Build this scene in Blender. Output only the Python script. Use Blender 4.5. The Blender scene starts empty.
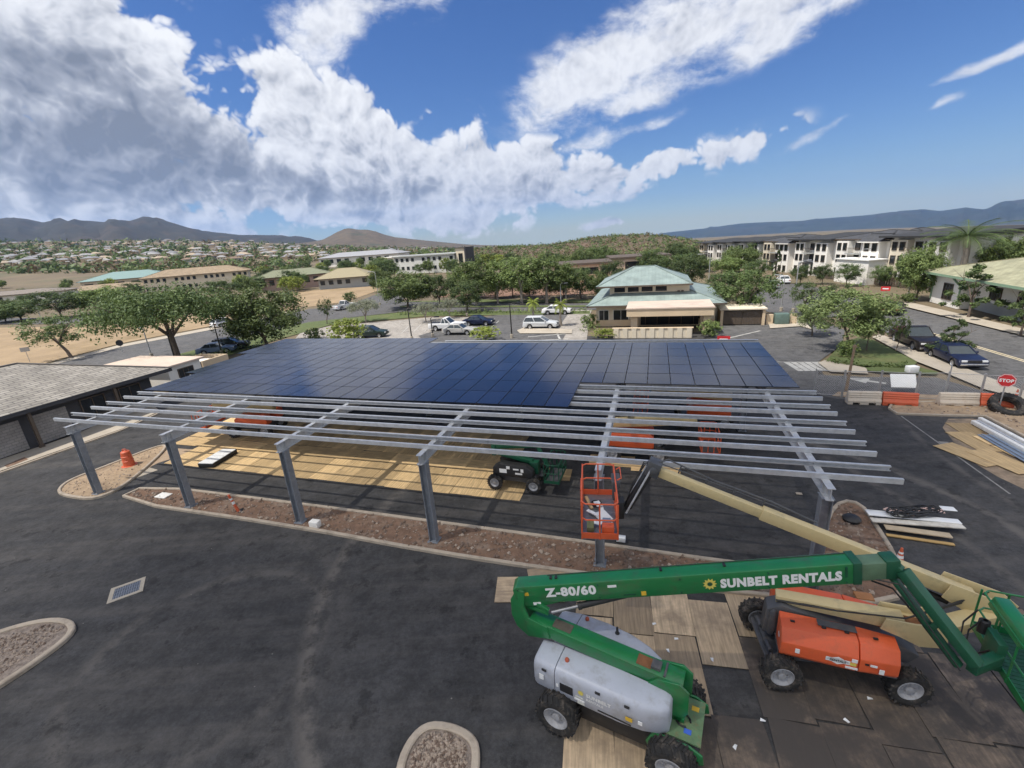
import bpy, bmesh, math, random
import numpy as np
from mathutils import Vector, Matrix, Euler
R = math.radians
S = bpy.context.scene
COL = S.collection
rng = random.Random(7)

# ------------------------------------------------------------------ camera
F_PX, CAM_H = 452.0, 12.0
PITCH = math.atan((384 - 239) / F_PX); ROLL = R(-4.2)
_cf = Vector((0, math.cos(PITCH), -math.sin(PITCH)))
_u0 = Vector((0, math.sin(PITCH), math.cos(PITCH)))
_cr = Vector((1, 0, 0)) * math.cos(ROLL) + _u0 * math.sin(ROLL)
_cu = Vector((1, 0, 0)) * -math.sin(ROLL) + _u0 * math.cos(ROLL)
CAM = Vector((0, 0, CAM_H))
cd = bpy.data.cameras.new('camera'); cam = bpy.data.objects.new('camera', cd); COL.objects.link(cam)
cd.sensor_width = 36; cd.lens = 36 * F_PX / 1024; cd.clip_start = 0.1; cd.clip_end = 60000
M = Matrix.Identity(4)
for i in range(3):
    M[i][0] = _cr[i]; M[i][1] = _cu[i]; M[i][2] = -_cf[i]; M[i][3] = CAM[i]
cam.matrix_world = M
S.camera = cam

# ------------------------------------------------------------------ light
S.view_settings.view_transform = 'Standard'; S.view_settings.look = 'None'
S.view_settings.exposure = EXPOSURE = 0.85; S.view_settings.gamma = 1
SUN_DIR = Vector((-0.42, -0.16, 0.89)).normalized()          # towards the sun
SUN_EL = math.asin(SUN_DIR.z); SUN_AZ = math.atan2(SUN_DIR.x, SUN_DIR.y)
sl = bpy.data.lights.new('sun', 'SUN'); sl.energy = 3.2; sl.angle = R(0.53); sl.color = (1, 0.95, 0.87)
so = bpy.data.objects.new('sun', sl); COL.objects.link(so)
so.rotation_euler = SUN_DIR.to_track_quat('Z', 'Y').to_euler(); so.location = (0, 0, 200)
W = bpy.data.worlds.new('World'); S.world = W; W.use_nodes = True
SKY_STRENGTH = 0.10
S.cycles.max_bounces = 6; S.cycles.diffuse_bounces = 3; S.cycles.glossy_bounces = 3
S.cycles.transparent_max_bounces = 12; S.cycles.volume_bounces = 0
S.cycles.use_denoising = True; S.cycles.sample_clamp_indirect = 6
S.cycles.use_adaptive_sampling = True; S.cycles.adaptive_threshold = 0.02

def ray(px, py):
    return _cf + _cr * ((px - 512) / F_PX) + _cu * ((384 - py) / F_PX)
def G(px, py, z=0.0):
    d = ray(px, py); return CAM + d * ((z - CAM.z) / d.z)
def at_dist(px, py, D):                      # point on the view ray at horizontal distance D
    d = ray(px, py); return CAM + d * (D / math.hypot(d.x, d.y))
def proj(p):
    d = Vector(p) - CAM; z = d.dot(_cf)
    return 512 + F_PX * d.dot(_cr) / z, 384 - F_PX * d.dot(_cu) / z, z

# site frame: s runs along the canopy's column line, t away from the camera
ORG = Vector((-23.5807, 22.8180, 0)); UU = Vector((0.95068, -0.31017, 0)); VV = Vector((0.31017, 0.95068, 0))
SITE_ROT = math.atan2(UU.y, UU.x)
def ST(s, t, z=0.0): return ORG + UU * s + VV * t + Vector((0, 0, z))
def to_st(p): q = Vector(p) - ORG; return q.dot(UU), q.dot(VV)

# ------------------------------------------------------------------ sky
def sky():
    nt = W.node_tree; N = nt.nodes; L = nt.links; N.clear()
    def node(t, **k):
        n = N.new(t)
        for a, b in k.items(): setattr(n, a, b)
        return n
    def val(s, v):
        if hasattr(v, 'links') or isinstance(v, bpy.types.NodeSocket): L.new(v, s)
        else: s.default_value = v
    def m(op, a, b=0.0, c=0.0):
        n = node('ShaderNodeMath', operation=op); val(n.inputs[0], a); val(n.inputs[1], b)
        if len(n.inputs) > 2: val(n.inputs[2], c)
        return n.outputs[0]
    def dot(a, v):
        n = node('ShaderNodeVectorMath', operation='DOT_PRODUCT'); val(n.inputs[0], a); n.inputs[1].default_value = v; return n.outputs['Value']
    def add(a, v):
        n = node('ShaderNodeVectorMath', operation='ADD'); val(n.inputs[0], a); val(n.inputs[1], v); return n.outputs[0]
    def vmul(a, v):
        n = node('ShaderNodeVectorMath', operation='MULTIPLY'); val(n.inputs[0], a); n.inputs[1].default_value = v; return n.outputs[0]
    def fbm(vec, scale, detail, rough=0.55, lac=2.1):
        n = node('ShaderNodeTexNoise'); n.noise_dimensions = '3D'; L.new(vec, n.inputs['Vector'])
        n.inputs['Scale'].default_value = scale; n.inputs['Detail'].default_value = detail
        n.inputs['Roughness'].default_value = rough; n.inputs['Lacunarity'].default_value = lac
        return n
    def smooth(x, a, b, lo=0.0, hi=1.0):
        n = node('ShaderNodeMapRange', interpolation_type='SMOOTHSTEP'); val(n.inputs[0], x)
        n.inputs[1].default_value = a; n.inputs[2].default_value = b; n.inputs[3].default_value = lo; n.inputs[4].default_value = hi
        return n.outputs[0]
    def mixc(f, a, b):
        n = node('ShaderNodeMix', data_type='RGBA'); val(n.inputs[0], f); val(n.inputs[6], a); val(n.inputs[7], b); return n.outputs[2]
    st = node('ShaderNodeTexSky', sky_type='NISHITA', sun_disc=False)
    st.sun_elevation = SUN_EL; st.sun_rotation = SUN_AZ; st.altitude = 0; st.air_density = 1.0; st.dust_density = 0.05; st.ozone_density = 6.0
    d = node('ShaderNodeTexCoord').outputs['Generated']
    # the lowest part of the sky stays sky-coloured a little under the horizontal (the far land drops away there)
    sx = node('ShaderNodeSeparateXYZ'); L.new(d, sx.inputs[0])
    cz = node('ShaderNodeCombineXYZ'); L.new(sx.outputs[0], cz.inputs[0]); L.new(sx.outputs[1], cz.inputs[1])
    L.new(m('MAXIMUM', sx.outputs[2], 0.012), cz.inputs[2]); L.new(cz.outputs[0], st.inputs[0])
    fwd = tuple(ray(512, 240).normalized())
    w = fbm(d, 4.0, 4, 0.5)
    dw = add(d, vmul(add(w.outputs['Color'], (-0.5, -0.5, -0.5)), (0.11, 0.11, 0.08)))      # billowing edges
    def blobs(lst, vec):
        tot = None
        for (px, py, rx, ry, ang, wt) in lst:
            c = ray(px, py).normalized(); e = 20
            ca, sa = math.cos(R(ang)), math.sin(R(ang))
            ax = (ray(px + e * ca, py + e * sa).normalized() - c) / e; ay = (ray(px - e * sa, py + e * ca).normalized() - c) / e
            a = ax / ax.length ** 2 / rx; b = ay / ay.length ** 2 / ry
            da = m('SUBTRACT', dot(vec, a), a.dot(c)); db = m('SUBTRACT', dot(vec, b), b.dot(c))
            q = m('ADD', m('MULTIPLY', da, da), m('MULTIPLY', db, db))
            g = m('MULTIPLY', m('EXPONENT', m('MULTIPLY', q, -1.0)), wt)
            tot = g if tot is None else m('ADD', tot, g)
        return m('MULTIPLY', tot, smooth(dot(vec, fwd), 0.0, 0.25))      # nothing behind the viewer
    def puff(vec, scale):                                           # rounded heaps with creases between them
        tot = None
        for k_, (f_, a_) in enumerate(((1.0, .95), (2.3, .55), (5.1, .32), (11.0, .18))):
            n = node('ShaderNodeTexNoise'); L.new(vec, n.inputs['Vector']); n.inputs['Scale'].default_value = scale * f_; n.inputs['Detail'].default_value = 0
            q = m('MULTIPLY', m('ABSOLUTE', m('MULTIPLY_ADD', n.outputs['Fac'], 2.0, -1.0)), a_)
            tot = q if tot is None else m('ADD', tot, q)
        return tot
    cumulus = [(20, 40, 150, 90, 15, 1.2), (90, 120, 130, 70, 15, 1.05), (-120, 120, 200, 140, 0, 1.2), (205, 165, 60, 36, 10, .8), (120, 20, 62, 50, 30, .45),
               (325, 142, 66, 44, 15, 1.0), (415, 162, 88, 38, 8, 1.0), (300, 182, 110, 28, 0, .8), (500, 170, 78, 26, -6, .75), (590, 178, 60, 17, -4, .62), (300, 95, 34, 40, 10, .4),
               (660, 168, 45, 11, -4, .56), (745, 150, 46, 13, -6, .72), (100, 214, 230, 15, 0, .72), (380, 214, 110, 12, 0, .6), (500, 207, 60, 10, -4, .42), (590, 200, 60, 7, -2, .36), (618, 227, 34, 4, 0, .5)]
    streaks = [(312, 50, 34, 62, 14, .62), (300, 8, 44, 30, 0, .42), (385, 12, 80, 24, -14, .60), (600, 66, 80, 30, -22, .85), (710, 28, 110, 34, -12, .9), (820, 8, 78, 24, -12, .7), (552, 92, 44, 24, -25, .55), (650, 92, 60, 11, -8, .5),
               (566, 140, 46, 8, -8, .5), (945, 109, 17, 6, -8, .7), (985, 64, 66, 6, -18, .66), (836, 136, 24, 4, 0, .42), (800, 150, 34, 5, -5, .4), (700, 150, 60, 8, -6, .35), (640, 128, 46, 7, -8, .38)]
    n1 = fbm(d, 6.0, 7, 0.52); pf = puff(dw, 8.0); pf2 = puff(add(dw, tuple(Vector((-0.5, -0.2, 0.85)).normalized() * 0.018)), 8.0)
    B = blobs(cumulus, dw)
    k = m('ADD', m('MULTIPLY', m('SUBTRACT', n1.outputs['Fac'], 0.5), 1.3), m('MULTIPLY', m('SUBTRACT', pf, 0.42), 1.15))
    thick = m('ADD', m('MINIMUM', B, 0.95), k)
    cm = m('MULTIPLY', smooth(thick, 0.24, 0.52), smooth(B, 0.03, 0.22))
    ds = vmul(dw, (1.0, 1.0, 1.9)); ns = fbm(ds, 11.0, 8, 0.62); B2 = blobs(streaks, dw)
    sm_ = m('MULTIPLY', smooth(m('ADD', B2, m('MULTIPLY', m('SUBTRACT', ns.outputs['Fac'], 0.5), 2.3)), 0.10, 0.95), smooth(B2, 0.03, 0.3))
    # broken bright cloud added unseen overhead and behind the viewer to whiten the fill
    back = m('MULTIPLY', smooth(dot(d, fwd), 0.5, 0.2), smooth(n1.outputs['Fac'], 0.30, 0.48))
    mask = m('MAXIMUM', m('MAXIMUM', cm, m('MULTIPLY', sm_, .92)), m('MULTIPLY', back, 0.9))
    # thick parts turn grey underneath; the sides towards the sun stay white
    base = blobs([(60, 162, 180, 36, 4, .88), (185, 150, 85, 40, 10, .72), (-60, 110, 150, 70, 0, .35), (310, 190, 90, 14, 0, .5), (450, 190, 120, 11, 0, .42), (110, 100, 130, 44, 25, .5), (20, 60, 80, 40, 20, .22), (330, 150, 40, 16, 10, .2), (720, 34, 140, 18, -10, .16)], dw)
    n3 = fbm(add(dw, tuple(Vector((-0.5, -0.2, 0.85)).normalized() * 0.05)), 6.0, 5, 0.55)
    relief = m('ADD', m('MULTIPLY', m('SUBTRACT', n1.outputs['Fac'], n3.outputs['Fac']), 1.0), m('MULTIPLY', m('SUBTRACT', pf, pf2), 1.45))
    grey = m('ADD', m('SUBTRACT', base, relief), m('MULTIPLY', m('SUBTRACT', thick, 0.75), 0.30))
    cc = node('ShaderNodeValToRGB'); L.new(m('ADD', m('MULTIPLY', grey, 0.62), 0.22), cc.inputs[0])
    el = cc.color_ramp.elements
    el[0].position = 0.0; el[0].color = (5.9, 5.92, 5.95, 1); el[1].position = 0.95; el[1].color = (1.35, 1.45, 1.65, 1)
    e = el.new(0.3); e.color = (4.7, 4.75, 4.9, 1); e = el.new(0.62); e.color = (2.5, 2.6, 2.85, 1)
    skyc = node('ShaderNodeHueSaturation'); L.new(st.outputs[0], skyc.inputs['Color']); skyc.inputs['Saturation'].default_value = 1.2; skyc.inputs['Value'].default_value = 0.60; skyc.inputs['Hue'].default_value = 0.513
    col = mixc(m('MULTIPLY', mask, 0.97), skyc.outputs[0], cc.outputs[0])
    bg = node('ShaderNodeBackground'); L.new(col, bg.inputs[0]); bg.inputs[1].default_value = SKY_STRENGTH
    out = node('ShaderNodeOutputWorld'); L.new(bg.outputs[0], out.inputs[0])
    W.cycles.sampling_method = 'MANUAL'; W.cycles.sample_map_resolution = 512
sky()

# ------------------------------------------------------------------ materials
MATS = {}
def _nodes(name):
    mt = bpy.data.materials.new(name); mt.use_nodes = True; nt = mt.node_tree
    return mt, nt, nt.nodes, nt.links, nt.nodes['Principled BSDF']
def mat(name, col, rough=0.7, metal=0.0, var=0.18, scale=3.0, bump=0.0, bscale=None, col2=None, c2amt=0.0, c2scale=0.7, rnd=0.0, spec=0.5, coat=0.0):
    """Procedural surface: base colour varied by two noises, an optional second colour in patches (dirt, wear), bump, per-object variation."""
    if name in MATS: return MATS[name]
    mt, nt, N, L, P = _nodes(name)
    tc = N.new('ShaderNodeTexCoord'); geo = N.new('ShaderNodeNewGeometry')
    n = N.new('ShaderNodeTexNoise'); n.inputs['Scale'].default_value = scale; n.inputs['Detail'].default_value = 6; n.inputs['Roughness'].default_value = 0.65
    L.new(geo.outputs['Position'], n.inputs['Vector'])
    r = N.new('ShaderNodeMapRange'); L.new(n.outputs['Fac'], r.inputs[0]); r.inputs[1].default_value = 0.25; r.inputs[2].default_value = 0.75
    r.inputs[3].default_value = 1 - var; r.inputs[4].default_value = 1 + var
    v = N.new('ShaderNodeVectorMath'); v.operation = 'SCALE'; v.inputs[0].default_value = col[:3]; L.new(r.outputs[0], v.inputs['Scale'])
    out = v.outputs[0]
    if col2:
        n2 = N.new('ShaderNodeTexNoise'); n2.inputs['Scale'].default_value = c2scale; n2.inputs['Detail'].default_value = 8; n2.inputs['Roughness'].default_value = 0.7
        L.new(geo.outputs['Position'], n2.inputs['Vector'])
        r2 = N.new('ShaderNodeMapRange'); r2.interpolation_type = 'SMOOTHSTEP'; L.new(n2.outputs['Fac'], r2.inputs[0]); r2.inputs[1].default_value = 0.48; r2.inputs[2].default_value = 0.68
        r2.inputs[3].default_value = 0; r2.inputs[4].default_value = c2amt
        mx = N.new('ShaderNodeMix'); mx.data_type = 'RGBA'; L.new(r2.outputs[0], mx.inputs[0]); L.new(out, mx.inputs[6]); mx.inputs[7].default_value = (*col2[:3], 1); out = mx.outputs[2]
    if rnd:
        oi = N.new('ShaderNodeObjectInfo'); rr = N.new('ShaderNodeMapRange'); L.new(oi.outputs['Random'], rr.inputs[0]); rr.inputs[3].default_value = 1 - rnd; rr.inputs[4].default_value = 1 + rnd
        v2 = N.new('ShaderNodeVectorMath'); v2.operation = 'SCALE'; L.new(out, v2.inputs[0]); L.new(rr.outputs[0], v2.inputs['Scale']); out = v2.outputs[0]
    L.new(out, P.inputs['Base Color'])
    P.inputs['Roughness'].default_value = rough; P.inputs['Metallic'].default_value = metal
    P.inputs['Specular IOR Level'].default_value = spec; P.inputs['Coat Weight'].default_value = coat
    if bump:
        nb = N.new('ShaderNodeTexNoise'); nb.inputs['Scale'].default_value = bscale or scale * 6; nb.inputs['Detail'].default_value = 5; L.new(geo.outputs['Position'], nb.inputs['Vector'])
        b = N.new('ShaderNodeBump'); b.inputs['Strength'].default_value = bump; b.inputs['Distance'].default_value = 0.05; L.new(nb.outputs['Fac'], b.inputs['Height']); L.new(b.outputs[0], P.inputs['Normal'])
    MATS[name] = mt; return mt

def asphalt(name, col, dust, streak_ang, dark=0.55, amt=0.6, tracks=()):
    mt, nt, N, L, P = _nodes(name); MATS[name] = mt
    geo = N.new('ShaderNodeNewGeometry')
    mp = N.new('ShaderNodeMapping'); mp.inputs['Rotation'].default_value = (0, 0, streak_ang); mp.inputs['Scale'].default_value = (0.05, 0.8, 1); L.new(geo.outputs['Position'], mp.inputs[0])
    def nz(scale, det, vec, rough=0.65):
        n = N.new('ShaderNodeTexNoise'); n.inputs['Scale'].default_value = scale; n.inputs['Detail'].default_value = det; n.inputs['Roughness'].default_value = rough; L.new(vec, n.inputs['Vector']); return n.outputs['Fac']
    def mr(x, a, b, c, d, sm=True):
        r = N.new('ShaderNodeMapRange'); r.interpolation_type = 'SMOOTHSTEP' if sm else 'LINEAR'; L.new(x, r.inputs[0])
        for i, q in enumerate((a, b, c, d)): r.inputs[i + 1].default_value = q
        return r.outputs[0]
    pos = geo.outputs['Position']
    st = nz(1.0, 8, mp.outputs[0], 0.66); big = nz(0.12, 5, pos); fine = nz(6, 8, pos, 0.95); mid = nz(1.3, 7, pos, 0.7)
    c0 = N.new('ShaderNodeVectorMath'); c0.operation = 'SCALE'; c0.inputs[0].default_value = col
    mu = N.new('ShaderNodeMath'); mu.operation = 'MULTIPLY'; L.new(mr(mid, .3, .7, .75, 1.25), mu.inputs[0]); L.new(mr(fine, .3, .7, .6, 1.42), mu.inputs[1])
    mu2 = N.new('ShaderNodeMath'); mu2.operation = 'MULTIPLY'; L.new(mu.outputs[0], mu2.inputs[0]); L.new(mr(big, .35, .65, .5 + dark * .5, 1.12), mu2.inputs[1])
    L.new(mu2.outputs[0], c0.inputs['Scale'])
    mx = N.new('ShaderNodeMix'); mx.data_type = 'RGBA'; L.new(c0.outputs[0], mx.inputs[6]); mx.inputs[7].default_value = (*dust, 1)
    m3 = N.new('ShaderNodeMath'); m3.operation = 'MULTIPLY'; L.new(mr(st, .42, .70, 0, amt), m3.inputs[0]); L.new(mr(mid, .3, .6, .45, 1), m3.inputs[1]); fac = m3.outputs[0]
    for (cx_, cy_, rad_, w_, a_) in tracks:                           # curved tracks of dust left by turning wheels
        vd = N.new('ShaderNodeVectorMath'); vd.operation = 'DISTANCE'; L.new(pos, vd.inputs[0]); vd.inputs[1].default_value = (cx_, cy_, 0)
        wb = N.new('ShaderNodeMath'); wb.operation = 'MULTIPLY_ADD'; L.new(mid, wb.inputs[0]); wb.inputs[1].default_value = w_ * 1.6; L.new(vd.outputs['Value'], wb.inputs[2])
        df = N.new('ShaderNodeMath'); df.operation = 'SUBTRACT'; L.new(wb.outputs[0], df.inputs[0]); df.inputs[1].default_value = rad_ + w_ * .8
        ab = N.new('ShaderNodeMath'); ab.operation = 'ABSOLUTE'; L.new(df.outputs[0], ab.inputs[0])
        tr = N.new('ShaderNodeMath'); tr.operation = 'MULTIPLY'; L.new(mr(ab.outputs[0], 0, w_, a_, 0), tr.inputs[0]); L.new(mr(mid, .36, .6, .25, 1), tr.inputs[1])
        mxx = N.new('ShaderNodeMath'); mxx.operation = 'MAXIMUM'; L.new(fac, mxx.inputs[0]); L.new(tr.outputs[0], mxx.inputs[1]); fac = mxx.outputs[0]
    L.new(fac, mx.inputs[0])
    wz = nz(.9, 9, pos, .75)                                        # worn dark patches with a fairly crisp edge
    dk = N.new('ShaderNodeVectorMath'); dk.operation = 'SCALE'; L.new(mx.outputs[2], dk.inputs[0]); L.new(mr(wz, .56, .62, 1, .62), dk.inputs['Scale'])
    # small pale crumbs
    vo = N.new('ShaderNodeTexVoronoi'); vo.inputs['Scale'].default_value = 2.2; L.new(pos, vo.inputs['Vector'])
    m4 = N.new('ShaderNodeMath'); m4.operation = 'MULTIPLY'; L.new(mr(vo.outputs['Distance'], .035, .055, 1, 0), m4.inputs[0])
    sx = N.new('ShaderNodeSeparateColor'); L.new(vo.outputs['Color'], sx.inputs[0]); L.new(mr(sx.outputs[0], .86, .9, 0, .6), m4.inputs[1])
    mx2 = N.new('ShaderNodeMix'); mx2.data_type = 'RGBA'; L.new(m4.outputs[0], mx2.inputs[0]); L.new(dk.outputs[0], mx2.inputs[6]); mx2.inputs[7].default_value = (.3, .28, .25, 1)
    L.new(mx2.outputs[2], P.inputs['Base Color']); P.inputs['Roughness'].default_value = 0.85; P.inputs['Specular IOR Level'].default_value = 0.3
    b = N.new('ShaderNodeBump'); b.inputs['Strength'].default_value = .35; b.inputs['Distance'].default_value = .02; L.new(fine, b.inputs['Height']); L.new(b.outputs[0], P.inputs['Normal'])
    return mt

def plywood(name, col, dirt, dirt_lo=.4, dirt_hi=.65, amt=.8):
    """Grain along the sheet's own X, a tone of its own for each sheet, dirt in patches."""
    mt, nt, N, L, P = _nodes(name); MATS[name] = mt
    tc = N.new('ShaderNodeTexCoord'); geo = N.new('ShaderNodeNewGeometry'); oi = N.new('ShaderNodeObjectInfo')
    mp = N.new('ShaderNodeMapping'); mp.inputs['Scale'].default_value = (.7, 9, 1); L.new(tc.outputs['Object'], mp.inputs[0])
    ad = N.new('ShaderNodeVectorMath'); ad.operation = 'ADD'; L.new(mp.outputs[0], ad.inputs[0]); L.new(oi.outputs['Location'], ad.inputs[1])
    n = N.new('ShaderNodeTexNoise'); n.inputs['Scale'].default_value = 1.6; n.inputs['Detail'].default_value = 6; L.new(ad.outputs[0], n.inputs['Vector'])
    r = N.new('ShaderNodeMapRange'); L.new(n.outputs['Fac'], r.inputs[0]); r.inputs[1].default_value = .3; r.inputs[2].default_value = .7; r.inputs[3].default_value = .68; r.inputs[4].default_value = 1.2
    rr = N.new('ShaderNodeMapRange'); L.new(oi.outputs['Random'], rr.inputs[0]); rr.inputs[3].default_value = .6; rr.inputs[4].default_value = 1.35
    mu = N.new('ShaderNodeMath'); mu.operation = 'MULTIPLY'; L.new(r.outputs[0], mu.inputs[0]); L.new(rr.outputs[0], mu.inputs[1])
    v = N.new('ShaderNodeVectorMath'); v.operation = 'SCALE'; v.inputs[0].default_value = col; L.new(mu.outputs[0], v.inputs['Scale'])
    n2 = N.new('ShaderNodeTexNoise'); n2.inputs['Scale'].default_value = .55; n2.inputs['Detail'].default_value = 9; n2.inputs['Roughness'].default_value = .72; L.new(geo.outputs['Position'], n2.inputs['Vector'])
    r2 = N.new('ShaderNodeMapRange'); r2.interpolation_type = 'SMOOTHSTEP'; L.new(n2.outputs['Fac'], r2.inputs[0]); r2.inputs[1].default_value = dirt_lo; r2.inputs[2].default_value = dirt_hi; r2.inputs[4].default_value = amt
    mx = N.new('ShaderNodeMix'); mx.data_type = 'RGBA'; L.new(r2.outputs[0], mx.inputs[0]); L.new(v.outputs[0], mx.inputs[6]); mx.inputs[7].default_value = (*dirt, 1)
    L.new(mx.outputs[2], P.inputs['Base Color']); P.inputs['Roughness'].default_value = .8
    return mt

def tiles(name, c1, c2, mortar, w, h, axis='UV', rough=.8, msize=.02, bump=.3):
    """Courses of shingles, blocks or boards laid on the face's own UV (metres)."""
    mt, nt, N, L, P = _nodes(name); MATS[name] = mt
    tc = N.new('ShaderNodeTexCoord'); br = N.new('ShaderNodeTexBrick'); L.new(tc.outputs['UV'], br.inputs['Vector'])
    br.inputs['Color1'].default_value = (*c1, 1); br.inputs['Color2'].default_value = (*c2, 1); br.inputs['Mortar'].default_value = (*mortar, 1)
    br.inputs['Scale'].default_value = 1; br.inputs['Brick Width'].default_value = w; br.inputs['Row Height'].default_value = h; br.inputs['Mortar Size'].default_value = msize
    br.inputs['Bias'].default_value = 0; br.inputs['Mortar Smooth'].default_value = .2
    geo = N.new('ShaderNodeNewGeometry'); n = N.new('ShaderNodeTexNoise'); n.inputs['Scale'].default_value = .8; n.inputs['Detail'].default_value = 8; L.new(geo.outputs['Position'], n.inputs['Vector'])
    r = N.new('ShaderNodeMapRange'); L.new(n.outputs['Fac'], r.inputs[0]); r.inputs[1].default_value = .3; r.inputs[2].default_value = .7; r.inputs[3].default_value = .8; r.inputs[4].default_value = 1.2
    v = N.new('ShaderNodeVectorMath'); v.operation = 'SCALE'; L.new(br.outputs['Color'], v.inputs[0]); L.new(r.outputs[0], v.inputs['Scale'])
    L.new(v.outputs[0], P.inputs['Base Color']); P.inputs['Roughness'].default_value = rough
    b = N.new('ShaderNodeBump'); b.inputs['Strength'].default_value = bump; b.inputs['Distance'].default_value = .03; b.invert = True; L.new(br.outputs['Fac'], b.inputs['Height']); L.new(b.outputs[0], P.inputs['Normal'])
    return mt

# ------------------------------------------------------------------ mesh builder
class MB:
    def __init__(s): s.v = []; s.f = []; s.m = []; s.cur = 0; s.uv = {}
    def mi(s, i): s.cur = i; return s
    def face(s, idx, uv=None):
        s.f.append(tuple(idx)); s.m.append(s.cur)
        if uv: s.uv[len(s.f) - 1] = uv
    def poly(s, pts, uv=None):
        b = len(s.v); s.v += [Vector(p) for p in pts]; s.face(range(b, b + len(pts)), uv); return s
    def quad_uv(s, pts):                     # a planar face with UVs in metres, u along its first edge
        p = [Vector(q) for q in pts]; e = (p[1] - p[0]).normalized(); n = (p[1] - p[0]).cross(p[-1] - p[0]).normalized(); w = n.cross(e)
        return s.poly(p, [((q - p[0]).dot(e), (q - p[0]).dot(w)) for q in p])
    def hexa(s, c8):
        """8 corners: bottom 4 counter-clockwise, top 4."""
        b = len(s.v); s.v += [Vector(p) for p in c8]
        for q in ((3, 2, 1, 0), (4, 5, 6, 7), (0, 1, 5, 4), (1, 2, 6, 5), (2, 3, 7, 6), (3, 0, 4, 7)): s.face([b + i for i in q])
        return s
    def box(s, c, size, rot=0.0, ax=None):
        c = Vector(c); h = [q / 2 for q in size]
        if ax: X, Y, Z = [Vector(a) for a in ax]
        else: X, Y, Z = Vector((math.cos(rot), math.sin(rot), 0)), Vector((-math.sin(rot), math.cos(rot), 0)), Vector((0, 0, 1))
        return s.hexa([c + X * (h[0] * i) + Y * (h[1] * j) + Z * (h[2] * k) for k in (-1, 1) for i, j in ((-1, -1), (1, -1), (1, 1), (-1, 1))])
    def beam(s, a, b, w, h, up=(0, 0, 1), w2=None, h2=None):
        a, b = Vector(a), Vector(b); d = (b - a).normalized(); side = d.cross(Vector(up))
        if side.length < 1e-4: side = d.cross(Vector((0, 1, 0)))
        side.normalize(); u2 = side.cross(d).normalized(); w2 = w2 or w; h2 = h2 or h
        def ring(p, ww, hh): return [p - side * ww / 2 - u2 * hh / 2, p + side * ww / 2 - u2 * hh / 2, p + side * ww / 2 + u2 * hh / 2, p - side * ww / 2 + u2 * hh / 2]
        return s.hexa(ring(a, w, h) + ring(b, w2, h2))
    def tube(s, pts, r, n=8, cap=True, r2=None):
        pts = [Vector(p) for p in pts]; k = len(pts); rings = []
        prev = None
        for i, p in enumerate(pts):
            d = ((pts[i] - pts[i - 1]).normalized() if i else Vector()) + ((pts[i + 1] - pts[i]).normalized() if i < k - 1 else Vector())
            if d.length < 1e-6: d = Vector((0, 0, 1))
            d.normalize()
            if prev is None: a = d.orthogonal().normalized()
            else:
                a = prev - d * prev.dot(d)
                a = a.normalized() if a.length > 1e-5 else d.orthogonal().normalized()
            prev = a; bb = d.cross(a)
            rr = r[i] if isinstance(r, (list, tuple)) else (r if r2 is None else r + (r2 - r) * i / (k - 1))
            base = len(s.v); rings.append(base)
            s.v += [p + (a * math.cos(2 * math.pi * j / n) + bb * math.sin(2 * math.pi * j / n)) * rr for j in range(n)]
        for i in range(k - 1):
            for j in range(n):
                s.face((rings[i] + j, rings[i] + (j + 1) % n, rings[i + 1] + (j + 1) % n, rings[i + 1] + j))
        if cap: s.face([rings[0] + j for j in range(n)][::-1]); s.face([rings[-1] + j for j in range(n)])
        return s
    def lathe(s, c, axis, prof, n=24):
        """prof: (distance along axis, radius) pairs."""
        c = Vector(c); d = Vector(axis).normalized(); a = d.orthogonal().normalized(); b = d.cross(a); rings = []
        for (h, r) in prof:
            base = len(s.v); rings.append(base)
            s.v += [c + d * h + (a * math.cos(2 * math.pi * j / n) + b * math.sin(2 * math.pi * j / n)) * r for j in range(n)]
        for i in range(len(prof) - 1):
            for j in range(n): s.face((rings[i] + j, rings[i] + (j + 1) % n, rings[i + 1] + (j + 1) % n, rings[i + 1] + j))
        return s
    def prism(s, pts2, fn, d0, d1):
        """Outline pts2 pushed between depths d0 and d1; fn(a, b, d) -> point."""
        n = len(pts2); b = len(s.v)
        s.v += [Vector(fn(a, c, d0)) for a, c in pts2] + [Vector(fn(a, c, d1)) for a, c in pts2]
        s.face(list(range(b, b + n))[::-1]); s.face(range(b + n, b + 2 * n))
        for i in range(n): j = (i + 1) % n; s.face((b + i, b + j, b + n + j, b + n + i))
        return s
    def build(s, name, mats, parent=None, loc=None, rot=0.0, bevel=0.0, smooth=False, world=False, seg=2):
        """One mesh object. world=True: the vertices are world points and the object is placed under its parent unchanged."""
        if not isinstance(mats, (list, tuple)): mats = [mats]
        org = Vector(parent.location) if (parent is not None and world) else Vector()
        me = bpy.data.meshes.new(name); me.from_pydata([tuple(p - org) for p in s.v], [], s.f)
        for m_ in mats: me.materials.append(m_)
        me.polygons.foreach_set('material_index', s.m)
        if s.uv:
            ul = me.uv_layers.new(name='UVMap')
            for fi, uv in s.uv.items():
                p = me.polygons[fi]
                for k, li in enumerate(p.loop_indices): ul.data[li].uv = uv[k]
        bm = bmesh.new(); bm.from_mesh(me)
        bmesh.ops.recalc_face_normals(bm, faces=bm.faces) if not s.uv else None
        if bevel:
            bmesh.ops.remove_doubles(bm, verts=bm.verts, dist=1e-4)
            es = [e for e in bm.edges if len(e.link_faces) == 2 and e.calc_face_angle(0) > 0.5]
            bmesh.ops.bevel(bm, geom=es, offset=bevel, offset_type='OFFSET', segments=seg, affect='EDGES', profile=.5, clamp_overlap=True)
        bm.to_mesh(me); bm.free()
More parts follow.
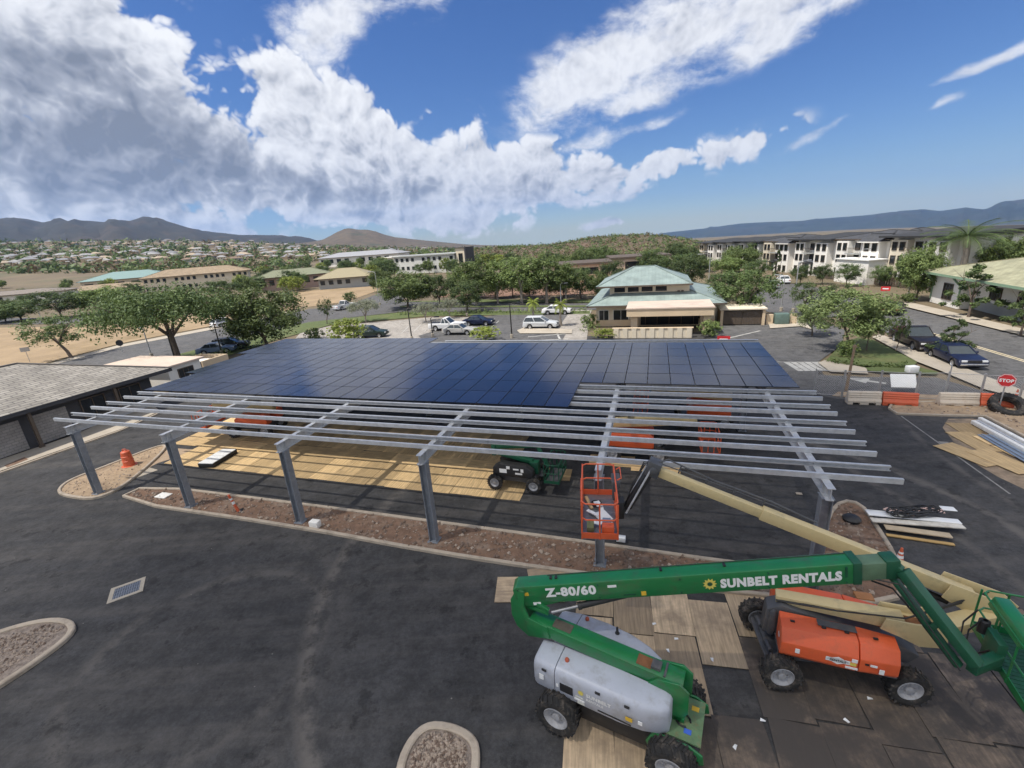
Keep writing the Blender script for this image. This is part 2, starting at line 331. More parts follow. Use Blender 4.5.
        if smooth or bevel:
            me.polygons.foreach_set('use_smooth', [True] * len(me.polygons))
            me.set_sharp_from_angle(angle=R(38))
        o = bpy.data.objects.new(name, me); COL.objects.link(o)
        if parent is not None: o.parent = parent
        if loc is not None: o.location = loc
        if rot: o.rotation_euler = (0, 0, rot)
        return o

def tag(o, label, cat, group=None):
    o['label'] = label; o['category'] = cat
    if group: o['group'] = group
    return o
def thing(name, label, cat, loc=(0, 0, 0), rot=0.0, group=None):
    o = bpy.data.objects.new(name, None); o.empty_display_size = .3; COL.objects.link(o); o.location = loc; o.rotation_euler = (0, 0, rot)
    return tag(o, label, cat, group)
def structure(o): o['kind'] = 'structure'; return o
def stuff(o, label=None, cat=None):
    o['kind'] = 'stuff'
    if label: o['label'] = label; o['category'] = cat
    return o
KIDS = {}
def dup(root, loc=None, rot=None, scale=None, label=None, group=None):
    r = root.copy(); COL.objects.link(r)
    if loc is not None: r.location = loc
    if rot is not None: r.rotation_euler = rot if isinstance(rot, (tuple, list)) else (0, 0, rot)
    if scale is not None: r.scale = scale
    if label: r['label'] = label
    if group: r['group'] = group
    if root.name not in KIDS: KIDS[root.name] = [(c, [g for g in bpy.data.objects if g.parent == c]) for c in bpy.data.objects if c.parent == root]
    for c, gs in KIDS[root.name]:
        k = c.copy(); COL.objects.link(k); k.parent = r
        for g in gs: q = g.copy(); COL.objects.link(q); q.parent = k
    return r
def lettering(text, size, fat=0.0, sx=1.0):
    """(verts, faces) of a line of text in the XY plane, starting at the origin."""
    cu = bpy.data.curves.new('lettering', 'FONT'); cu.body = text; cu.size = size; cu.offset = fat; cu.resolution_u = 3; cu.space_character = 1.0 + fat * 2 / size
    ob = bpy.data.objects.new('lettering', cu); COL.objects.link(ob)
    dg = bpy.context.evaluated_depsgraph_get(); me = bpy.data.meshes.new_from_object(ob.evaluated_get(dg))
    vs = [Vector((v.co.x * sx, v.co.y, 0)) for v in me.vertices]; fs = [tuple(p.vertices) for p in me.polygons]
    bpy.data.objects.remove(ob); bpy.data.curves.remove(cu); bpy.data.meshes.remove(me)
    return vs, fs
def put_text(mb, text, size, org, X, Y, fat=0.0, sx=1.0, mid=False, width=None):
    vs, fs = lettering(text, size, fat, sx); org, X, Y = Vector(org), Vector(X).normalized(), Vector(Y).normalized()
    x0 = min(v.x for v in vs); x1 = max(v.x for v in vs); k = (width / (x1 - x0)) if width else 1.0
    b = len(mb.v); sh = ((x1 - x0) * k / 2 if mid else 0)
    mb.v += [org + X * ((v.x - x0) * k - sh) + Y * v.y for v in vs]
    for f in fs: mb.face([b + i for i in f])
    return (x1 - x0) * k
# ------------------------------------------------------------------ terrain
def lerp_tab(tab, x):
    if x <= tab[0][0]: return tab[0][1]
    for (a, b), (c, d) in zip(tab, tab[1:]):
        if x <= c: return b + (d - b) * (x - a) / (c - a)
    return tab[-1][1]
# height the land has climbed (or dropped) to 1500 m out, by bearing (degrees right of straight ahead)
_bear = lambda px: math.degrees(math.atan2(ray(px, 240).x, ray(px, 240).y))
FAR_Z = [(_bear(x), at_dist(x, y, 1500).z) for x, y in ((-300, 246), (0, 242), (150, 240), (250, 242), (320, 246), (400, 248.5), (500, 249.5), (600, 245), (700, 240), (850, 232), (1024, 227), (1300, 212))]
def height(x, y):
    r = math.hypot(x, y)
    if r < 160: return 0.0
    b = math.degrees(math.atan2(x, y)); z1 = lerp_tab(FAR_Z, b)
    if z1 >= 0:
        q = max(0.0, min(1.0, (r - 230) / 1270)); z = z1 * q ** 1.15
    else:
        z = z1 * (r - 160) / 1340
    return z
def T(px, py, lift=0.0):                     # where a view ray meets the land
    d = ray(px, py); h = math.hypot(d.x, d.y); t = 20.0 / h
    for _ in range(900):
        p = CAM + d * t
        if p.z <= height(p.x, p.y) + lift: return Vector((p.x, p.y, height(p.x, p.y)))
        t *= 1.006
    return None

m_land = mat('dry_scrub_land', (.15, .115, .07), .95, var=.3, scale=.03, col2=(.07, .085, .035), c2amt=.85, c2scale=.012)
mb = MB(); NA = 150; radii = [0.5, 20, 40, 70, 110, 150, 160, 200, 240, 300, 380, 480, 600, 760, 950, 1200, 1500, 2000, 2800, 4000, 6000, 9000]
for r_ in radii:
    for k in range(NA + 1):
        a = R(-180 + 360 * k / NA); x, y = math.sin(a) * r_, math.cos(a) * r_
        mb.v.append(Vector((x, y, height(x, y) - .06)))
for i in range(len(radii) - 1):
    for k in range(NA): b = i * (NA + 1) + k; mb.face((b, b + 1, b + NA + 2, b + NA + 1))
structure(mb.build('ground', m_land, smooth=True))

m_concrete = mat('concrete', (.40, .35, .28), .85, var=.14, scale=1.2, bump=.2, bscale=20, col2=(.2, .17, .13), c2amt=.5, c2scale=.6)
m_kerb = mat('kerb_concrete', (.42, .35, .27), .85, var=.15, scale=2.5, bump=.25, bscale=25, col2=(.2, .16, .12), c2amt=.6, c2scale=1.2)
def circle3(a, b, c, w, s):
    a, b, c = G(*a), G(*b), G(*c); d = 2 * (a.x * (b.y - c.y) + b.x * (c.y - a.y) + c.x * (a.y - b.y)); q = [p.x * p.x + p.y * p.y for p in (a, b, c)]
    x = (q[0] * (b.y - c.y) + q[1] * (c.y - a.y) + q[2] * (a.y - b.y)) / d; y = (q[0] * (c.x - b.x) + q[1] * (a.x - c.x) + q[2] * (b.x - a.x)) / d
    return (x, y, math.hypot(a.x - x, a.y - y), w, s)
TRK = [circle3((893, 470), (960, 499), (1024, 533), .5, .75), circle3((880, 486), (945, 528), (1000, 568), .4, .5), circle3((70, 690), (150, 615), (270, 572), .45, .38), circle3((20, 600), (150, 548), (330, 560), .6, .2), circle3((910, 430), (960, 470), (1024, 510), .35, .5)]
m_lot = asphalt('new_asphalt', (.049, .048, .048), (.145, .13, .114), R(-32), dark=.7, amt=.32, tracks=TRK)
m_road = asphalt('street_asphalt', (.095, .093, .092), (.14, .13, .12), R(-60), dark=.85, amt=.4)
m_park = asphalt('parking_concrete', (.30, .275, .245), (.2, .18, .16), R(20), dark=.85, amt=.5)
m_field = mat('dry_grass_field', (.30, .215, .125), .95, var=.25, scale=.15, bump=.3, bscale=6, col2=(.17, .12, .05), c2amt=.7, c2scale=.08)
m_grass = mat('mown_grass', (.085, .11, .035), .95, var=.3, scale=.9, bump=.4, bscale=14, col2=(.16, .14, .06), c2amt=.6, c2scale=.3)
m_dirt = mat('bare_dirt', (.19, .115, .075), .95, var=.35, scale=3, bump=.8, bscale=12, col2=(.27, .21, .16), c2amt=.8, c2scale=1.1)
m_sand = mat('sandy_soil', (.36, .26, .165), .95, var=.25, scale=3, bump=.6, bscale=10, col2=(.2, .14, .09), c2amt=.6, c2scale=.9)
m_gravel = mat('rock_mulch', (.26, .21, .17), .95, var=.5, scale=9, bump=1.0, bscale=16, col2=(.12, .09, .07), c2amt=.7, c2scale=5)
m_paint = mat('road_paint', (.42, .41, .38), .7, var=.25, scale=2, col2=(.15, .14, .13), c2amt=.7, c2scale=1.5)
m_cream_paint = mat('centre_line_paint', (.62, .52, .33), .7, var=.2, scale=2)

def smooth_loop(pts, it=2, closed=True):
    for _ in range(it):
        q = []; n = len(pts)
        for i in range(n if closed else n - 1):
            a, b = pts[i], pts[(i + 1) % n]; q += [a * .75 + b * .25, a * .25 + b * .75]
        pts = q if closed else [pts[0]] + q + [pts[-1]]
    return pts
def patch(name, pix, z, m, rnd=0, world=None):
    pts = world or [G(*p) for p in pix]
    if rnd: pts = smooth_loop(pts, rnd)
    mb = MB().poly([(p.x, p.y, z) for p in pts]); o = mb.build(name, m)
    bm = bmesh.new(); bm.from_mesh(o.data); bmesh.ops.triangulate(bm, faces=bm.faces)
    for f in bm.faces:
        if f.normal.z < 0: f.normal_flip()
    bm.to_mesh(o.data); bm.free()
    return structure(o)
def offset_loop(pts, d, closed=True):
    n = len(pts); out = []
    for i in range(n):
        a = pts[i - 1] if (closed or i) else pts[i]; b = pts[(i + 1) % n] if (closed or i < n - 1) else pts[i]
        e1 = (pts[i] - a); e2 = (b - pts[i]); e = (e1.normalized() if e1.length > 1e-6 else Vector()) + (e2.normalized() if e2.length > 1e-6 else Vector())
        e.normalize(); out.append(pts[i] + Vector((-e.y, e.x, 0)) * d)
    return out
def kerb(name, pts, w=.16, h=.14, closed=True, m=None):
    """A kerb along a line of ground points, chamfered along both top edges."""
    prof = [(-w / 2, -.02), (-w / 2, h * .78), (-w * .32, h), (w * .32, h), (w / 2, h * .78), (w / 2, -.02)]
    mb = MB(); loops = [[Vector((p.x, p.y, zz)) for p in offset_loop(pts, dd, closed)] for dd, zz in prof]; n = len(pts)
    for lp in loops: mb.v += lp
    for j in range(len(prof) - 1):
        for i in range(n if closed else n - 1): k = (i + 1) % n; mb.face((j * n + i, j * n + k, (j + 1) * n + k, (j + 1) * n + i))
    if not closed:
        mb.face([j * n for j in range(len(prof))]); mb.face([j * n + n - 1 for j in range(len(prof))][::-1])
    return structure(mb.build(name, m or m_kerb))

# paved site
patch('lot_asphalt', [(-900, 1500), (-500, 640), (-60, 490), (0, 470), (75, 441), (150, 408), (215, 372), (300, 343), (520, 336), (640, 336), (760, 328), (805, 345), (838, 397), (1060, 404), (1500, 480), (2500, 1700)], 0.0, m_lot)
# side street, its pavements and lines on the right
street = [(740, 300), (768, 285), (800, 283), (850, 296), (897, 306), (1024, 337), (1140, 366), (1140, 440), (1024, 398), (985, 377), (930, 351), (880, 330), (850, 318), (800, 316), (768, 312)]
patch('street', street, .010, m_road)
patch('driveway', [(700, 330), (768, 316), (812, 316), (845, 330), (842, 345), (818, 362), (818, 375), (868, 377), (936, 377.5), (985, 391.5), (1030, 402.5), (1060, 406), (838, 399), (760, 382)], .005, m_road)
patch('far_pavement', [(897, 305.5), (897, 302.5), (910, 303), (1024, 330), (1140, 357), (1140, 366), (1024, 337)], .12, m_concrete)
patch('near_pavement', [(872, 338), (880, 335), (935, 357), (985, 377.5), (1050, 402), (1030, 402), (985, 391), (940, 372), (917, 363)], .12, m_concrete)
patch('corner_pad', [(818, 364), (826, 361), (850, 366), (866, 369), (868, 375), (830, 373)], .12, m_concrete)
patch('verge_grass', [(826, 361.5), (843, 343), (858, 339), (873, 341), (917, 363.5), (914, 367), (870, 367.5), (845, 366)], .14, m_grass)
patch('strip_grass', [(865, 369), (880, 367.5), (920, 369), (938, 373.5), (936, 376), (880, 374), (868, 372)], .13, m_grass)
patch('traffic_island', [(768, 322), (800, 318), (812, 330), (800, 327), (770, 329)], .10, m_concrete)
mb = MB()
def stripe(mb, a, b, w, z):
    a, b = Vector(a), Vector(b); d = (b - a).normalized(); n = Vector((-d.y, d.x, 0)) * w / 2
    mb.poly([(q.x, q.y, z) for q in (a - n, b - n, b + n, a + n)])
stripe(mb, G(925, 331), G(1060, 371), .14, .016)
stripe(mb, G(924, 332), G(1060, 372.5), .14, .016)
structure(mb.build('centre_line', m_cream_paint))
mb = MB()
for k in range(5): stripe(mb, G(786 + k * 7, 362), G(801 + k * 7, 371), .45, .012)
stripe(mb, G(774, 362), G(826, 362), .12, .012)
a_, b_ = G(868, 381), G(886, 383.5)                                 # straight-ahead arrow at the driveway mouth
stripe(mb, a_, b_, .35, .012); dd = (a_ - b_).normalized(); nn = Vector((-dd.y, dd.x, 0))
mb.poly([(q.x, q.y, .012) for q in (a_ + dd * 1.4, a_ - nn * .7, a_ + nn * .7)])
structure(mb.build('pavement_markings', m_paint))
mb = MB(); stripe(mb, G(901, 416), G(1010, 494), .08, .006); stripe(mb, G(940, 443), G(950, 443.5), .4, .006); structure(mb.build('stall_line', mat('worn_line_paint', (.24, .23, .21), .8, var=.4, scale=4, col2=(.06, .058, .055), c2amt=.9, c2scale=2)))
# boulevard and side roads behind the car park
patch('boulevard', [(-60, 400), (20, 374), (120, 347), (232, 326), (310, 309), (400, 302), (560, 303.5), (620, 303), (620, 309), (560, 311), (400, 312), (310, 322), (240, 338), (150, 362), (60, 388), (-60, 425)], .02, m_road)
patch('boulevard_verge', [(60, 388), (150, 362), (240, 338), (310, 322), (400, 312.5), (590, 311), (590, 314), (430, 316), (330, 325), (270, 342), (180, 372), (90, 400)], .03, m_grass)
patch('boulevard_median', [(400, 306.2), (590, 306), (590, 307.4), (400, 307.8)], .12, m_grass)
patch('far_verge', [(395, 302), (470, 300), (600, 300), (600, 303), (400, 302.2)], .10, m_grass)
patch('branch_road', [(345, 307), (372, 296), (398, 287), (420, 282), (428, 284), (408, 293), (400, 303)], .03, m_road)
patch('school_road', [(-60, 318), (60, 318), (100, 315.5), (150, 309.5), (152, 312.5), (104, 320), (60, 324), (-60, 325)], .02, m_road)
patch('dry_field', [(-60, 390), (20, 370), (120, 343.5), (232, 322), (300, 308), (305, 304), (232, 314), (150, 316), (104, 323), (60, 327), (-60, 328)], .01, m_field)
patch('dry_lot', [(285, 292), (330, 289), (377, 286), (380, 290), (345, 302), (308, 307), (292, 302)], .015, m_field)
patch('field_path', [(20, 374), (20, 372), (120, 345), (232, 323.5), (300, 309), (300, 310.5), (232, 326), (120, 347.5)], .05, m_concrete)
patch('car_park', [(285, 352), (300, 333), (330, 326), (430, 317.5), (500, 317), (590, 316), (586, 345), (300, 352)], .012, m_park)
patch('car_park_asphalt', [(418, 336), (470, 320), (505, 313.5), (588, 312), (570, 326), (560, 345), (430, 345)], .018, m_road)
patch('drive_strip', [(556, 331), (571, 310), (592, 310), (584, 331)], .025, m_park)
patch('entry_strip', [(517, 331), (524, 328), (572, 330), (572, 334), (520, 334)], .10, m_concrete)
patch('bare_bank', [(430, 297), (470, 291), (510, 284), (560, 278), (600, 279), (690, 282), (690, 289), (600, 294), (470, 298)], .035, mat('red_earth', (.20, .115, .075), .95, var=.3, scale=.2))
mb = MB()
for k in range(9): stripe(mb, G(402 + k * 11, 333 - k * .55), G(411 + k * 11, 324 - k * .4), .12, .024)
for (x0, y0, x1, y1) in ((528, 337, 566, 334), (530, 341, 570, 339), (556, 331, 562, 344), (700, 345, 760, 331)): stripe(mb, G(x0, y0), G(x1, y1), .25, .03)
structure(mb.build('stall_lines', m_paint))

# planting bed along the columns, its kerb; islands of the lot
bed = [(116, 501), (148, 486), (300, 505), (430, 522.5), (600, 545.5), (740, 565.5), (800, 572), (822, 550), (828, 516), (842, 502), (860, 505), (874, 524), (895, 558), (908, 596), (860, 606), (700, 590), (560, 572), (430, 552.5), (300, 528)]
bp = smooth_loop([G(*p) for p in bed], 1)
patch('planting_bed', None, .06, m_dirt, world=bp)
kerb('planting_bed_kerb', bp)
isl = smooth_loop([G(*p) for p in [(58, 491), (70, 481), (102, 469), (160, 446), (169, 447.5), (131, 482.5), (98, 501), (64, 496.5)]], 2)
patch('end_island_soil', None, .07, m_sand, world=isl); kerb('end_island_kerb', isl)
patch('walkway', [(100, 477), (135, 463), (158, 470), (128, 481)], .006, m_concrete)
patch('ramp_apron', [(125, 480), (100, 477), (130, 465), (170, 448), (200, 450), (158, 463)], .008, mat('sand_concrete', (.38, .28, .19), .9, var=.2, scale=2))
for nm, px, it in (('island_kerb', [(397, 790), (405, 752), (425, 727), (452, 729), (474, 741), (477, 760), (472, 800), (430, 830)], 2), ('corner_island_kerb', [(-90, 735), (-90, 668), (0, 633), (48, 621), (73, 624), (72, 637), (30, 668), (-20, 700)], 2)):
    lp = smooth_loop([G(*p) for p in px], it); kerb(nm, lp, w=.2)
    patch(nm.replace('kerb', 'soil'), None, .07, m_gravel, world=lp)
# sandy strip on the far right with its edging
sp = [G(*p) for p in [(889, 409), (893, 402.5), (915, 403), (960, 402.5), (1040, 408), (1160, 440), (1160, 520), (1024, 437), (985, 417), (940, 416), (897, 414.5)]]
patch('sandy_strip', None, .08, m_sand, world=sp); kerb('sandy_strip_kerb', sp, w=.14, h=.12)
patch('dusty_apron', [(936, 419), (985, 418.5), (1024, 439), (1100, 478), (1100, 520), (1010, 484), (966, 458)], .004, mat('dusty_ground', (.27, .2, .135), .95, var=.4, scale=2, col2=(.09, .08, .07), c2amt=.9, c2scale=.8), rnd=1)
patch('dirt_edge', [(832, 396), (838, 392), (1030, 398), (1080, 410), (1000, 404), (890, 402)], .02, m_sand)
patch('shop_pavement', [(-120, 512), (0, 472.5), (122, 430), (160, 412), (150, 402), (75, 436), (54, 443), (0, 461), (-120, 498)], .10, m_concrete)
kerb('shop_kerb', [G(*p) for p in [(-120, 514), (0, 474), (122, 431), (160, 413.5)]], closed=False, w=.16, h=.13)
patch('shop_planter', [(5, 467), (25, 458.5), (29, 460.5), (8, 469)], .115, m_dirt)

# loose rubble on the soil: real stones, nobody could count them
def stones(name, loop, n, r0, r1, m, z=.06, seed=1):
    rg = random.Random(seed); mb = MB(); pts = [to_st(p) for p in loop]; s0, s1 = min(p[0] for p in pts), max(p[0] for p in pts); t0, t1 = min(p[1] for p in pts), max(p[1] for p in pts)
    def inside(x, y):
        c = False; j = len(pts) - 1
        for i in range(len(pts)):
            if (pts[i][1] > y) != (pts[j][1] > y) and x < (pts[j][0] - pts[i][0]) * (y - pts[i][1]) / (pts[j][1] - pts[i][1]) + pts[i][0]: c = not c
            j = i
        return c
    k = 0
    while k < n:
        s, t = rg.uniform(s0, s1), rg.uniform(t0, t1)
        if not inside(s, t): n -= .5; continue
        k += 1; r = r0 * (r1 / r0) ** (rg.random() ** 2); p = ST(s, t, z + r * .25); b = len(mb.v)
        for d in ((1, 0, 0), (0, 1, 0), (-1, 0, 0), (0, -1, 0), (.2, .1, .8), (0, 0, -.6)): mb.v.append(p + Vector([q * r * rg.uniform(.6, 1.3) for q in d]))
        mb.cur = rg.choice((0, 0, 1))
        for f in ((0, 1, 4), (1, 2, 4), (2, 3, 4), (3, 0, 4), (1, 0, 5), (2, 1, 5), (3, 2, 5), (0, 3, 5)): mb.face([b + i for i in f])
    return stuff(mb.build(name, m))
m_st1 = mat('tan_stone', (.34, .27, .21), .9, var=.3, scale=9); m_st2 = mat('brown_stone', (.17, .12, .09), .9, var=.3, scale=9)
stones('soil_rubble', bp, 4500, .03, .12, [m_st2, m_st1], seed=2)
stones('sandy_rubble', sp, 900, .03, .13, [m_st1, m_st2], z=.08, seed=3)
for i, lp in enumerate(([G(*p) for p in [(408, 778), (414, 752), (430, 735), (452, 737), (466, 748), (466, 775)]], [G(*p) for p in [(-60, 715), (-60, 668), (0, 640), (45, 627), (64, 630), (25, 662)]], isl)):
    stones('island_gravel', lp, (900, 900, 300)[i], .03, .075, [m_st1, m_st2], z=.07, seed=5 + i)

# ------------------------------------------------------------------ hills and mountains (real humps with depth)
def ridge(name, sky, D, depth, m, foot, seed, rough=.24, nx=90, ny=26):
    rg = np.random.RandomState(seed); mb = MB(); xs = np.linspace(sky[0][0], sky[-1][0], nx)
    ph = rg.uniform(0, 6.28, (14,)); fr = rg.uniform(.4, 1, (14,))
    for i, x in enumerate(xs):
        y = lerp_tab(sky, x); top = at_dist(x, y, D); dr = Vector((top.x, top.y, 0)).normalized()
        for j in range(ny):
            q = j / (ny - 1) * 1.5                                # 0 foot .. 1 crest .. 1.5 far side
            p = Vector((top.x, top.y, 0)) + dr * (q - 1) * depth
            prof = math.sin(min(q, 1) * math.pi / 2) ** 1.5 if q <= 1 else math.cos((q - 1) * math.pi / 1.0) ** .8
            n = sum(math.sin(i * nx / 90 * (.23 + .17 * k) * fr[k] + j * .22 * math.sin(k * 1.7) + ph[k]) / (1 + .5 * k) for k in range(10)) / 2.2
            env = math.sin(min(q, 1) * math.pi) * rough
            zf = height(p.x, p.y) + foot; n += rg.normal(0, .16)
            mb.v.append(Vector((p.x, p.y, zf + (top.z - zf) * (prof + n * env))))
    for i in range(nx - 1):
        for j in range(ny - 1): b = i * ny + j; mb.face((b, b + ny, b + ny + 1, b + 1))
    return structure(mb.build(name, m, smooth=True))
m_mtn = mat('forested_mountain', (.026, .026, .02), .95, var=.5, scale=.012, col2=(.07, .05, .034), c2amt=.6, c2scale=.004)  # base darkened to hold the cloud shadow over the range
m_brown = mat('dry_brown_hill', (.10, .076, .048), .95, var=.4, scale=.02, col2=(.045, .055, .028), c2amt=.85, c2scale=.008)
ridge('mountain_range', [(-260, 226), (-120, 216), (0, 220), (27, 219), (42, 222), (67, 224), (82, 223), (100, 224.5), (130, 225.5), (145, 221), (160, 224), (180, 229), (212, 232), (240, 235), (256, 235), (281, 235.5), (306, 239.5), (330, 245), (350, 250)], 3600, 1700, m_mtn, 0, 3)
ridge('brown_hill', [(250, 252), (285, 245), (310, 242), (323, 240), (338, 232), (348, 229.5), (368, 230.5), (396, 237.5), (431, 241), (468, 244.5), (506, 245.8), (560, 247), (600, 248)], 2500, 900, m_brown, 0, 5, rough=.1)
ridge('distant_mountain', [(600, 241), (640, 236.5), (667, 232.5), (690, 230), (712, 227.5), (740, 223.5), (768, 222), (800, 221), (830, 218), (868, 215), (898, 211.5), (923, 209), (940, 211), (965, 207.5), (985, 209.5), (1003, 202), (1024, 199), (1060, 196), (1120, 205), (1300, 200)], 8200, 2200, mat('far_forest_mountain', (.03, .042, .036), .95, var=.5, scale=.003, col2=(.06, .055, .045), c2amt=.6, c2scale=.0012), 0, 8, rough=.22, nx=160)
m_scrub = mat('scrub_hill_soil', (.13, .085, .055), .95, var=.3, scale=.06, col2=(.07, .075, .035), c2amt=.9, c2scale=.03)
HILL_SKY = [(470, 250), (512, 247), (549, 245.5), (574, 241.5), (594, 238), (617, 236), (644, 235), (672, 237.5), (700, 243), (735, 252)]
ridge('scrub_hill', HILL_SKY, 430, 180, m_scrub, 0, 9, rough=.05, nx=60)

# haze: one box of thin air round the whole land
hz = MB().box((0, 4500, 60), (23000, 14000, 1500)).build('haze', [])
hm = bpy.data.materials.new('haze_air'); hm.use_nodes = True; hn = hm.node_tree
for n_ in list(hn.nodes): hn.nodes.remove(n_)
ho = hn.nodes.new('ShaderNodeOutputMaterial'); hv = hn.nodes.new('ShaderNodeVolumePrincipled'); hn.links.new(hv.outputs[0], ho.inputs['Volume'])
hv.inputs['Color'].default_value = (.30, .53, 1, 1); hv.inputs['Density'].default_value = HAZE = 7e-5; hv.inputs['Anisotropy'].default_value = .3
hz.data.materials.append(hm); hz['kind'] = 'stuff'
# ------------------------------------------------------------------ solar canopy
m_galv = mat('galvanised_steel', (.54, .55, .56), .5, .35, var=.16, scale=5, col2=(.42, .44, .46), c2amt=.75, c2scale=3.5, rnd=.1)
m_galv2 = mat('dull_galvanised_steel', (.26, .28, .31), .55, .4, var=.18, scale=3, col2=(.33, .35, .38), c2amt=.6, c2scale=6)
m_black_metal = mat('black_metal', (.02, .02, .022), .5, .3)
m_cell, _nt, _N, _L, _P = _nodes('solar_glass')
_tc = _N.new('ShaderNodeTexCoord'); _g = _N.new('ShaderNodeNewGeometry')
_n = _N.new('ShaderNodeTexNoise'); _n.inputs['Scale'].default_value = .5; _L.new(_g.outputs['Position'], _n.inputs['Vector'])
_r = _N.new('ShaderNodeMapRange'); _L.new(_n.outputs['Fac'], _r.inputs[0]); _r.inputs[3].default_value = .09; _r.inputs[4].default_value = .2
_L.new(_r.outputs[0], _P.inputs['Roughness'])
_oi = _N.new('ShaderNodeObjectInfo'); _rr = _N.new('ShaderNodeMapRange'); _L.new(_oi.outputs['Random'], _rr.inputs[0]); _rr.inputs[3].default_value = .75; _rr.inputs[4].default_value = 1.3
_v = _N.new('ShaderNodeVectorMath'); _v.operation = 'SCALE'; _v.inputs[0].default_value = (.008, .012, .034); _L.new(_rr.outputs[0], _v.inputs['Scale']); _L.new(_v.outputs[0], _P.inputs['Base Color'])
_P.inputs['IOR'].default_value = 1.5
m_pframe = mat('black_anodised_frame', (.012, .012, .014), .45, .4)

cano = thing('solar_canopy', 'long galvanised steel carport canopy half covered in dark solar panels', 'solar canopy', ST(0, 0), SITE_ROT)
BAY = 6.947; ZT = 4.20
def w_section(mb, a, b, w, h, tf=.025, tw=.016, up=(0, 0, 1)):
    a, b = Vector(a), Vector(b); d = (b - a).normalized(); side = d.cross(Vector(up)).normalized(); u = side.cross(d)
    mb.beam(a + u * (h / 2 - tf / 2), b + u * (h / 2 - tf / 2), w, tf, up); mb.beam(a - u * (h / 2 - tf / 2), b - u * (h / 2 - tf / 2), w, tf, up); mb.beam(a, b, tw, h - 2 * tf - .002, up)
for i in range(6):
    s = i * BAY
    for t, nm in ((0, 'front'), (13.4, 'rear')):
        mb = MB(); w_section(mb, (s, t, .03), (s, t, ZT - .46), .30, .32, .03, .02, up=(1, 0, 0)); mb.box((s, t, .075), (.46, .46, .03)); mb.box((s, t, ZT - .445), (.36, .42, .025))
        for dx in (-.17, .17):
            for dy in (-.17, .17): mb.tube([(s + dx, t + dy, .05), (s + dx, t + dy, .15)], .016, 6)
        mb.build('column', m_galv2, cano)
    mb = MB(); w_section(mb, (s, -.32, ZT - .215), (s, 19.2, ZT - .215), .22, .42, .025)
    for dt in (-.1, .1): mb.box((s, dt, ZT - .215), (.2, .012, .36))
    mb.build('beam', m_galv, cano)
def purlin(t, s0, s1, flip):
    mb = MB(); h, w, k = .175, .085, .006; z = ZT + h / 2; f = -1 if flip else 1
    mb.box(((s0 + s1) / 2, t, z), (s1 - s0, k, h))
    for zz in (z + h / 2 - k / 2, z - h / 2 + k / 2): mb.box(((s0 + s1) / 2, t + f * (w / 2 + k / 2 + .0005), zz), (s1 - s0, w, k))
    for zz in (z + h / 2 - .016 - k, z - h / 2 + .016 + k): mb.box(((s0 + s1) / 2, t + f * (w + k / 2), zz), (s1 - s0, k, .03))
    for q in range(6): mb.box((q * BAY, t + f * .03, ZT + .05), (.14, .05, .10))
    return mb.build('purlin', m_galv, cano)
for k in range(21): purlin(.28 + .905 * k, -1.95 - (1.0 if k > 9 else 0), 36.75 if k < 10 else 36.2, k % 2 == 1)
mb = MB(); mb.beam((13.3, 18.66, ZT + .13), (36.2, 18.66, ZT + .13), .02, .26); mb.beam((13.3, 18.56, ZT + .25), (36.2, 18.56, ZT + .25), .2, .02)
mb.build('edge_channel', m_galv, cano)
PL, PW, PT = 1.86, 1.148, 4.98
cells = []
for r_ in range(8):
    s_lo = (-1.72, -1.72, -2.87, -2.87, -2.87, -4.02, -4.02, -4.02)[r_]; n = 0
    s = s_lo
    while True:
        if r_ < 2 and s + PW > 26.0: break
        if 2 <= r_ < 7 and s + PW > 36.4: break
        if r_ == 7 and s + PW > 13.0: break
        cells.append((r_, s)); s += PW
def panel_geo(mb, s, t, rg, org=(0, 0, 0)):
    w, l, h = PW - .028, PL - .028, .035; ox, oy, oz = org
    tx, ty = rg.gauss(0, .0028), rg.gauss(0, .0028)
    def P(x, y, z): return Vector((ox + x, oy + y, oz + z + x * tx + y * ty))
    x, y, f = w / 2, l / 2, .012
    mb.mi(1); mb.hexa([P(-x, -y, 0), P(x, -y, 0), P(x, y, 0), P(-x, y, 0), P(-x, -y, h), P(x, -y, h), P(x, y, h), P(-x, y, h)])
    mb.mi(0); mb.poly([P(-x + f, -y + f, h + .002), P(x - f, -y + f, h + .002), P(x - f, y - f, h + .002), P(-x + f, y - f, h + .002)])
rg = random.Random(4); cells.sort(key=lambda c: (c[0], -c[1])); rest = MB()
for i, (r_, s) in enumerate(cells):
    c = (s + PW / 2, PT + PL * (r_ + .5), ZT + .18)
    if i < 100:
        mb = MB(); panel_geo(mb, 0, 0, rg); mb.build('solar_panel', [m_cell, m_pframe], cano, loc=c)
    else: panel_geo(rest, 0, 0, rg, c)
stuff(rest.build('solar_panel_field', [m_cell, m_pframe], cano))

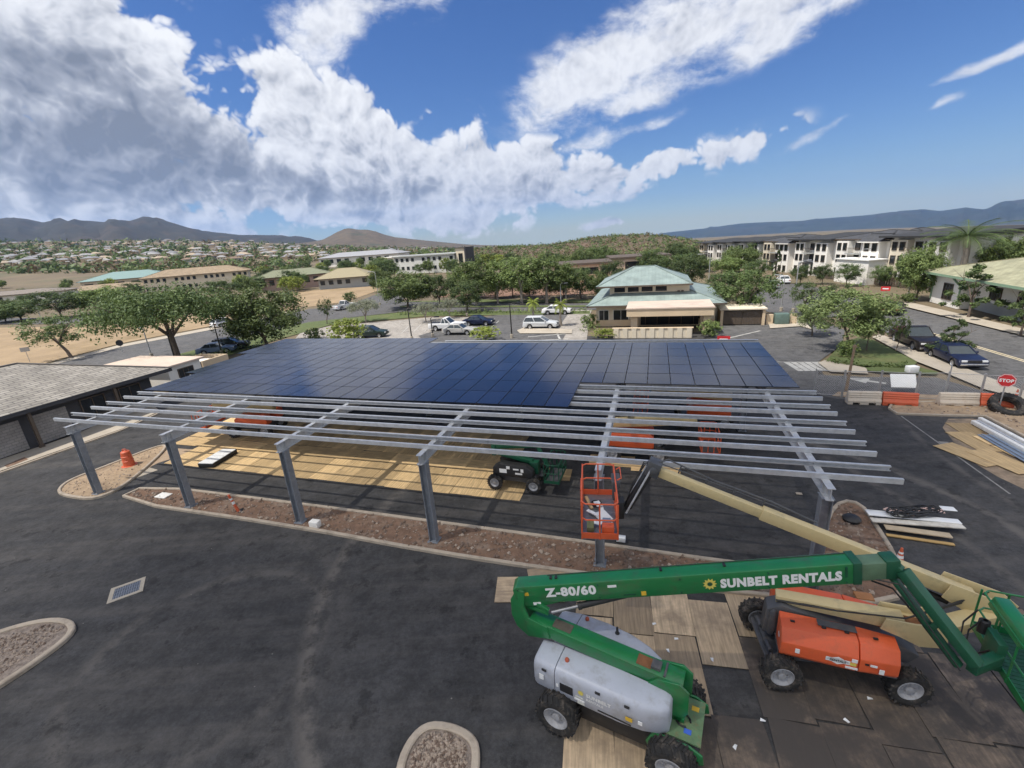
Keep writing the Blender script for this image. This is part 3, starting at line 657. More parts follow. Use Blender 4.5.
# ------------------------------------------------------------------ plywood
m_ply = plywood('plywood', (.60, .42, .21), (.2, .145, .09), .5, .78, .55)
m_ply2 = plywood('muddy_plywood', (.235, .175, .125), (.062, .053, .046), .30, .56, .95)
m_ply3 = plywood('worn_plywood', (.52, .39, .25), (.24, .18, .125), .42, .68, .8)
def sheet(loc, rot, m, label, group, L=2.44, Wd=1.22, seed=0):
    rg = random.Random(seed); mb = MB(); nx, ny = 5, 3; k = .018
    z = [[rg.uniform(0, .012) if (i in (0, nx) or j in (0, ny)) else 0 for j in range(ny + 1)] for i in range(nx + 1)]
    top = lambda i, j: Vector((-L / 2 + L * i / nx, -Wd / 2 + Wd * j / ny, k + z[i][j]))
    for i in range(nx):
        for j in range(ny): mb.poly([top(i, j), top(i + 1, j), top(i + 1, j + 1), top(i, j + 1)])
    e = [top(i, 0) for i in range(nx + 1)] + [top(nx, j) for j in range(1, ny + 1)] + [top(i, ny) for i in range(nx - 1, -1, -1)] + [top(0, j) for j in range(ny - 1, 0, -1)]
    for a, b in zip(e, e[1:] + e[:1]): mb.poly([a, b, b - Vector((0, 0, k)), a - Vector((0, 0, k))])
    o = mb.build('plywood_sheet', m); o.location = loc; o.rotation_euler = (0, 0, rot)
    return tag(o, label, 'plywood', group)
n = 0; rg = random.Random(11)
for row, (t0, along) in enumerate(((3.62, 1), (6.10, 0), (7.36, 1), (9.84, 0))):
    s = .1 if row == 0 else (-2.4 if row else 0)
    while s < (22.7 if row == 0 else 21.4):
        w = 1.225 if along else 2.445
        q = ST(s + w / 2 + rg.uniform(-.01, .01), t0 + (1.22 if along else .61) + rg.uniform(-.04, .04), .006 + .002 * (n % 2))
        sheet(q, SITE_ROT + (math.pi / 2 if along else 0) + rg.gauss(0, .008), m_ply, ['tan plywood sheet in the front row laid under the canopy', 'tan plywood sheet in the middle row laid under the canopy', 'tan plywood sheet in the rear rows laid under the canopy', 'tan plywood sheet in the rear rows laid under the canopy'][row], ['front', 'middle', 'rear', 'rear'][row] + ' row of plywood sheets under the canopy', seed=n)
        s += w + .01; n += 1
q = G(548, 474); sheet((q.x, q.y, .008), SITE_ROT + .05, m_ply, 'lone tan plywood sheet behind the small green lift', None, seed=201)
for i, (px, py) in enumerate(((612, 461), (655, 467))): q = G(px, py); sheet((q.x, q.y, .008 + .02 * i), SITE_ROT + .03, m_ply, ['tan plywood sheet just behind the raised orange basket', 'tan plywood sheet beside the black jib knuckle'][i], None, seed=203 + i)
# sheets under the two big lifts: a skewed patchwork, pale on the outside, black with mud inside
gA = R(-13); ga = Vector((math.cos(gA), math.sin(gA), 0)); gb = Vector((-ga.y, ga.x, 0)); o0 = Vector((-.15, 4.6, 0)); n = 300
for col in range(11):
    y = rg.uniform(-.5, .1)
    while y < 7.6:
        turn = rg.random() < .28 and col < 9 and col not in (0,)
        dirt = col + rg.uniform(-1.4, 1.4)
        p = o0 + ga * (col * 1.235 + .61) + gb * (y + (1.22))
        if dirt > .6 and rg.random() < .10: y += .7; continue
        edge = (p.y > 9.6 or col == 0)
        m = m_ply3 if (dirt < 1.4 or (edge and dirt < 4.5)) else m_ply2
        lab = 'worn pale plywood sheet on the asphalt around the green lift' if m is m_ply3 else 'mud blackened plywood sheet under and around the big lifts'
        sheet((p.x, p.y, .008 + .0013 * (n % 9)), gA + math.pi / 2 + rg.gauss(0, .03), m, lab, 'pale plywood sheets around the green lift' if m is m_ply3 else 'muddy plywood sheets under the big lifts', seed=n)
        y += 2.46 + rg.uniform(.0, .06); n += 1
for i, (px, py, a) in enumerate(((530, 590, -5), (562, 578, 4))): q = G(px, py); sheet((q.x, q.y, .03), R(a), m_ply3, 'clean pale plywood sheet sticking out under the left end of the green boom' if i == 0 else 'pale plywood sheet between the kerb and the green boom', None, seed=400 + i)
for i, (px, py, a) in enumerate(((972, 432, 35), (975, 442, 30), (968, 455, 12), (1002, 462, 18), (1005, 447, 28))):
    q = G(px, py); sheet((q.x, q.y, .012 + .012 * i), SITE_ROT - R(a) - .9, m_ply, 'tan plywood sheet laid under the steel stack by the sandy strip', 'plywood sheets under the steel stack', seed=420 + i)

# ------------------------------------------------------------------ boom lifts
m_green = mat('green_paint', (.014, .17, .05), .32, coat=.35, var=.12, scale=2, col2=(.06, .10, .05), c2amt=.55, c2scale=1.8)
m_dgreen = mat('dark_green_paint', (.010, .085, .042), .45, var=.15, scale=2, col2=(.04, .07, .05), c2amt=.4, c2scale=3)
m_grey = mat('light_grey_cover', (.43, .45, .50), .42, var=.07, scale=1.5, col2=(.28, .27, .26), c2amt=.55, c2scale=2.2)
m_orange = mat('orange_paint', (.72, .12, .04), .42, var=.1, scale=2, col2=(.36, .10, .05), c2amt=.4, c2scale=2)
m_cream = mat('cream_paint', (.60, .48, .25), .45, var=.1, scale=2, col2=(.34, .29, .17), c2amt=.6, c2scale=2)
m_rubber = mat('tyre_rubber', (.022, .021, .02), .85, var=.3, scale=8, col2=(.14, .115, .09), c2amt=.8, c2scale=4)
m_rim = mat('grey_rim', (.36, .36, .37), .5, var=.15, scale=6, col2=(.12, .1, .08), c2amt=.5, c2scale=6)
m_dark = mat('black_plastic', (.018, .018, .019), .55, var=.2, scale=5, col2=(.07, .06, .05), c2amt=.4, c2scale=4)
m_steel = mat('bare_steel', (.30, .30, .31), .4, .7, var=.2, scale=5)
m_white = mat('white_decal', (.80, .80, .78), .5, var=.03)
m_yellow = mat('yellow_decal', (.70, .58, .12), .5, var=.05)
m_blue = mat('blue_decal', (.05, .13, .55), .5)
m_dgrey = mat('dark_grey_paint', (.075, .077, .082), .5, var=.2, scale=4, col2=(.16, .14, .12), c2amt=.4, c2scale=3)
m_amber = mat('amber_lens', (.45, .10, .05), .3)

def off_road_wheel(root, c, axis, r=.53, w=.42, lugs=22):
    """A foam-filled lugged tyre, and its dished rim under it."""
    c = Vector(c); a = Vector(axis).normalized(); mb = MB()
    mb.lathe(c, a, [(-w * .38, r * .56), (-w * .46, r * .66), (-w * .5, r * .8), (-w * .44, r * .92), (-w * .2, r * .955), (w * .2, r * .955), (w * .44, r * .92), (w * .5, r * .8), (w * .46, r * .66), (w * .38, r * .56), (-w * .38, r * .56)], 36)
    u = a.orthogonal().normalized(); v = a.cross(u)
    for k in range(lugs):
        for sgn in (-1, 1):
            th = 2 * math.pi * (k + (.5 if sgn > 0 else 0)) / lugs; th2 = th + .2
            p0 = c + (u * math.cos(th) + v * math.sin(th)) * (r * .955) + a * sgn * w * .02; p1 = c + (u * math.cos(th2) + v * math.sin(th2)) * (r * .93) + a * sgn * w * .49
            rad = (u * math.cos((th + th2) / 2) + v * math.sin((th + th2) / 2)); mb.beam(p0, p1, r * .085, r * .12, rad)
    t = mb.build('tyre', m_rubber, root, world=True, smooth=True)
    mb = MB(); s = 1
    for sgn in (-1, 1):
        mb.lathe(c, a * sgn, [(w * .40, r * .58), (w * .43, r * .55), (w * .36, r * .5), (w * .16, r * .42), (w * .16, r * .2), (w * .34, r * .18), (w * .36, r * .12), (w * .36, .001)], 28)
        for k in range(9): th = 2 * math.pi * k / 9; p = c + (u * math.cos(th) + v * math.sin(th)) * r * .31 + a * sgn * w * .16; mb.tube([p, p + a * sgn * .03], r * .03, 6)
    org = Vector(root.location)
    for q in range(len(mb.v)): mb.v[q] = mb.v[q] - org
    mb.build('rim', m_rim, t, smooth=True)
    return t

def hood(root, name, outline, z0, z1, O, X, Y, m, bev=.12, slope=0.0, inset=.12):
    """A moulded cover: the outline grown up from z0 to z1, drawn in at the top."""
    cx = sum(p[0] for p in outline) / len(outline); cy = sum(p[1] for p in outline) / len(outline); mb = MB(); n = len(outline); b = 0
    def P(p, z, k): return O + X * (cx + (p[0] - cx) * (1 - k)) + Y * (cy + (p[1] - cy) * (1 - k * 1.6)) + Vector((0, 0, z + slope * (p[0] - cx)))
    lv = [(z0, .06), (z0 + (z1 - z0) * .22, 0), (z0 + (z1 - z0) * .62, .01), (z1, inset)]
    for z, k in lv: mb.v += [P(p, z, k) for p in outline]
    for j in range(len(lv) - 1):
        for i in range(n): q = (i + 1) % n; mb.face((j * n + i, j * n + q, (j + 1) * n + q, (j + 1) * n + i))
    mb.face(range(n)[::-1]); mb.face(range(3 * n, 4 * n))
    return mb.build(name, m, root, world=True, bevel=bev, seg=3)
def plate(mb, outline, O, X, Z, Y, y0, y1):
    mb.prism(outline, lambda a, b, d: O + X * a + Z * b + Y * d, y0, y1)
def basket(root, O, X, Y, Lx, Ly, m_rail, m_floor, toe=.16, top=1.1, r=.022, gate=True):
    """Work platform: mesh floor with a toe board, two rails all round, posts, a gate. O is a floor corner."""
    O = Vector(O); Z = Vector((0, 0, 1)); P = lambda x, y, z: O + X * x + Y * y + Z * z
    mb = MB(); mb.box(P(Lx / 2, Ly / 2, 0), (Lx, Ly, .03), ax=(X, Y, Z))
    for k in range(int(Lx / .11)): mb.box(P(.06 + k * .11, Ly / 2, .019), (.03, Ly * .96, .012), ax=(X, Y, Z))
    mb.build('platform_floor', m_floor, root, world=True)
    mb = MB()
    for a, b in (((0, 0), (Lx, 0)), ((Lx, 0), (Lx, Ly)), ((Lx, Ly), (0, Ly)), ((0, Ly), (0, 0))):
        mb.beam(P(*a, toe / 2 + .016), P(*b, toe / 2 + .016), .02, toe)
    mb.build('toe_board', m_rail, root, world=True)
    mb = MB()
    c = .12
    for z in (top, top * .55):
        loop = [P(c, 0, z), P(Lx - c, 0, z), P(Lx, c, z), P(Lx, Ly - c, z), P(Lx - c, Ly, z), P(c, Ly, z), P(0, Ly - c, z), P(0, c, z), P(c, 0, z)]
        mb.tube(loop, r, 8)
    for x in (0, .33, .66, 1):
        for y in (0, 1): mb.tube([P(Lx * x, Ly * y, 0), P(Lx * x, Ly * y, top)], r, 8)
    for x in (0, 1): mb.tube([P(Lx * x, Ly * .5, 0), P(Lx * x, Ly * .5, top)], r, 8)
    mb.build('guard_rail', m_rail, root, world=True)
    mb = MB(); mb.tube([P(Lx * .36, Ly + .03, .25), P(Lx * .36, Ly + .03, top - .06), P(Lx * .64, Ly + .03, top - .06), P(Lx * .64, Ly + .03, .25), P(Lx * .36, Ly + .03, .25)], r * .8, 8)
    mb.build('gate', m_rail, root, world=True)

Zv = Vector((0, 0, 1))
# --- big green lift -------------------------------------------------
gd = Vector((.876, -.482, 0)).normalized(); gn = Vector((-gd.y, gd.x, 0)); gc = Vector((2.16, 8.40, 0))
GL = thing('boom_lift', 'large green articulated boom lift with light grey engine covers in the foreground', 'boom lift', (gc.x, gc.y, .02))
WR = .55
for sx in (-1, 1):
    for sy in (-1, 1): off_road_wheel(GL, gc + gd * 1.36 * sx + gn * .87 * sy + Zv * (WR + .035), gn, WR, .44)
mb = MB(); P = lambda x, y, z: gc + gd * x + gn * y + Zv * z
plate(mb, [(-1.75, .5), (-1.6, .95), (1.6, .95), (1.9, .8), (1.9, .5), (1.5, .38), (-1.5, .38)], gc, gd, Zv, gn, -.62, .62)
mb.build('chassis', m_dark, GL, world=True, bevel=.03)  # black colour stands in for the shadow under the hood
mb = MB()
for sy in (-1, 1): plate(mb, [(.75, .62), (.9, 1.0), (1.7, 1.0), (1.98, .86), (2.02, .62), (1.8, .5), (.8, .5)], gc, gd, Zv, gn, sy * .60, sy * .66)
mb.build('side_plate', m_green, GL, world=True, bevel=.02)
mb = MB(); mb.box(P(1.5, 0, .975), (.85, 1.1, .04), ax=(gd, gn, Zv)); mb.build('deck_plate', mat('worn_green_deck', (.12, .20, .10), .6, var=.3, scale=4, col2=(.25, .15, .07), c2amt=.6, c2scale=5), GL, world=True)
mb = MB(); mb.tube([P(1.5 + .16 * math.cos(a), -.1 + .16 * math.sin(a), 1.02) for a in [k * .52 for k in range(11)]], .022, 6); mb.build('lifting_ring', m_dark, GL, world=True)
mb = MB()
for x in (-1.36, 1.36): mb.beam(P(x, -.8, WR), P(x, .8, WR), .26, .24)
for sy in (-1, 1): mb.box(P(1.6, sy * .66 + .02 * sy, .74), (.5, .03, .22), ax=(gd, gn, Zv))
mb.build('axle', m_dark, GL, world=True)
mb = MB(); mb.lathe(gc + Zv * .95, Zv, [(0, .62), (.14, .62), (.14, .3)], 30); mb.build('slewing_ring', m_dark, GL, world=True)
td = Vector((.857, -.515, 0)).normalized(); tn = Vector((-td.y, td.x, 0)); TO = gc - td * .12 + tn * .18; Q = lambda x, y, z: TO + td * x + tn * y + Zv * z
def moulded(name, f, stations):
    mb = MB(); b0 = 0
    pr = [(.0, 1.0), (.93, 1.0), (.96, 1.03), (.97, 1.14), (1.0, 1.18), (1.0, 1.55), (.985, 1.66), (.945, 1.74), (.88, 1.79), (.78, 1.815), (.4, 1.85), (.0, 1.86)]; n = len(pr)
    for x, yi, yo, zt in stations: mb.v += [Q(x, f * (yi + (yo - yi) * u_), .94 + (z_ - .94) * zt) for u_, z_ in pr]
    for i in range(len(stations) - 1):
        for j in range(n): k = (j + 1) % n; mb.face((i * n + j, i * n + k, (i + 1) * n + k, (i + 1) * n + j))
    mb.face(range(n)[::-1]); mb.face([(len(stations) - 1) * n + j for j in range(n)])
    o = mb.build(name, m_grey, GL, world=True, smooth=True); o.data.set_sharp_from_angle(angle=R(50)); return o
moulded('end_cover', -1, [(-1.96, .3, .80, .86), (-1.93, .29, .90, .94), (-1.84, .28, .95, .98), (-1.33, .28, .98, 1.0)])
moulded('engine_cover', -1, [(-1.31, .28, .98, 1.0), (-.4, .28, .99, 1.0), (.35, .28, .98, .98), (.85, .28, .92, .95), (1.2, .29, .80, .91), (1.33, .3, .70, .86), (1.38, .31, .62, .78)])
moulded('end_cover', 1, [(-1.94, .34, .86, .84), (-1.88, .32, .97, .95), (-1.33, .3, 1.06, 1.0)])
moulded('engine_cover', 1, [(-1.31, .3, 1.06, 1.0), (-.6, .3, 1.06, 1.0), (.1, .3, .98, .98), (.6, .3, .82, .94), (1.0, .3, .58, .88), (1.15, .3, .42, .8)])
for x, y in ((-1.12, -.62), (-1.12, .8)):
    mb = MB(); mb.lathe(Q(x, y, 1.84), Zv, [(0, .055), (.05, .055), (.08, .035), (.085, .001)], 14); mb.build('beacon', m_amber, GL, world=True, smooth=True)
mb = MB(); mb.lathe(Q(-.25, .72, 1.84), Zv, [(0, .06), (.02, .06), (.03, .035), (.2, .03), (.21, .001)], 12); mb.build('exhaust_cap', m_dark, GL, world=True)
mb = MB(); mb.box(Q(-1.0, -.985, 1.36), (.34, .03, .24), ax=(td, tn, Zv)); mb.build('control_panel', m_dark, GL, world=True)
mb = MB(); sun_c = Q(-.62, -.999, 1.46)
def sunburst(mb, c, X, Y, r, petals=10):
    pts = []
    for k in range(petals * 2): a = math.pi * k / petals; q = r if k % 2 == 0 else r * .66; pts.append(c + X * math.cos(a) * q + Y * math.sin(a) * q)
    for k in range(petals * 2): mb.poly([c, pts[k], pts[(k + 1) % (petals * 2)]])
tilt = (Zv * .97 - tn * .0).normalized()
mb.mi(0); sunburst(mb, sun_c, td, tilt, .085); mb.build('cover_emblem', m_yellow, GL, world=True); mb = MB(); put_text(mb, 'SUNBELT', .14, Q(-.48, -1.0, 1.42), td, tilt, .006)
mb.build('cover_lettering', m_white, GL, world=True); mb = MB(); put_text(mb, 'RENTALS', .10, Q(-.48, -1.0, 1.30), td, tilt, .003); mb.build('cover_lettering', m_white, GL, world=True)
for k, (x, z, w, h) in enumerate(((-.66, 1.24, .2, .05), (-.66, 1.16, .26, .05), (-.62, 1.08, .18, .06), (-1.24, 1.32, .06, .09))): mb = MB(); mb.box(Q(x, -.992, z + .04), (w, .012, h), ax=(td, tn, Zv)); mb.build('cover_decal', m_white if k % 2 else mat('grey_decal', (.55, .55, .5), .5), GL, world=True)
# turntable tower and folded lower boom
mb = MB()
for y in (-.27, .27): plate(mb, [(.55, 1.0), (1.55, 1.0), (1.72, 1.35), (1.72, 1.95), (1.5, 2.12), (1.0, 2.02), (.6, 1.6)], TO, td, Zv, tn, y - .03, y + .03)
mb.box(Q(1.15, 0, 1.08), (1.0, .6, .14), ax=(td, tn, Zv)); mb.build('turntable_tower', m_green, GL, world=True, bevel=.012)
LB0, LB1 = Q(1.55, 0, 1.86), Q(-2.33, -.14, 2.22)
mb = MB(); mb.beam(LB0, LB1, .46, .36, w2=.44, h2=.36); mb.build('lower_boom', m_green, GL, world=True, bevel=.02)
mb = MB(); ld = (LB1 - LB0).normalized(); mb.box(LB0 + ld * .62 + Zv * .21, (.22, .24, .1), ax=(ld, tn, ld.cross(tn))); mb.box(LB0 + ld * .40 + Zv * .195, (.05, .4, .05), ax=(ld, tn, ld.cross(tn))); mb.build('boom_bracket', m_dgrey, GL, world=True)
A = Vector((-.30, 9.86, 3.02)); B = Vector((8.25, 8.42, 4.28)); bd = (B - A).normalized(); bs = bd.cross(Zv).normalized(); bu = bs.cross(bd)   # bs points towards the viewer
mb = MB()
for k in (-.22, .22):
    O_ = LB1 + tn * k * .9
    plate(mb, [(-.62, -.22), (.02, -.42), (.36, -.22), (.50, .12), (.50, .62), (.30, 1.02), (.06, 1.02), (.10, .55), (-.02, .20), (-.55, .12)], O_, -td, Zv, tn, -.03, .03)
mb.build('elbow_bracket', m_green, GL, world=True, bevel=.012)
mb = MB(); e0 = LB1 + td * .1 + Zv * .25
mb.beam(e0 - td * .5 + Zv * .5, e0 + td * .42 + Zv * .22, .1, .12); mb.beam(e0 - td * .48 + Zv * .12, e0 + td * .42 + Zv * .16, .1, .12); mb.build('elbow_link', m_green, GL, world=True, bevel=.015)
mb = MB(); c0_ = e0 + td * .5 + Zv * .2; c1_ = A + bd * 3.0 - bu * .33; cm_ = c0_ + (c1_ - c0_) * .34
mb.mi(0); mb.tube([cm_, c1_], .085, 14); mb.lathe(cm_, c1_ - cm_, [(-.02, .03), (-.02, .1), (.08, .1), (.08, .08)], 14); mb.mi(1); mb.tube([c0_, cm_], .045, 10); mb.build('lift_cylinder', [m_dark, m_steel], GL, world=True, smooth=True)
# upper boom, its telescoping section and the writing on it
BW, BH = .42, .56; Bo = A + (B - A) * .93
mb = MB()
prof = [(0, -.02), (0, .24), (.12, .28), (1, .28), (1, -.28), (.13, -.28), (.02, -.22)]
LBM = (Bo - A).length
mb.prism([(-.02, -.06), (-.02, .2), (.10, .28), (LBM, .28), (LBM, -.28), (1.15, -.28), (.75, -.36), (.2, -.36)], lambda a, b, d: A + bd * a + bu * b + bs * d, -BW / 2, BW / 2)
mb.build('upper_boom', m_green, GL, world=True, bevel=.025)
mb = MB(); mb.beam(Bo - bd * .3 - bu * .02, B - bu * .02, .34, .46); mb.build('boom_extension', mat('faded_green_paint', (.10, .17, .10), .5, var=.2, scale=4), GL, world=True, bevel=.02)
mb = MB(); mb.beam(Bo - bd * .16, Bo + bd * .02, BW + .03, BH + .03); mb.build('wear_collar', m_dgreen, GL, world=True, bevel=.01)
mb = MB(); mb.tube([A + bd * .9 - bs * .16 + bu * .285, Bo - bs * .16 + bu * .285], .012, 6)
for k in (1.0, 1.14, 3.8, 5.3): mb.box(A + bd * k + bu * .295 - bs * .05, (.06, .1, .05), ax=(bd, bs, bu))
mb.build('hose_track', m_dark, GL, world=True)
face = lambda a, b: A + bd * a + bu * b + bs * (BW / 2 + .004)
mb = MB(); put_text(mb, 'Z-80/60', .36, face(.82, -.07), bd, bu, .018, sx=1.0, width=1.32); mb.build('model_lettering', m_white, GL, world=True); mb = MB()
sc_ = (722 - 512) / (890 - 512.0)
put_text(mb, 'SUNBELT', .33, face(5.12, -.13), bd, bu, .02, width=1.27); mb.build('boom_lettering', m_white, GL, world=True); mb = MB(); put_text(mb, 'RENTALS', .33, face(6.50, -.13), bd, bu, .02, width=1.26)
mb.build('boom_lettering', m_white, GL, world=True)
mb = MB(); mb.mi(0); sunburst(mb, face(4.88, -.01), bd, bu, .17, 11); mb.mi(1); sunburst(mb, face(4.88, -.01) + bs * .002, bd, bu, .075, 14); mb.build('boom_emblem', [m_yellow, m_dgreen], GL, world=True)
# jib and platform
J0 = Vector((8.42, 8.30, 4.18)); J1 = Vector((9.10, 6.98, 2.86)); jd = (J1 - J0).normalized(); js = jd.cross(Zv).normalized(); ju = js.cross(jd)
mb = MB(); mb.box(B + bd * .06, (.3, .36, .5), ax=(bd, bs, bu)); mb.beam(B + bd * .1 + bu * .12, J0 + ju * .12, .2, .16); mb.build('jib_knuckle', m_dgreen, GL, world=True, bevel=.03)
mb = MB(); mb.beam(J0 + ju * .15, J1 + ju * .15, .26, .2); mb.beam(J0 - ju * .16, J1 - ju * .2, .16, .12); mb.beam(J0 + jd * 1.1 + ju * .1, J0 + jd * 1.2 - ju * .16, .2, .12); mb.build('jib', m_dgreen, GL, world=True, bevel=.02)
bX = Vector((-.42, -.907, 0)).normalized(); bY = Vector((.907, -.42, 0)).normalized()
BO = Vector((10.52, 8.28, 2.42))
basket(GL, BO, bX, bY, 2.3, .95, m_green, m_dgreen, r=.022)
mb = MB(); plate(mb, [(.45, 1.02), (.52, 1.24), (.78, 1.24), (.92, 1.06), (.92, .98), (.45, .98)], BO + bX * .35 - bY * .48, bY, Zv, bX, 0, 1.25); mb.build('control_box', m_green, GL, world=True, bevel=.03)
mb = MB(); mb.box(BO + bX * .95 + bY * .34 + Zv * 1.15, (1.0, .16, .02), ax=(bX, (bY - Zv * .9).normalized(), (Zv + bY * .9).normalized())); mb.build('control_label', m_blue, GL, world=True)
mb = MB(); mb.beam(J1 + jd * .05, BO + bX * 1.3 - bY * .1 + Zv * .4, .2, .24); mb.box(BO + bX * 1.1 - bY * .1 + Zv * .42, (.5, .16, .7), ax=(bX, bY, Zv)); mb.build('platform_mount', m_dgreen, GL, world=True, bevel=.02)
mb = MB(); mb.lathe(BO + bX * .7 - bY * .16 + Zv * .5, Zv, [(0, .1), (.3, .1), (.32, .05)], 12)
for k in range(2):
    p = BO + bX * (.5 + .25 * k) - bY * .22; mb.tube([p + Zv * .9, p - bY * .18 + Zv * .5, p - bY * .25 + bX * .2 + Zv * (.1 - .08 * k), p + bX * .5 - bY * .1 + Zv * .1, p + bX * .7 + Zv * .45], .018, 6)
mb.build('hydraulic_hose', m_dark, GL, world=True)

# --- big orange lift --------------------------------------------------
od = Vector((.978, -.207, 0)).normalized(); on = Vector((-od.y, od.x, 0)); oc = Vector((8.20, 9.62, 0))
OL = thing('boom_lift', 'orange boom lift with cream arms holding its basket up under the bare canopy purlins', 'boom lift', (oc.x, oc.y, .02))
WR2 = .5; P = lambda x, y, z: oc + od * x + on * y + Zv * z
for sx in (-1, 1):
    for sy in (-1, 1): off_road_wheel(OL, P(1.46 * sx, .98 * sy, WR2 + .035), on, WR2, .38, 20)
mb = MB(); plate(mb, [(-1.3, .45), (-1.25, .85), (1.3, .85), (1.4, .45)], oc, od, Zv, on, -.5, .5); mb.build('chassis', m_dgrey, OL, world=True, bevel=.03)
for x in (-1.46, 1.46):
    mb = MB(); mb.beam(P(x, -.82, .56), P(x, .82, .56), .34, .3); mb.beam(P(x - .24, -.7, .66), P(x - .24, .7, .66), .12, .1)
    for y in (-.55, .3): mb.tube([P(x - .12, y, .78), P(x - .12, y + .35, .78)], .06, 10)
    mb.build('axle', m_dgrey, OL, world=True, bevel=.015)
od2 = Vector((.92, -.39, 0)).normalized(); on2 = Vector((-od2.y, od2.x, 0)); OT = Vector((8.12, 9.50, 0)); Q2 = lambda x, y, z: OT + od2 * x + on2 * y + Zv * z
mb = MB(); mb.lathe(oc + Zv * .85, Zv, [(0, .55), (.12, .55), (.12, .3)], 28); mb.build('slewing_ring', m_dark, OL, world=True)
mb = MB(); mb.box(Q2(0, 0, .98), (2.6, 1.7, .06), ax=(od2, on2, Zv)); plate(mb, [(-1.6, .95), (-1.55, 1.75), (-1.2, 1.95), (1.0, 1.55), (1.5, 1.45), (1.9, 1.25), (1.7, .95)], OT, od2, Zv, on2, -.24, .24); mb.build('turntable', m_dgrey, OL, world=True, bevel=.03)
def orange_cover(y0, y1, seam):
    f = 1 if y1 > y0 else -1
    def sec(mb, x0, x1, t0=0.0, t1=0.0):
        pr = [(y0, .98), (y1 * .9, .98), (y1, 1.12), (y1, 1.48), (y1 * .80, 1.80), (y0, 1.86)]
        b = len(mb.v)
        for x, tp in ((x0, t0), (x1, t1)): mb.v += [Q2(x, y0 + (y - y0) * (1 - tp), .98 + (z - .98) * (1 - tp * .5)) for y, z in pr]
        n = len(pr); mb.face([b + i for i in range(n)][::-1]); mb.face([b + n + i for i in range(n)])
        for i in range(n): j = (i + 1) % n; mb.face((b + i, b + j, b + n + j, b + n + i))
    mb = MB(); sec(mb, -1.28, seam - .012); mb.build('engine_cover', m_orange, OL, world=True, bevel=.022, seg=2)
    mb = MB(); sec(mb, seam + .012, 1.28, 0, .16); mb.build('tank_cover', m_orange, OL, world=True, bevel=.022, seg=2)
orange_cover(-.32, -1.02, .42); orange_cover(.32, 1.12, .42)
mb = MB(); mb.box(Q2(.0, -.46, 1.865), (.85, .22, .012), ax=(od2, on2, Zv)); mb.build('cover_vent', m_dgrey, OL, world=True)
mb = MB(); yf = -1.026
def fp(x, z): return Q2(x, yf, z)
mb.mi(0); mb.poly([fp(-.28, 1.30), fp(-.02, 1.18), fp(.24, 1.30), fp(-.02, 1.42)]); mb.poly([fp(-.28, 1.36), fp(-.28, 1.24), fp(.24, 1.24), fp(.24, 1.36)])
mb.mi(1); put_text(mb, 'RENTALS', .09, Q2(-.02, yf - .004, 1.265), od2, Zv, .001, mid=True, width=.34)
mb.build('cover_emblem', [m_white, m_dark], OL, world=True)
for x_, z_, w_, h_, y_, m_ in ((.32, 1.40, .12, .1, 0, m_white), (.28, 1.16, .26, .06, 0, m_white), (.72, 1.36, .14, .06, .012, m_white), (.3, 1.28, .13, .08, 0, m_yellow), (.58, 1.37, .08, .05, .006, m_dark)): mb = MB(); mb.box(Q2(x_, yf + y_, z_), (w_, .012, h_), ax=(od2, on2, Zv)); mb.build('cover_decal', m_, OL, world=True)
mb = MB()
ew = Q2(-1.285, -.68, 1.4)
mb.mi(0); mb.poly([ew - on2 * .1, ew - Zv * .1, ew + on2 * .1, ew + Zv * .1]); mb.build('cover_emblem', m_white, OL, world=True)
# lower (tower) boom lying along the machine, widening to its far end
T0, T1 = Vector((6.95, 10.12, 1.96)), Vector((9.42, 8.86, 2.12)); tdr = (T1 - T0).normalized()
mb = MB(); mb.beam(T0, T1, .32, .24, w2=.40, h2=.34); mb.build('tower_boom', m_cream, OL, world=True, bevel=.02)
mb = MB(); ts = tdr.cross(Zv).normalized(); tu = ts.cross(tdr)
for k in (-.3, .3): plate(mb, [(-.5, -.12), (-.4, .22), (.2, .22), (.75, .35), (.82, -.3), (.3, -.42), (-.1, -.25)], T1, tdr, tu, ts, k - .025, k + .025)
mb.box(T1 + tdr * .35 - tu * .1, (.7, .56, .25), ax=(tdr, ts, tu)); mb.build('boom_riser', m_cream, OL, world=True, bevel=.015)
mb = MB(); plate(mb, [(-1.5, .95), (-1.34, .9), (-1.3, 1.2), (-1.3, 1.72), (-1.38, 1.8), (-1.48, 1.7)], OT, od2, Zv, on2, -.3, .3); mb.build('counterweight', m_dgrey, OL, world=True, bevel=.04)
U0, U1 = Vector((11.15, 8.98, 2.62)), Vector((4.22, 12.34, 4.92)); ud = (U1 - U0).normalized(); us = ud.cross(Zv).normalized(); uu = us.cross(ud); UL = (U1 - U0).length
mb = MB(); mb.beam(U0, U0 + ud * UL * .62, .27, .36); mb.build('main_boom', m_cream, OL, world=True, bevel=.02)
mb = MB(); mb.beam(U0 + ud * UL * .6, U1, .21, .28); mb.build('boom_extension', m_cream, OL, world=True, bevel=.015)
mb = MB(); 
for k in (-.24, .24): plate(mb, [(-.9, -.3), (-1.05, .1), (-.6, .3), (.6, .26), (.6, -.2), (.0, -.34)], U0, ud, uu, us, k - .02, k + .02)
mb.beam(U0 - ud * .7 - uu * .1, T1 + tdr * .7, .4, .3); mb.build('upright', m_cream, OL, world=True, bevel=.015)
mb = MB(); mb.mi(0); mb.tube([U0 + ud * .3 - uu * .4, U0 + ud * 1.9 - uu * .3], .08, 12); mb.mi(1); mb.tube([U0 + ud * 1.9 - uu * .3, U0 + ud * 2.6 - uu * .25], .045, 10); mb.build('lift_cylinder', [m_dark, m_steel], OL, world=True, smooth=True)
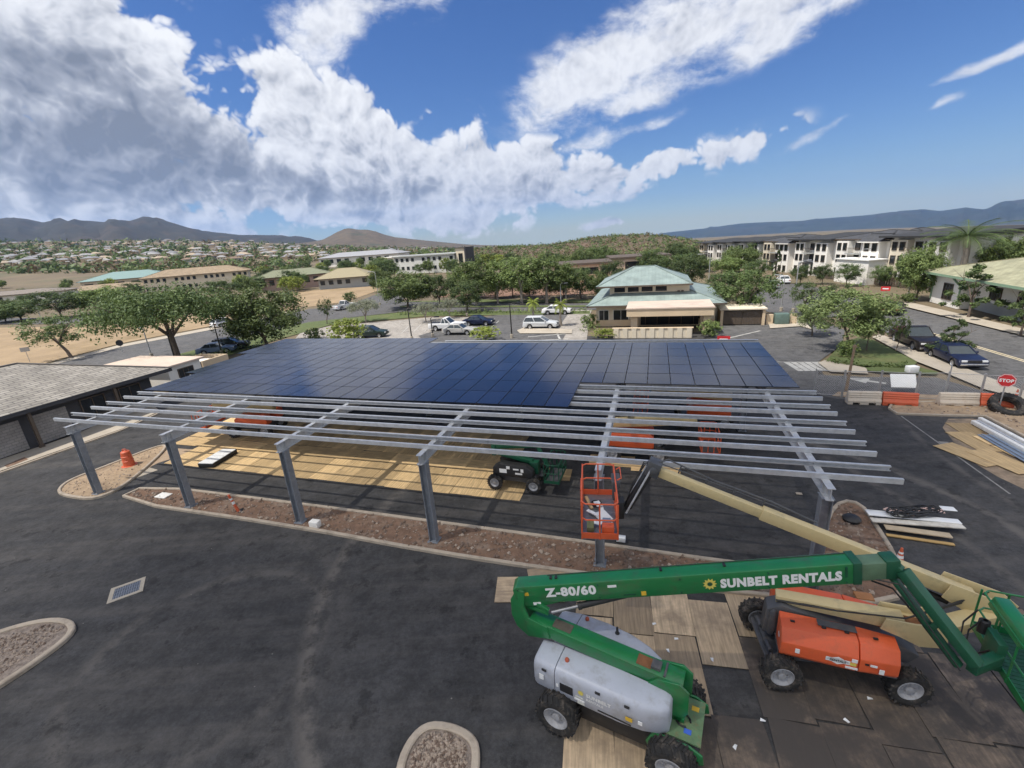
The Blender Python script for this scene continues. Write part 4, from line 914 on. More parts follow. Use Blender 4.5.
mb = MB(); hp = lambda a: U0 + ud * a + uu * .24 - us * (-.2); mb.tube([hp(UL * .45), hp(UL * .6) + uu * .1, hp(UL * .8) + uu * .06, hp(UL * .97) + uu * .16, U1 + uu * .3], .028, 8); mb.tube([hp(UL * .55), hp(UL * .75), U1 + uu * .22 + us * .1], .02, 8)
for k in (.62, .72, .82, .92): mb.beam(U0 + ud * UL * k + us * .2 - uu * .1, U0 + ud * UL * k + us * .2 + uu * .34, .04, .04)
mb.build('hose_track', m_dgrey, OL, world=True)
K0 = U1 + ud * .12 + Zv * .05; K1 = Vector((3.40, 12.48, 3.62)); kd = (K1 - K0).normalized(); ks = kd.cross(Zv).normalized(); ku = ks.cross(kd)
mb = MB(); mb.box(U1 + ud * .08 + uu * .06, (.4, .42, .5), ax=(ud, us, uu)); mb.tube([K0 - ks * .3, K0 + ks * .3], .12, 12); mb.build('jib_knuckle', m_dgrey, OL, world=True, bevel=.03)
mb = MB(); mb.beam(K0, K1, .24, .22); mb.build('jib', m_dark, OL, world=True, bevel=.02)
mb = MB()
for k in (-.22, .22): mb.tube([K0 + ks * k + ku * .08, K1 + ks * k + ku * .02 + kd * .12], .03, 8)
mb.build('jib_rail', m_galv, OL, world=True)
kX = Vector((.18, .984, 0)).normalized(); kY = Vector((-.984, .18, 0)).normalized(); KO = Vector((2.80, 11.30, 3.28))
basket(OL, KO, kX, kY, 2.45, 1.05, m_orange, m_steel, toe=.2, r=.024, top=1.2)
mb = MB(); mb.box(KO + kX * 1.25 - kY * .16 + Zv * .3, (.4, .2, .6), ax=(kX, kY, Zv)); mb.beam(K1, KO + kX * 1.25 - kY * .1 + Zv * .15, .16, .18); mb.build('platform_mount', m_dark, OL, world=True, bevel=.02)
mb = MB(); mb.box(KO + kX * 1.75 - kY * .03 + Zv * .98, (.62, .26, .24), ax=(kX, kY, Zv)); mb.box(KO + kX * 1.75 + kY * .02 + Zv * .6, (.4, .12, .5), ax=(kX, kY, Zv)); mb.build('control_box', m_dgrey, OL, world=True, bevel=.03)
mb = MB(); mb.tube([KO + kX * 1.4 - kY * .06 + Zv * 1.2, KO + kX * 1.4 - kY * .18 + Zv * 1.28, KO + kX * 2.1 - kY * .18 + Zv * 1.28, KO + kX * 2.1 - kY * .06 + Zv * 1.2], .02, 8); mb.build('control_guard', m_orange, OL, world=True)
mb = MB()
for k, (x, y, w, l, a) in enumerate(((1.35, .42, .14, .8, .1), (1.08, .40, .42, .55, .5), (.85, .30, .3, .35, .2), (1.2, .72, .12, .45, .9), (1.7, .55, .2, .3, .4), (.62, .6, .16, .3, 1.2))):
    X_ = kX * math.cos(a) + kY * math.sin(a); Y_ = kY * math.cos(a) - kX * math.sin(a); mb.box(KO + kX * x + kY * y + Zv * (.045 + .02 * k), (l, w, .03), ax=(X_, Y_, Zv))
tag(mb.build('paper_scraps', m_white), 'crumpled white packing paper lying on the orange basket floor', 'packing paper')
mb = MB(); mb.box(KO + kX * .72 + kY * .3 + Zv * .11, (.22, .26, .18), ax=(kX, kY, Zv)); tag(mb.build('tool_box', mat('blue_grey_plastic', (.18, .24, .32), .5), bevel=.02), 'small blue grey tool box on the orange basket floor', 'tool box')
mb = MB(); mb.box(KO + kX * .2 + kY * .28 + Zv * .2, (.26, .36, .36), ax=(kX, kY, Zv)); tag(mb.build('storage_bin', m_orange, bevel=.03), 'orange storage bin at the near end of the basket', 'bin')

# small fittings that every such machine carries
def fitting(root, name, c, size, ax, m): mb = MB(); mb.box(c, size, ax=ax); return mb.build(name, m, root, world=True)
m_warn = mat('warning_yellow', (.72, .45, .04), .5); m_rust = mat('rust_stain', (.20, .085, .035), .9, var=.3, scale=6)
for a_, b_, w_, h_, m_ in ((.30, .05, .16, .1, m_warn), (2.55, .12, .22, .07, m_white), (3.3, -.16, .12, .12, m_warn), (7.85, .08, .05, .3, m_dgreen), (.55, -.27, .2, .08, m_white), (2.95, -.17, .3, .035, m_dgreen)): fitting(GL, 'boom_decal', face(a_, b_), (w_, .008, h_), (bd, bs, bu), m_)
for a_ in (.12, 2.2, 4.2, 6.2, LBM - .3): 
    mb = MB()
    for b_ in (-.2, .2): mb.tube([face(a_, b_) - bs * .01, face(a_, b_) + bs * .02], .022, 6)
    mb.build('bolt', m_dgreen, GL, world=True)
for x_, z_ in ((-.2, 1.68), (.5, 1.66), (-1.6, 1.66)): fitting(GL, 'latch', Q(x_, -.985, z_), (.12, .03, .05), (td, tn, Zv), m_dark)
for x_, z_, w_, h_, m_ in ((.55, 1.30, .16, .1, m_warn), (.8, 1.30, .1, .1, m_white), (.2, 1.14, .8, .03, m_dark), (-1.68, 1.4, .12, .16, m_white)): fitting(GL, 'cover_decal', Q(x_, -.984 if x_ < .6 else -.955, z_), (w_, .014, h_), (td, tn, Zv), m_)
fitting(GL, 'rust_patch', LB0 + ld * .9 + Zv * .185, (.34, .3, .006), (ld, tn, ld.cross(tn)), m_rust); fitting(GL, 'rust_patch', LB1 - ld * .9 + Zv * .185, (.5, .28, .006), (ld, tn, ld.cross(tn)), mat('grease_stain', (.10, .085, .06), .7, var=.3, scale=7))
mb = MB()
mb.tube([J0 - bd * .5 - bu * .2, J0 - ju * .35 + jd * .3, J0 + jd * .9 - ju * .3, J1 - ju * .3], .022, 6); mb.build('hydraulic_hose', m_dark, GL, world=True); mb = MB(); mb.tube([J0 - bd * .6 - bu * .1, J0 + jd * .2 + js * .2, J1 + js * .2 - ju * .1], .018, 6)
mb.build('hydraulic_hose', m_dark, GL, world=True)
for x_, y_, z_ in ((1.72, .3, 1.0), (1.62, -.32, 1.0)): fitting(GL, 'deck_decal', gc + gd * x_ + gn * y_ + Zv * z_, (.16, .12, .006), (gd, gn, Zv), m_warn if y_ > 0 else m_blue)
for x_, y_, z_, m_ in ((-.9, -1.022, 1.3, m_white), (.9, -1.0, 1.22, m_white)): fitting(OL, 'cover_decal', Q2(x_, y_, z_), (.1, .012, .14), (od2, on2, Zv), m_)
for x_ in (-1.0, -.3, .2, .8): fitting(OL, 'latch', Q2(x_, -.6, 1.845), (.1, .05, .03), (od2, on2, Zv), m_dark)
fitting(OL, 'rust_patch', T1 + tdr * .3 + tu * .045, (.5, .3, .006), (tdr, ts, tu), m_rust)
for k in range(3): mb = MB(); mb.tube([T0 + ts * (.2 - .05 * k), T0.lerp(T1, .5) + ts * .24 + tu * .1, T1 + ts * .2 + tu * .25, U0 - ud * .3 + us * .1 + uu * (.25 - .08 * k)], .02, 6); mb.build('hydraulic_hose', m_dark, OL, world=True)
for k in range(3): mb = MB(); mb.tube([U1 + us * (.12 - .1 * k) + uu * .2, K0 + ku * .25 + ks * (.15 - .1 * k), K0.lerp(K1, .5) + ku * .22 + ks * .05 * k, K1 + ku * .1, KO + kX * 1.5 - kY * .1 + Zv * .7], .018, 6); mb.build('hydraulic_hose', m_dark, OL, world=True)
for k in (.15, .35, .5): fitting(OL, 'boom_decal', U0 + ud * UL * k + us * .14, (.2, .008, .1), (ud, us, uu), m_dark)
mb = MB()
pts_ = [KO + kX * (1.75 + .16 * math.cos(k * .5)) + kY * (.6 + .16 * math.sin(k * .5)) + Zv * (.05 + .002 * k) for k in range(50)]
mb = MB().tube(pts_, .018, 6); tag(mb.build('cable_coil', m_dark), 'coiled black cable on the floor at the far end of the orange basket', 'cable')
mb = MB(); mb.box(KO + kX * .5 + kY * .8 + Zv * .1, (.4, .22, .16), ax=(kX, kY, Zv)); tag(mb.build('tool_bag', mat('olive_canvas', (.16, .17, .08), .9), bevel=.03), 'olive tool bag lying beside the orange storage bin', 'bag')
mb = MB(); mb.beam(KO + kX * 1.5 + kY * .75 + Zv * .06, KO + kX * 2.2 + kY * .95 + Zv * .07, .1, .05); tag(mb.build('timber_offcut', m_ply), 'short tan timber offcut on the orange basket floor', 'timber')
# --- small lifts working under the canopy ------------------------------
def small_lift(label, O, ang, m_body, m_arm, up=1.0):
    d = Vector((math.cos(ang), math.sin(ang), 0)); n_ = Vector((-d.y, d.x, 0)); O = Vector(O); root = thing('compact_boom_lift', label, 'boom lift', O); P = lambda x, y, z: O + d * x + n_ * y + Zv * z
    for sx in (-1, 1):
        for sy in (-1, 1): off_road_wheel(root, P(1.12 * sx, .82 * sy, .47), n_, .45, .32, 18)
    mb = MB(); mb.box(P(0, 0, .62), (2.3, 1.1, .36), ax=(d, n_, Zv)); mb.build('chassis', m_dgrey, root, world=True, bevel=.04)
    for sy in (-1, 1):
        mb = MB(); plate(mb, [(-1.25, .85), (-1.2, 1.35), (-.8, 1.62), (.7, 1.55), (1.1, 1.25), (1.1, .85)], O + n_ * sy * .58, d, Zv, n_, -.24, .24); mb.build('engine_cover', m_dark, root, world=True, bevel=.06)
        for x, z, w, h in ((-.6, 1.2, .42, .24), (-.3, 1.42, .2, .18), (.15, 1.35, .32, .09), (.5, 1.3, .16, .2), (.3, 1.1, .4, .1)): mb = MB(); mb.box(P(x, sy * .823, z), (w, .006, h), ax=(d, n_, Zv)); mb.build('cover_decal', m_white, root, world=True)
    p0, p1, p2 = P(.9, 0, 1.5), P(-1.35, 0, 1.95), P(1.2, 0, 2.3)
    mb = MB(); mb.beam(p0, p1, .3, .24); mb.build('lower_boom', m_arm, root, world=True, bevel=.02)
    mb = MB(); mb.beam(p1 + Zv * .3, p2 + Zv * .25, .24, .28); mb.build('upper_boom', m_arm, root, world=True, bevel=.02)
    mb = MB(); mb.box(p1 + Zv * .12, (.24, .34, .7), ax=(d, n_, Zv)); mb.build('boom_riser', m_arm, root, world=True, bevel=.03)
    mb = MB(); mb.box(P(1.0, 0, 1.2), (.5, .5, .7), ax=(d, n_, Zv)); mb.build('turntable_tower', m_arm, root, world=True, bevel=.03)
    mb = MB(); mb.beam(p2 + Zv * .2, P(1.75, 0, 1.3), .16, .18); mb.build('jib', m_arm, root, world=True, bevel=.02)
    basket(root, P(1.75, -.9, .75), d, n_, .8, 1.8, m_arm, m_dgrey, r=.024)
    return root
small_lift('compact green boom lift with black covers parked on plywood under the canopy', (.0, 20.55, .02), math.atan2(-.34, .94), m_dark, m_dgreen).scale = (.9, .9, .9)
def telehandler_like(label, O, ang, arm_up):
    d = Vector((math.cos(ang), math.sin(ang), 0)); n_ = Vector((-d.y, d.x, 0)); O = Vector(O); root = thing('telescopic_boom_lift', label, 'boom lift', O); P = lambda x, y, z: O + d * x + n_ * y + Zv * z
    for sx in (-1, 1):
        for sy in (-1, 1): off_road_wheel(root, P(1.2 * sx, .9 * sy, .5), n_, .48, .36, 18)
    mb = MB(); mb.box(P(0, 0, .66), (2.5, 1.2, .36), ax=(d, n_, Zv)); mb.build('chassis', m_dgrey, root, world=True, bevel=.04)
    for sy in (-1, 1):
        mb = MB(); plate(mb, [(-1.5, .9), (-1.5, 1.7), (.5, 1.7), (.95, 1.35), (.95, .9)], O + n_ * sy * .68, d, Zv, n_, -.3, .3); mb.build('engine_cover', m_orange, root, world=True, bevel=.07)
    a, b = P(-1.6, 0, 1.9), P(2.3, 0, 1.9 + arm_up)
    mb = MB(); mb.beam(a, b, .42, .46); mb.build('main_boom', m_cream, root, world=True, bevel=.02)
    mb = MB(); mb.beam(a + (b - a) * .98, a + (b - a) * 1.2, .3, .34); mb.build('boom_extension', m_cream, root, world=True, bevel=.02)
    basket(root, P(3.3, -.95, .7), d, n_, .85, 1.9, m_orange, m_dgrey, r=.024)
    return root
telehandler_like('orange boom lift with a cream arm standing under the panels behind the raised basket', (6.6, 22.7, .02), math.atan2(-.30, .954), .35)
telehandler_like('orange boom lift half hidden beneath the far left part of the canopy', (-18.4, 30.4, .02), math.atan2(-.30, .954) + 3.3, .2)
telehandler_like('orange boom lift far back under the panels near the last canopy beam', (11.8, 26.2, .02), math.atan2(-.30, .954) + 3.1, .3)
# ------------------------------------------------------------------ cloud shade: an unseen cumulus added between the sun and the site
def shade_cloud():
    rg = random.Random(21); mb = MB(); c = Vector((4, 12, 0)) + SUN_DIR * 1750
    for k in range(26):
        a = rg.uniform(0, 6.28); q = rg.random() ** .5 * 34; p = c + Vector((math.cos(a) * q * 1.25, math.sin(a) * q * .8, rg.uniform(-4, 4))); r = rg.uniform(9, 17)
        b = len(mb.v); nu, nv = 14, 8
        for i in range(nv + 1):
            th = math.pi * i / nv
            for j in range(nu): ph = 2 * math.pi * j / nu; w = r * (1 + .18 * math.sin(3 * ph + k) * math.sin(2 * th + k)); mb.v.append(p + Vector((math.sin(th) * math.cos(ph) * w * 1.3, math.sin(th) * math.sin(ph) * w, math.cos(th) * w * .5)))
        for i in range(nv):
            for j in range(nu): mb.face((b + i * nu + j, b + i * nu + (j + 1) % nu, b + (i + 1) * nu + (j + 1) % nu, b + (i + 1) * nu + j))
    mt = bpy.data.materials.new('shade_cloud_veil'); mt.use_nodes = True; nt = mt.node_tree; nt.nodes.clear()
    o = nt.nodes.new('ShaderNodeOutputMaterial'); mx = nt.nodes.new('ShaderNodeMixShader'); tr = nt.nodes.new('ShaderNodeBsdfTransparent'); tl = nt.nodes.new('ShaderNodeBsdfTranslucent'); tl.inputs[0].default_value = (.9, .9, .9, 1)
    lw = nt.nodes.new('ShaderNodeLayerWeight'); lw.inputs[0].default_value = .5; mr = nt.nodes.new('ShaderNodeMapRange'); nt.links.new(lw.outputs['Facing'], mr.inputs[0]); mr.inputs[3].default_value = CLOUD_OPACITY; mr.inputs[4].default_value = 0.0
    nt.links.new(mr.outputs[0], mx.inputs[0]); nt.links.new(tr.outputs[0], mx.inputs[1]); nt.links.new(tl.outputs[0], mx.inputs[2]); nt.links.new(mx.outputs[0], o.inputs[0])
    structure(mb.build('unseen_shade_cloud', mt, smooth=True))
CLOUD_OPACITY = .06
shade_cloud()

# ------------------------------------------------------------------ buildings
m_wall_dark = mat('dark_trim_shaded_wall', (.055, .055, .06), .9, var=.12, scale=1.5)
m_block = tiles('concrete_block', (.30, .28, .26), (.25, .235, .22), (.19, .18, .17), .4, .2)
m_shingle = tiles('grey_shingle_roof', (.31, .285, .245), (.225, .205, .175), (.11, .10, .09), .9, .32, msize=.035)
m_teal = tiles('pale_teal_metal_roof', (.235, .29, .27), (.22, .272, .254), (.19, .235, .22), .45, 40, msize=.02, rough=.55)
m_buff = mat('buff_stucco', (.60, .47, .32), .9, var=.08, scale=.8)
m_cream_w = mat('cream_stucco', (.66, .58, .45), .9, var=.08, scale=.8)
m_white_w = mat('white_stucco', (.80, .77, .71), .9, var=.06, scale=.6)
m_greyw = mat('grey_stucco', (.34, .35, .34), .9, var=.08, scale=.6)
m_bluew = mat('slate_blue_stucco', (.16, .23, .27), .9, var=.08, scale=.6)
m_glass = mat('dark_window_glass', (.018, .022, .026), .12, var=.1, spec=.6)
m_trim = mat('brown_trim', (.10, .075, .055), .7)
m_whitetrim = mat('white_trim', (.75, .74, .70), .6)
m_oliveroof = tiles('olive_shingle_roof', (.34, .33, .215), (.27, .265, .17), (.19, .18, .11), .8, .35, msize=.03)
m_tanroof = tiles('tan_shingle_roof', (.31, .235, .15), (.26, .195, .125), (.17, .125, .08), .9, .4, msize=.03)
m_darkroof = tiles('dark_roof', (.065, .066, .072), (.05, .052, .056), (.03, .03, .03), .9, .4, msize=.03)
m_greentrim = mat('pale_green_trim', (.22, .33, .22), .6)
m_flatroof = mat('pale_flat_roof', (.55, .44, .36), .9, var=.1, scale=.7, col2=(.3, .25, .21), c2amt=.4, c2scale=.4)
class Frame:
    def __init__(s, O, ang): s.O = Vector((O[0], O[1], O[2] if len(O) > 2 else 0)); s.a = ang; s.X = Vector((math.cos(ang), math.sin(ang), 0)); s.Y = Vector((-s.X.y, s.X.x, 0))
def wall_box(root, x0, x1, y0, y1, z0, z1, m, name='wall'):
    mb = MB(); c = [(x0, y0), (x1, y0), (x1, y1), (x0, y1)]
    for i in range(4): a, b = c[i], c[(i + 1) % 4]; mb.quad_uv([(a[0], a[1], z0), (b[0], b[1], z0), (b[0], b[1], z1), (a[0], a[1], z1)])
    mb.quad_uv([(x0, y0, z1), (x1, y0, z1), (x1, y1, z1), (x0, y1, z1)]); return mb.build(name, m, root)
def hip_roof(root, x0, x1, y0, y1, ze, zr, m, m_edge, gable=False, thick=.18, name='roof', inset=None):
    mb = MB(); w, d = x1 - x0, y1 - y0; along = w >= d; k = (min(w, d) / 2 if inset is None else inset) if not gable else 0.0
    if along: r0, r1 = (x0 + k, (y0 + y1) / 2, zr), (x1 - k, (y0 + y1) / 2, zr)
    else: r0, r1 = ((x0 + x1) / 2, y0 + k, zr), ((x0 + x1) / 2, y1 - k, zr)
    A, B, C, D = (x0, y0, ze), (x1, y0, ze), (x1, y1, ze), (x0, y1, ze)
    mb.mi(0)
    faces = ([A, B, r1, r0], [B, C, r1], [C, D, r0, r1], [D, A, r0]) if along else ([B, C, r1, r0], [A, B, r0], [D, A, r0, r1], [C, D, r1])
    for f in faces: mb.quad_uv(f)
    mb.mi(1)
    low = [(p[0], p[1], p[2] - thick) for p in (A, B, C, D)]; top = [A, B, C, D]
    for i in range(4): j = (i + 1) % 4; mb.quad_uv([low[i], low[j], top[j], top[i]])
    mb.quad_uv(low[::-1]); o = mb.build(name, [m, m_edge], root); 
    mb = MB()                                                    # ridge and hip caps
    for a, b in ((r0, r1),) + (() if gable else ((A, r0), (D, r0), (B, r1), (C, r1)) if along else ((A, r0), (B, r0), (C, r1), (D, r1))):
        if (Vector(a) - Vector(b)).length > .2: mb.beam(Vector(a) + Zv * .02, Vector(b) + Zv * .02, .28, .07)
    mb.build('ridge_cap', m, o); return o
def window(root, x, y, z, w, h, face='y-', frame=None, mull=1, depth=.08):
    """Glass set in a proud frame on a wall that faces -y, +y, -x or +x."""
    n = {'y-': Vector((0, -1, 0)), 'y+': Vector((0, 1, 0)), 'x-': Vector((-1, 0, 0)), 'x+': Vector((1, 0, 0))}[face]; t = Vector((-n.y, n.x, 0)); c = Vector((x, y, z)); f = .07
    mb = MB(); mb.box(c + n * .015, (w, .03, h), ax=(t, n, Zv)); g = mb.build('window', m_glass, root)
    mb = MB()
    for s in (-1, 1): mb.box(c + n * .045 + t * s * (w / 2 + f / 2), (f, .09, h + 2 * f), ax=(t, n, Zv)); mb.box(c + n * .045 + Zv * s * (h / 2 + f / 2), (w - .004, .09, f), ax=(t, n, Zv))
    for k in range(1, mull + 1):
        mb.box(c + n * .04 + t * (-w / 2 + w * k / (mull + 1)), (.045, .06, h - .004), ax=(t, n, Zv))
    mb.build('frame', frame or m_whitetrim, g); return g

# low shop with the big grey shingle roof on the left
o_ = ST(-13.1, 0); B1 = thing('shop_building', 'long low shop with a pale grey shingle hip roof and dark eaves beside the canopy', 'building', o_, SITE_ROT)
wall_box(B1, -13, 0, -26, 12.8, 0, 2.75, m_wall_dark)  # dark wall colour includes the shade under the eaves
for a, b in ((1.2, 3.6), (4.4, 6.4), (-6, -2), (-11, -8)): 
    mb = MB(); mb.quad_uv([(.06, a, .1), (.06, b, .1), (.06, b, 2.3), (.06, a, 2.3)]); mb.quad_uv([(.003, a, 2.3), (.06, a, 2.3), (.06, a, .1), (.003, a, .1)]); mb.quad_uv([(.06, b, 2.3), (.003, b, 2.3), (.003, b, .1), (.06, b, .1)]); mb.build('stone_panel', m_block, B1)
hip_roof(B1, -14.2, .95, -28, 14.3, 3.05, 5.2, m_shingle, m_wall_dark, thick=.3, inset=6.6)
for y in (3.95, -7, 9.5): mb = MB(); mb.box((.75, y, 1.4), (.18, .18, 2.7)); mb.box((.75, y, .12), (.26, .26, .24)); mb.build('post', m_trim, B1)
for y in (8.2, 11): window(B1, .0, y, 1.5, 1.6, 1.7, 'x+', m_trim)
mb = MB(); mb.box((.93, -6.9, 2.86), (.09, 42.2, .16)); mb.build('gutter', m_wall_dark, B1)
# flat cream block behind it
p = G(158, 368, 2.4); o_ = Vector((p.x, p.y, 0)); B2 = thing('utility_building', 'small flat cream roofed block just behind the end of the shingle roofed shop', 'building', o_, SITE_ROT)
wall_box(B2, -7.5, 1.2, 0, 3.4, 0, 2.4, m_white_w); mb = MB(); mb.box((-3.2, 1.7, 2.5), (9.4, 4.2, .18)); mb.build('roof', m_flatroof, B2)
for x in (.1,): window(B2, 1.2, 1.7, 1.5, 1.5, .9, 'x+', m_trim, 2)
mb = MB(); mb.box((-3, -.03, 1.05), (1, .05, 2.1)); mb.build('door', m_trim, B2)
p = G(205, 372); B3 = thing('dumpster_enclosure', 'low tan walled enclosure between the cream roofed block and the panels', 'enclosure', (p.x, p.y, 0), SITE_ROT)
for x, y, w, d in ((0, 1.6, 4, .2), (-1.9, 0, .2, 3), (1.9, 0, .2, 3)): mb = MB(); mb.box((x, y, .85), (w, d, 1.7)); mb.build('wall', m_buff, B3)
mb = MB(); mb.box((0, -1.4, .8), (3.4, .06, 1.5)); mb.build('gate', m_trim, B3)
mb = MB(); mb.prism([(-1, 0), (1, 0), (1.15, 1.2), (-1.15, 1.2)], lambda a, b, d: Vector((a, d, b + .15)), -.5, .7); mb.box((0, .1, 1.38), (2.4, 1.3, .06)); mb.build('bin', m_white_w, B3, bevel=.02)

# drive-through building with two tiers of pale teal roof
o_ = ST(29.4, 46); B4 = thing('drive_through_building', 'tan commercial building with two tiers of pale teal metal roof', 'building', o_, SITE_ROT)
wall_box(B4, -7.2, 7.4, .3, 17, 0, 2.8, m_cream_w)
mb = MB(); mb.box((.1, .27, .42), (14.6, .14, .84)); mb.build('stone_base', m_buff, B4)
hip_roof(B4, -8.3, 8.4, -1.2, 17, 2.95, 5.6, m_teal, m_trim, thick=.22, name='lower_roof', inset=8)
wall_box(B4, -5.6, 4.4, 2.2, 10.6, 3.4, 5.15, m_cream_w, 'clerestory_wall')
for k in range(4): window(B4, -4.3 + k * 1.75, 2.2, 4.5, 1.4, .62, 'y-', m_cream_w, 0)
mb = MB()
for k in (0, .45): mb.box((3.1 + k, 2.14, 4.05), (.3, .12, .32))
mb.build('vent_hood', m_trim, B4)
hip_roof(B4, -7.2, 4.7, .9, 12, 5.15, 7.15, m_teal, m_trim, thick=.2, name='upper_roof', inset=4.6)
for x, w in ((-6.2, 1.2), (-4.0, 1.9), (5.4, 2)): window(B4, x, .3, 1.45, w, 1.35, 'y-', m_whitetrim)
mb = MB(); mb.box((1.8, -2.6, 2.75), (9.5, 6.2, .95)); mb.build('porch_fascia', m_buff, B4)
mb = MB(); mb.box((1.8, -2.6, 3.25), (9.6, 6.3, .06)); mb.box((1.8, -5.76, 3.19), (9.7, .06, .12)); mb.build('porch_roof', m_flatroof, B4)
for x in (-2.1, 5.9): 
    for y in (-4.9, -1.2): mb = MB(); mb.box((x, y, 1.15), (.75, .75, 2.24)); mb.build('porch_pillar', m_buff, B4)
mb = MB(); mb.box((2, .2, 1.2), (7, .06, 2.1)); mb.build('shop_front', m_glass, B4)
for k in range(5): mb = MB(); mb.box((-.9 + k * 1.45, .12, 1.25), (.08, .1, 2.2)); mb.build('mullion', m_trim, B4)
# fluted tan screen wall in front of it, gate enclosure, utility cabinet
o_ = ST(29.35, 39.3); sw = thing('screen_wall', 'low fluted tan screen wall in front of the teal roofed building', 'wall', o_, SITE_ROT)
mb = MB(); mb.box((0, 0, .55), (8.7, .25, 1.1))
for k in range(9): mb.box((-4.0 + k * 1.0, -.17, .57), (.55, .09, 1.14))
mb.build('panel', m_cream_w, sw); mb = MB(); mb.box((0, 0, 1.13), (8.9, .4, .08)); mb.build('coping', m_buff, sw)
o_ = ST(39.8, 46); en = thing('gate_enclosure', 'tan walled enclosure with wide brown double gates right of the teal roofed building', 'enclosure', o_, SITE_ROT)
for x, y, w, d in ((-2.3, 1.5, .3, 3.4), (2.3, 1.5, .3, 3.4), (0, 3.1, 4.3, .25)): mb = MB(); mb.box((x, y, .95), (w, d, 1.9)); mb.build('wall', m_buff, en)
mb = MB(); mb.box((0, 1.5, 1.98), (5.2, 3.7, .14)); mb.build('coping', m_cream_w, en)
for s in (-1, 1):
    mb = MB(); mb.box((s * 1.07, 0, .92), (2.1, .06, 1.65))
    for k in range(7): mb.box((s * 1.07 - .9 + .3 * k, -.045, .92), (.05, .03, 1.6))
    mb.build('gate', m_trim, en)
o_ = ST(44.1, 46.3); ub = thing('utility_cabinet', 'grey green transformer cabinet set between tan walls near the street corner', 'cabinet', o_, SITE_ROT)
mb = MB(); mb.box((0, 0, .65), (1.5, 1.1, 1.3)); mb.build('housing', mat('utility_green', (.10, .15, .13), .6), ub, bevel=.04)
for x in (-1.25, 1.25): mb = MB(); mb.box((x, 0, .6), (.7, .3, 1.2)); mb.build('wall', m_buff, ub)

# green trimmed building on the street
c0_, c1_ = Vector((57.0, 60.2, 0)), Vector((49.2, 37.0, 0)); fa = math.atan2(c1_.y - c0_.y, c1_.x - c0_.x); B5 = thing('corner_building', 'white stucco street building with a pale olive hip roof and green trim', 'building', c0_, fa)
FL = (c1_ - c0_).length
wall_box(B5, 0, 6.2, 0, 22, 0, 3.9, m_white_w); wall_box(B5, 6.2, FL, 1.6, 22, 0, 3.9, m_white_w, 'recessed_wall')
mb = MB(); mb.box((FL / 2 + 3.1, 1.52, .55), (FL - 6.3, .16, 1.1)); mb.build('wainscot', m_greyw, B5)
window(B5, 3.6, 0, 1.8, 1.9, 1.9, 'y-', m_trim, 2); window(B5, 0, 6, 1.9, 2, 1.8, 'x-', m_trim, 1)
for x in (9.5, 14, 18.5): window(B5, x, 1.6, 2.2, 1.8, 1.3, 'y-', m_trim, 1)
hip_roof(B5, -1.4, FL + 4, -1.2, 23, 4.05, 7.1, m_oliveroof, m_greentrim, thick=.28)
for x in (.06, 6.1): mb = MB(); mb.beam((x, -.95, 3.7), (x, -.06, 2.7), .14, .2); mb.box((x, -.06, 2.0), (.2, .1, 3.0)); mb.build('bracket', m_greentrim, B5)

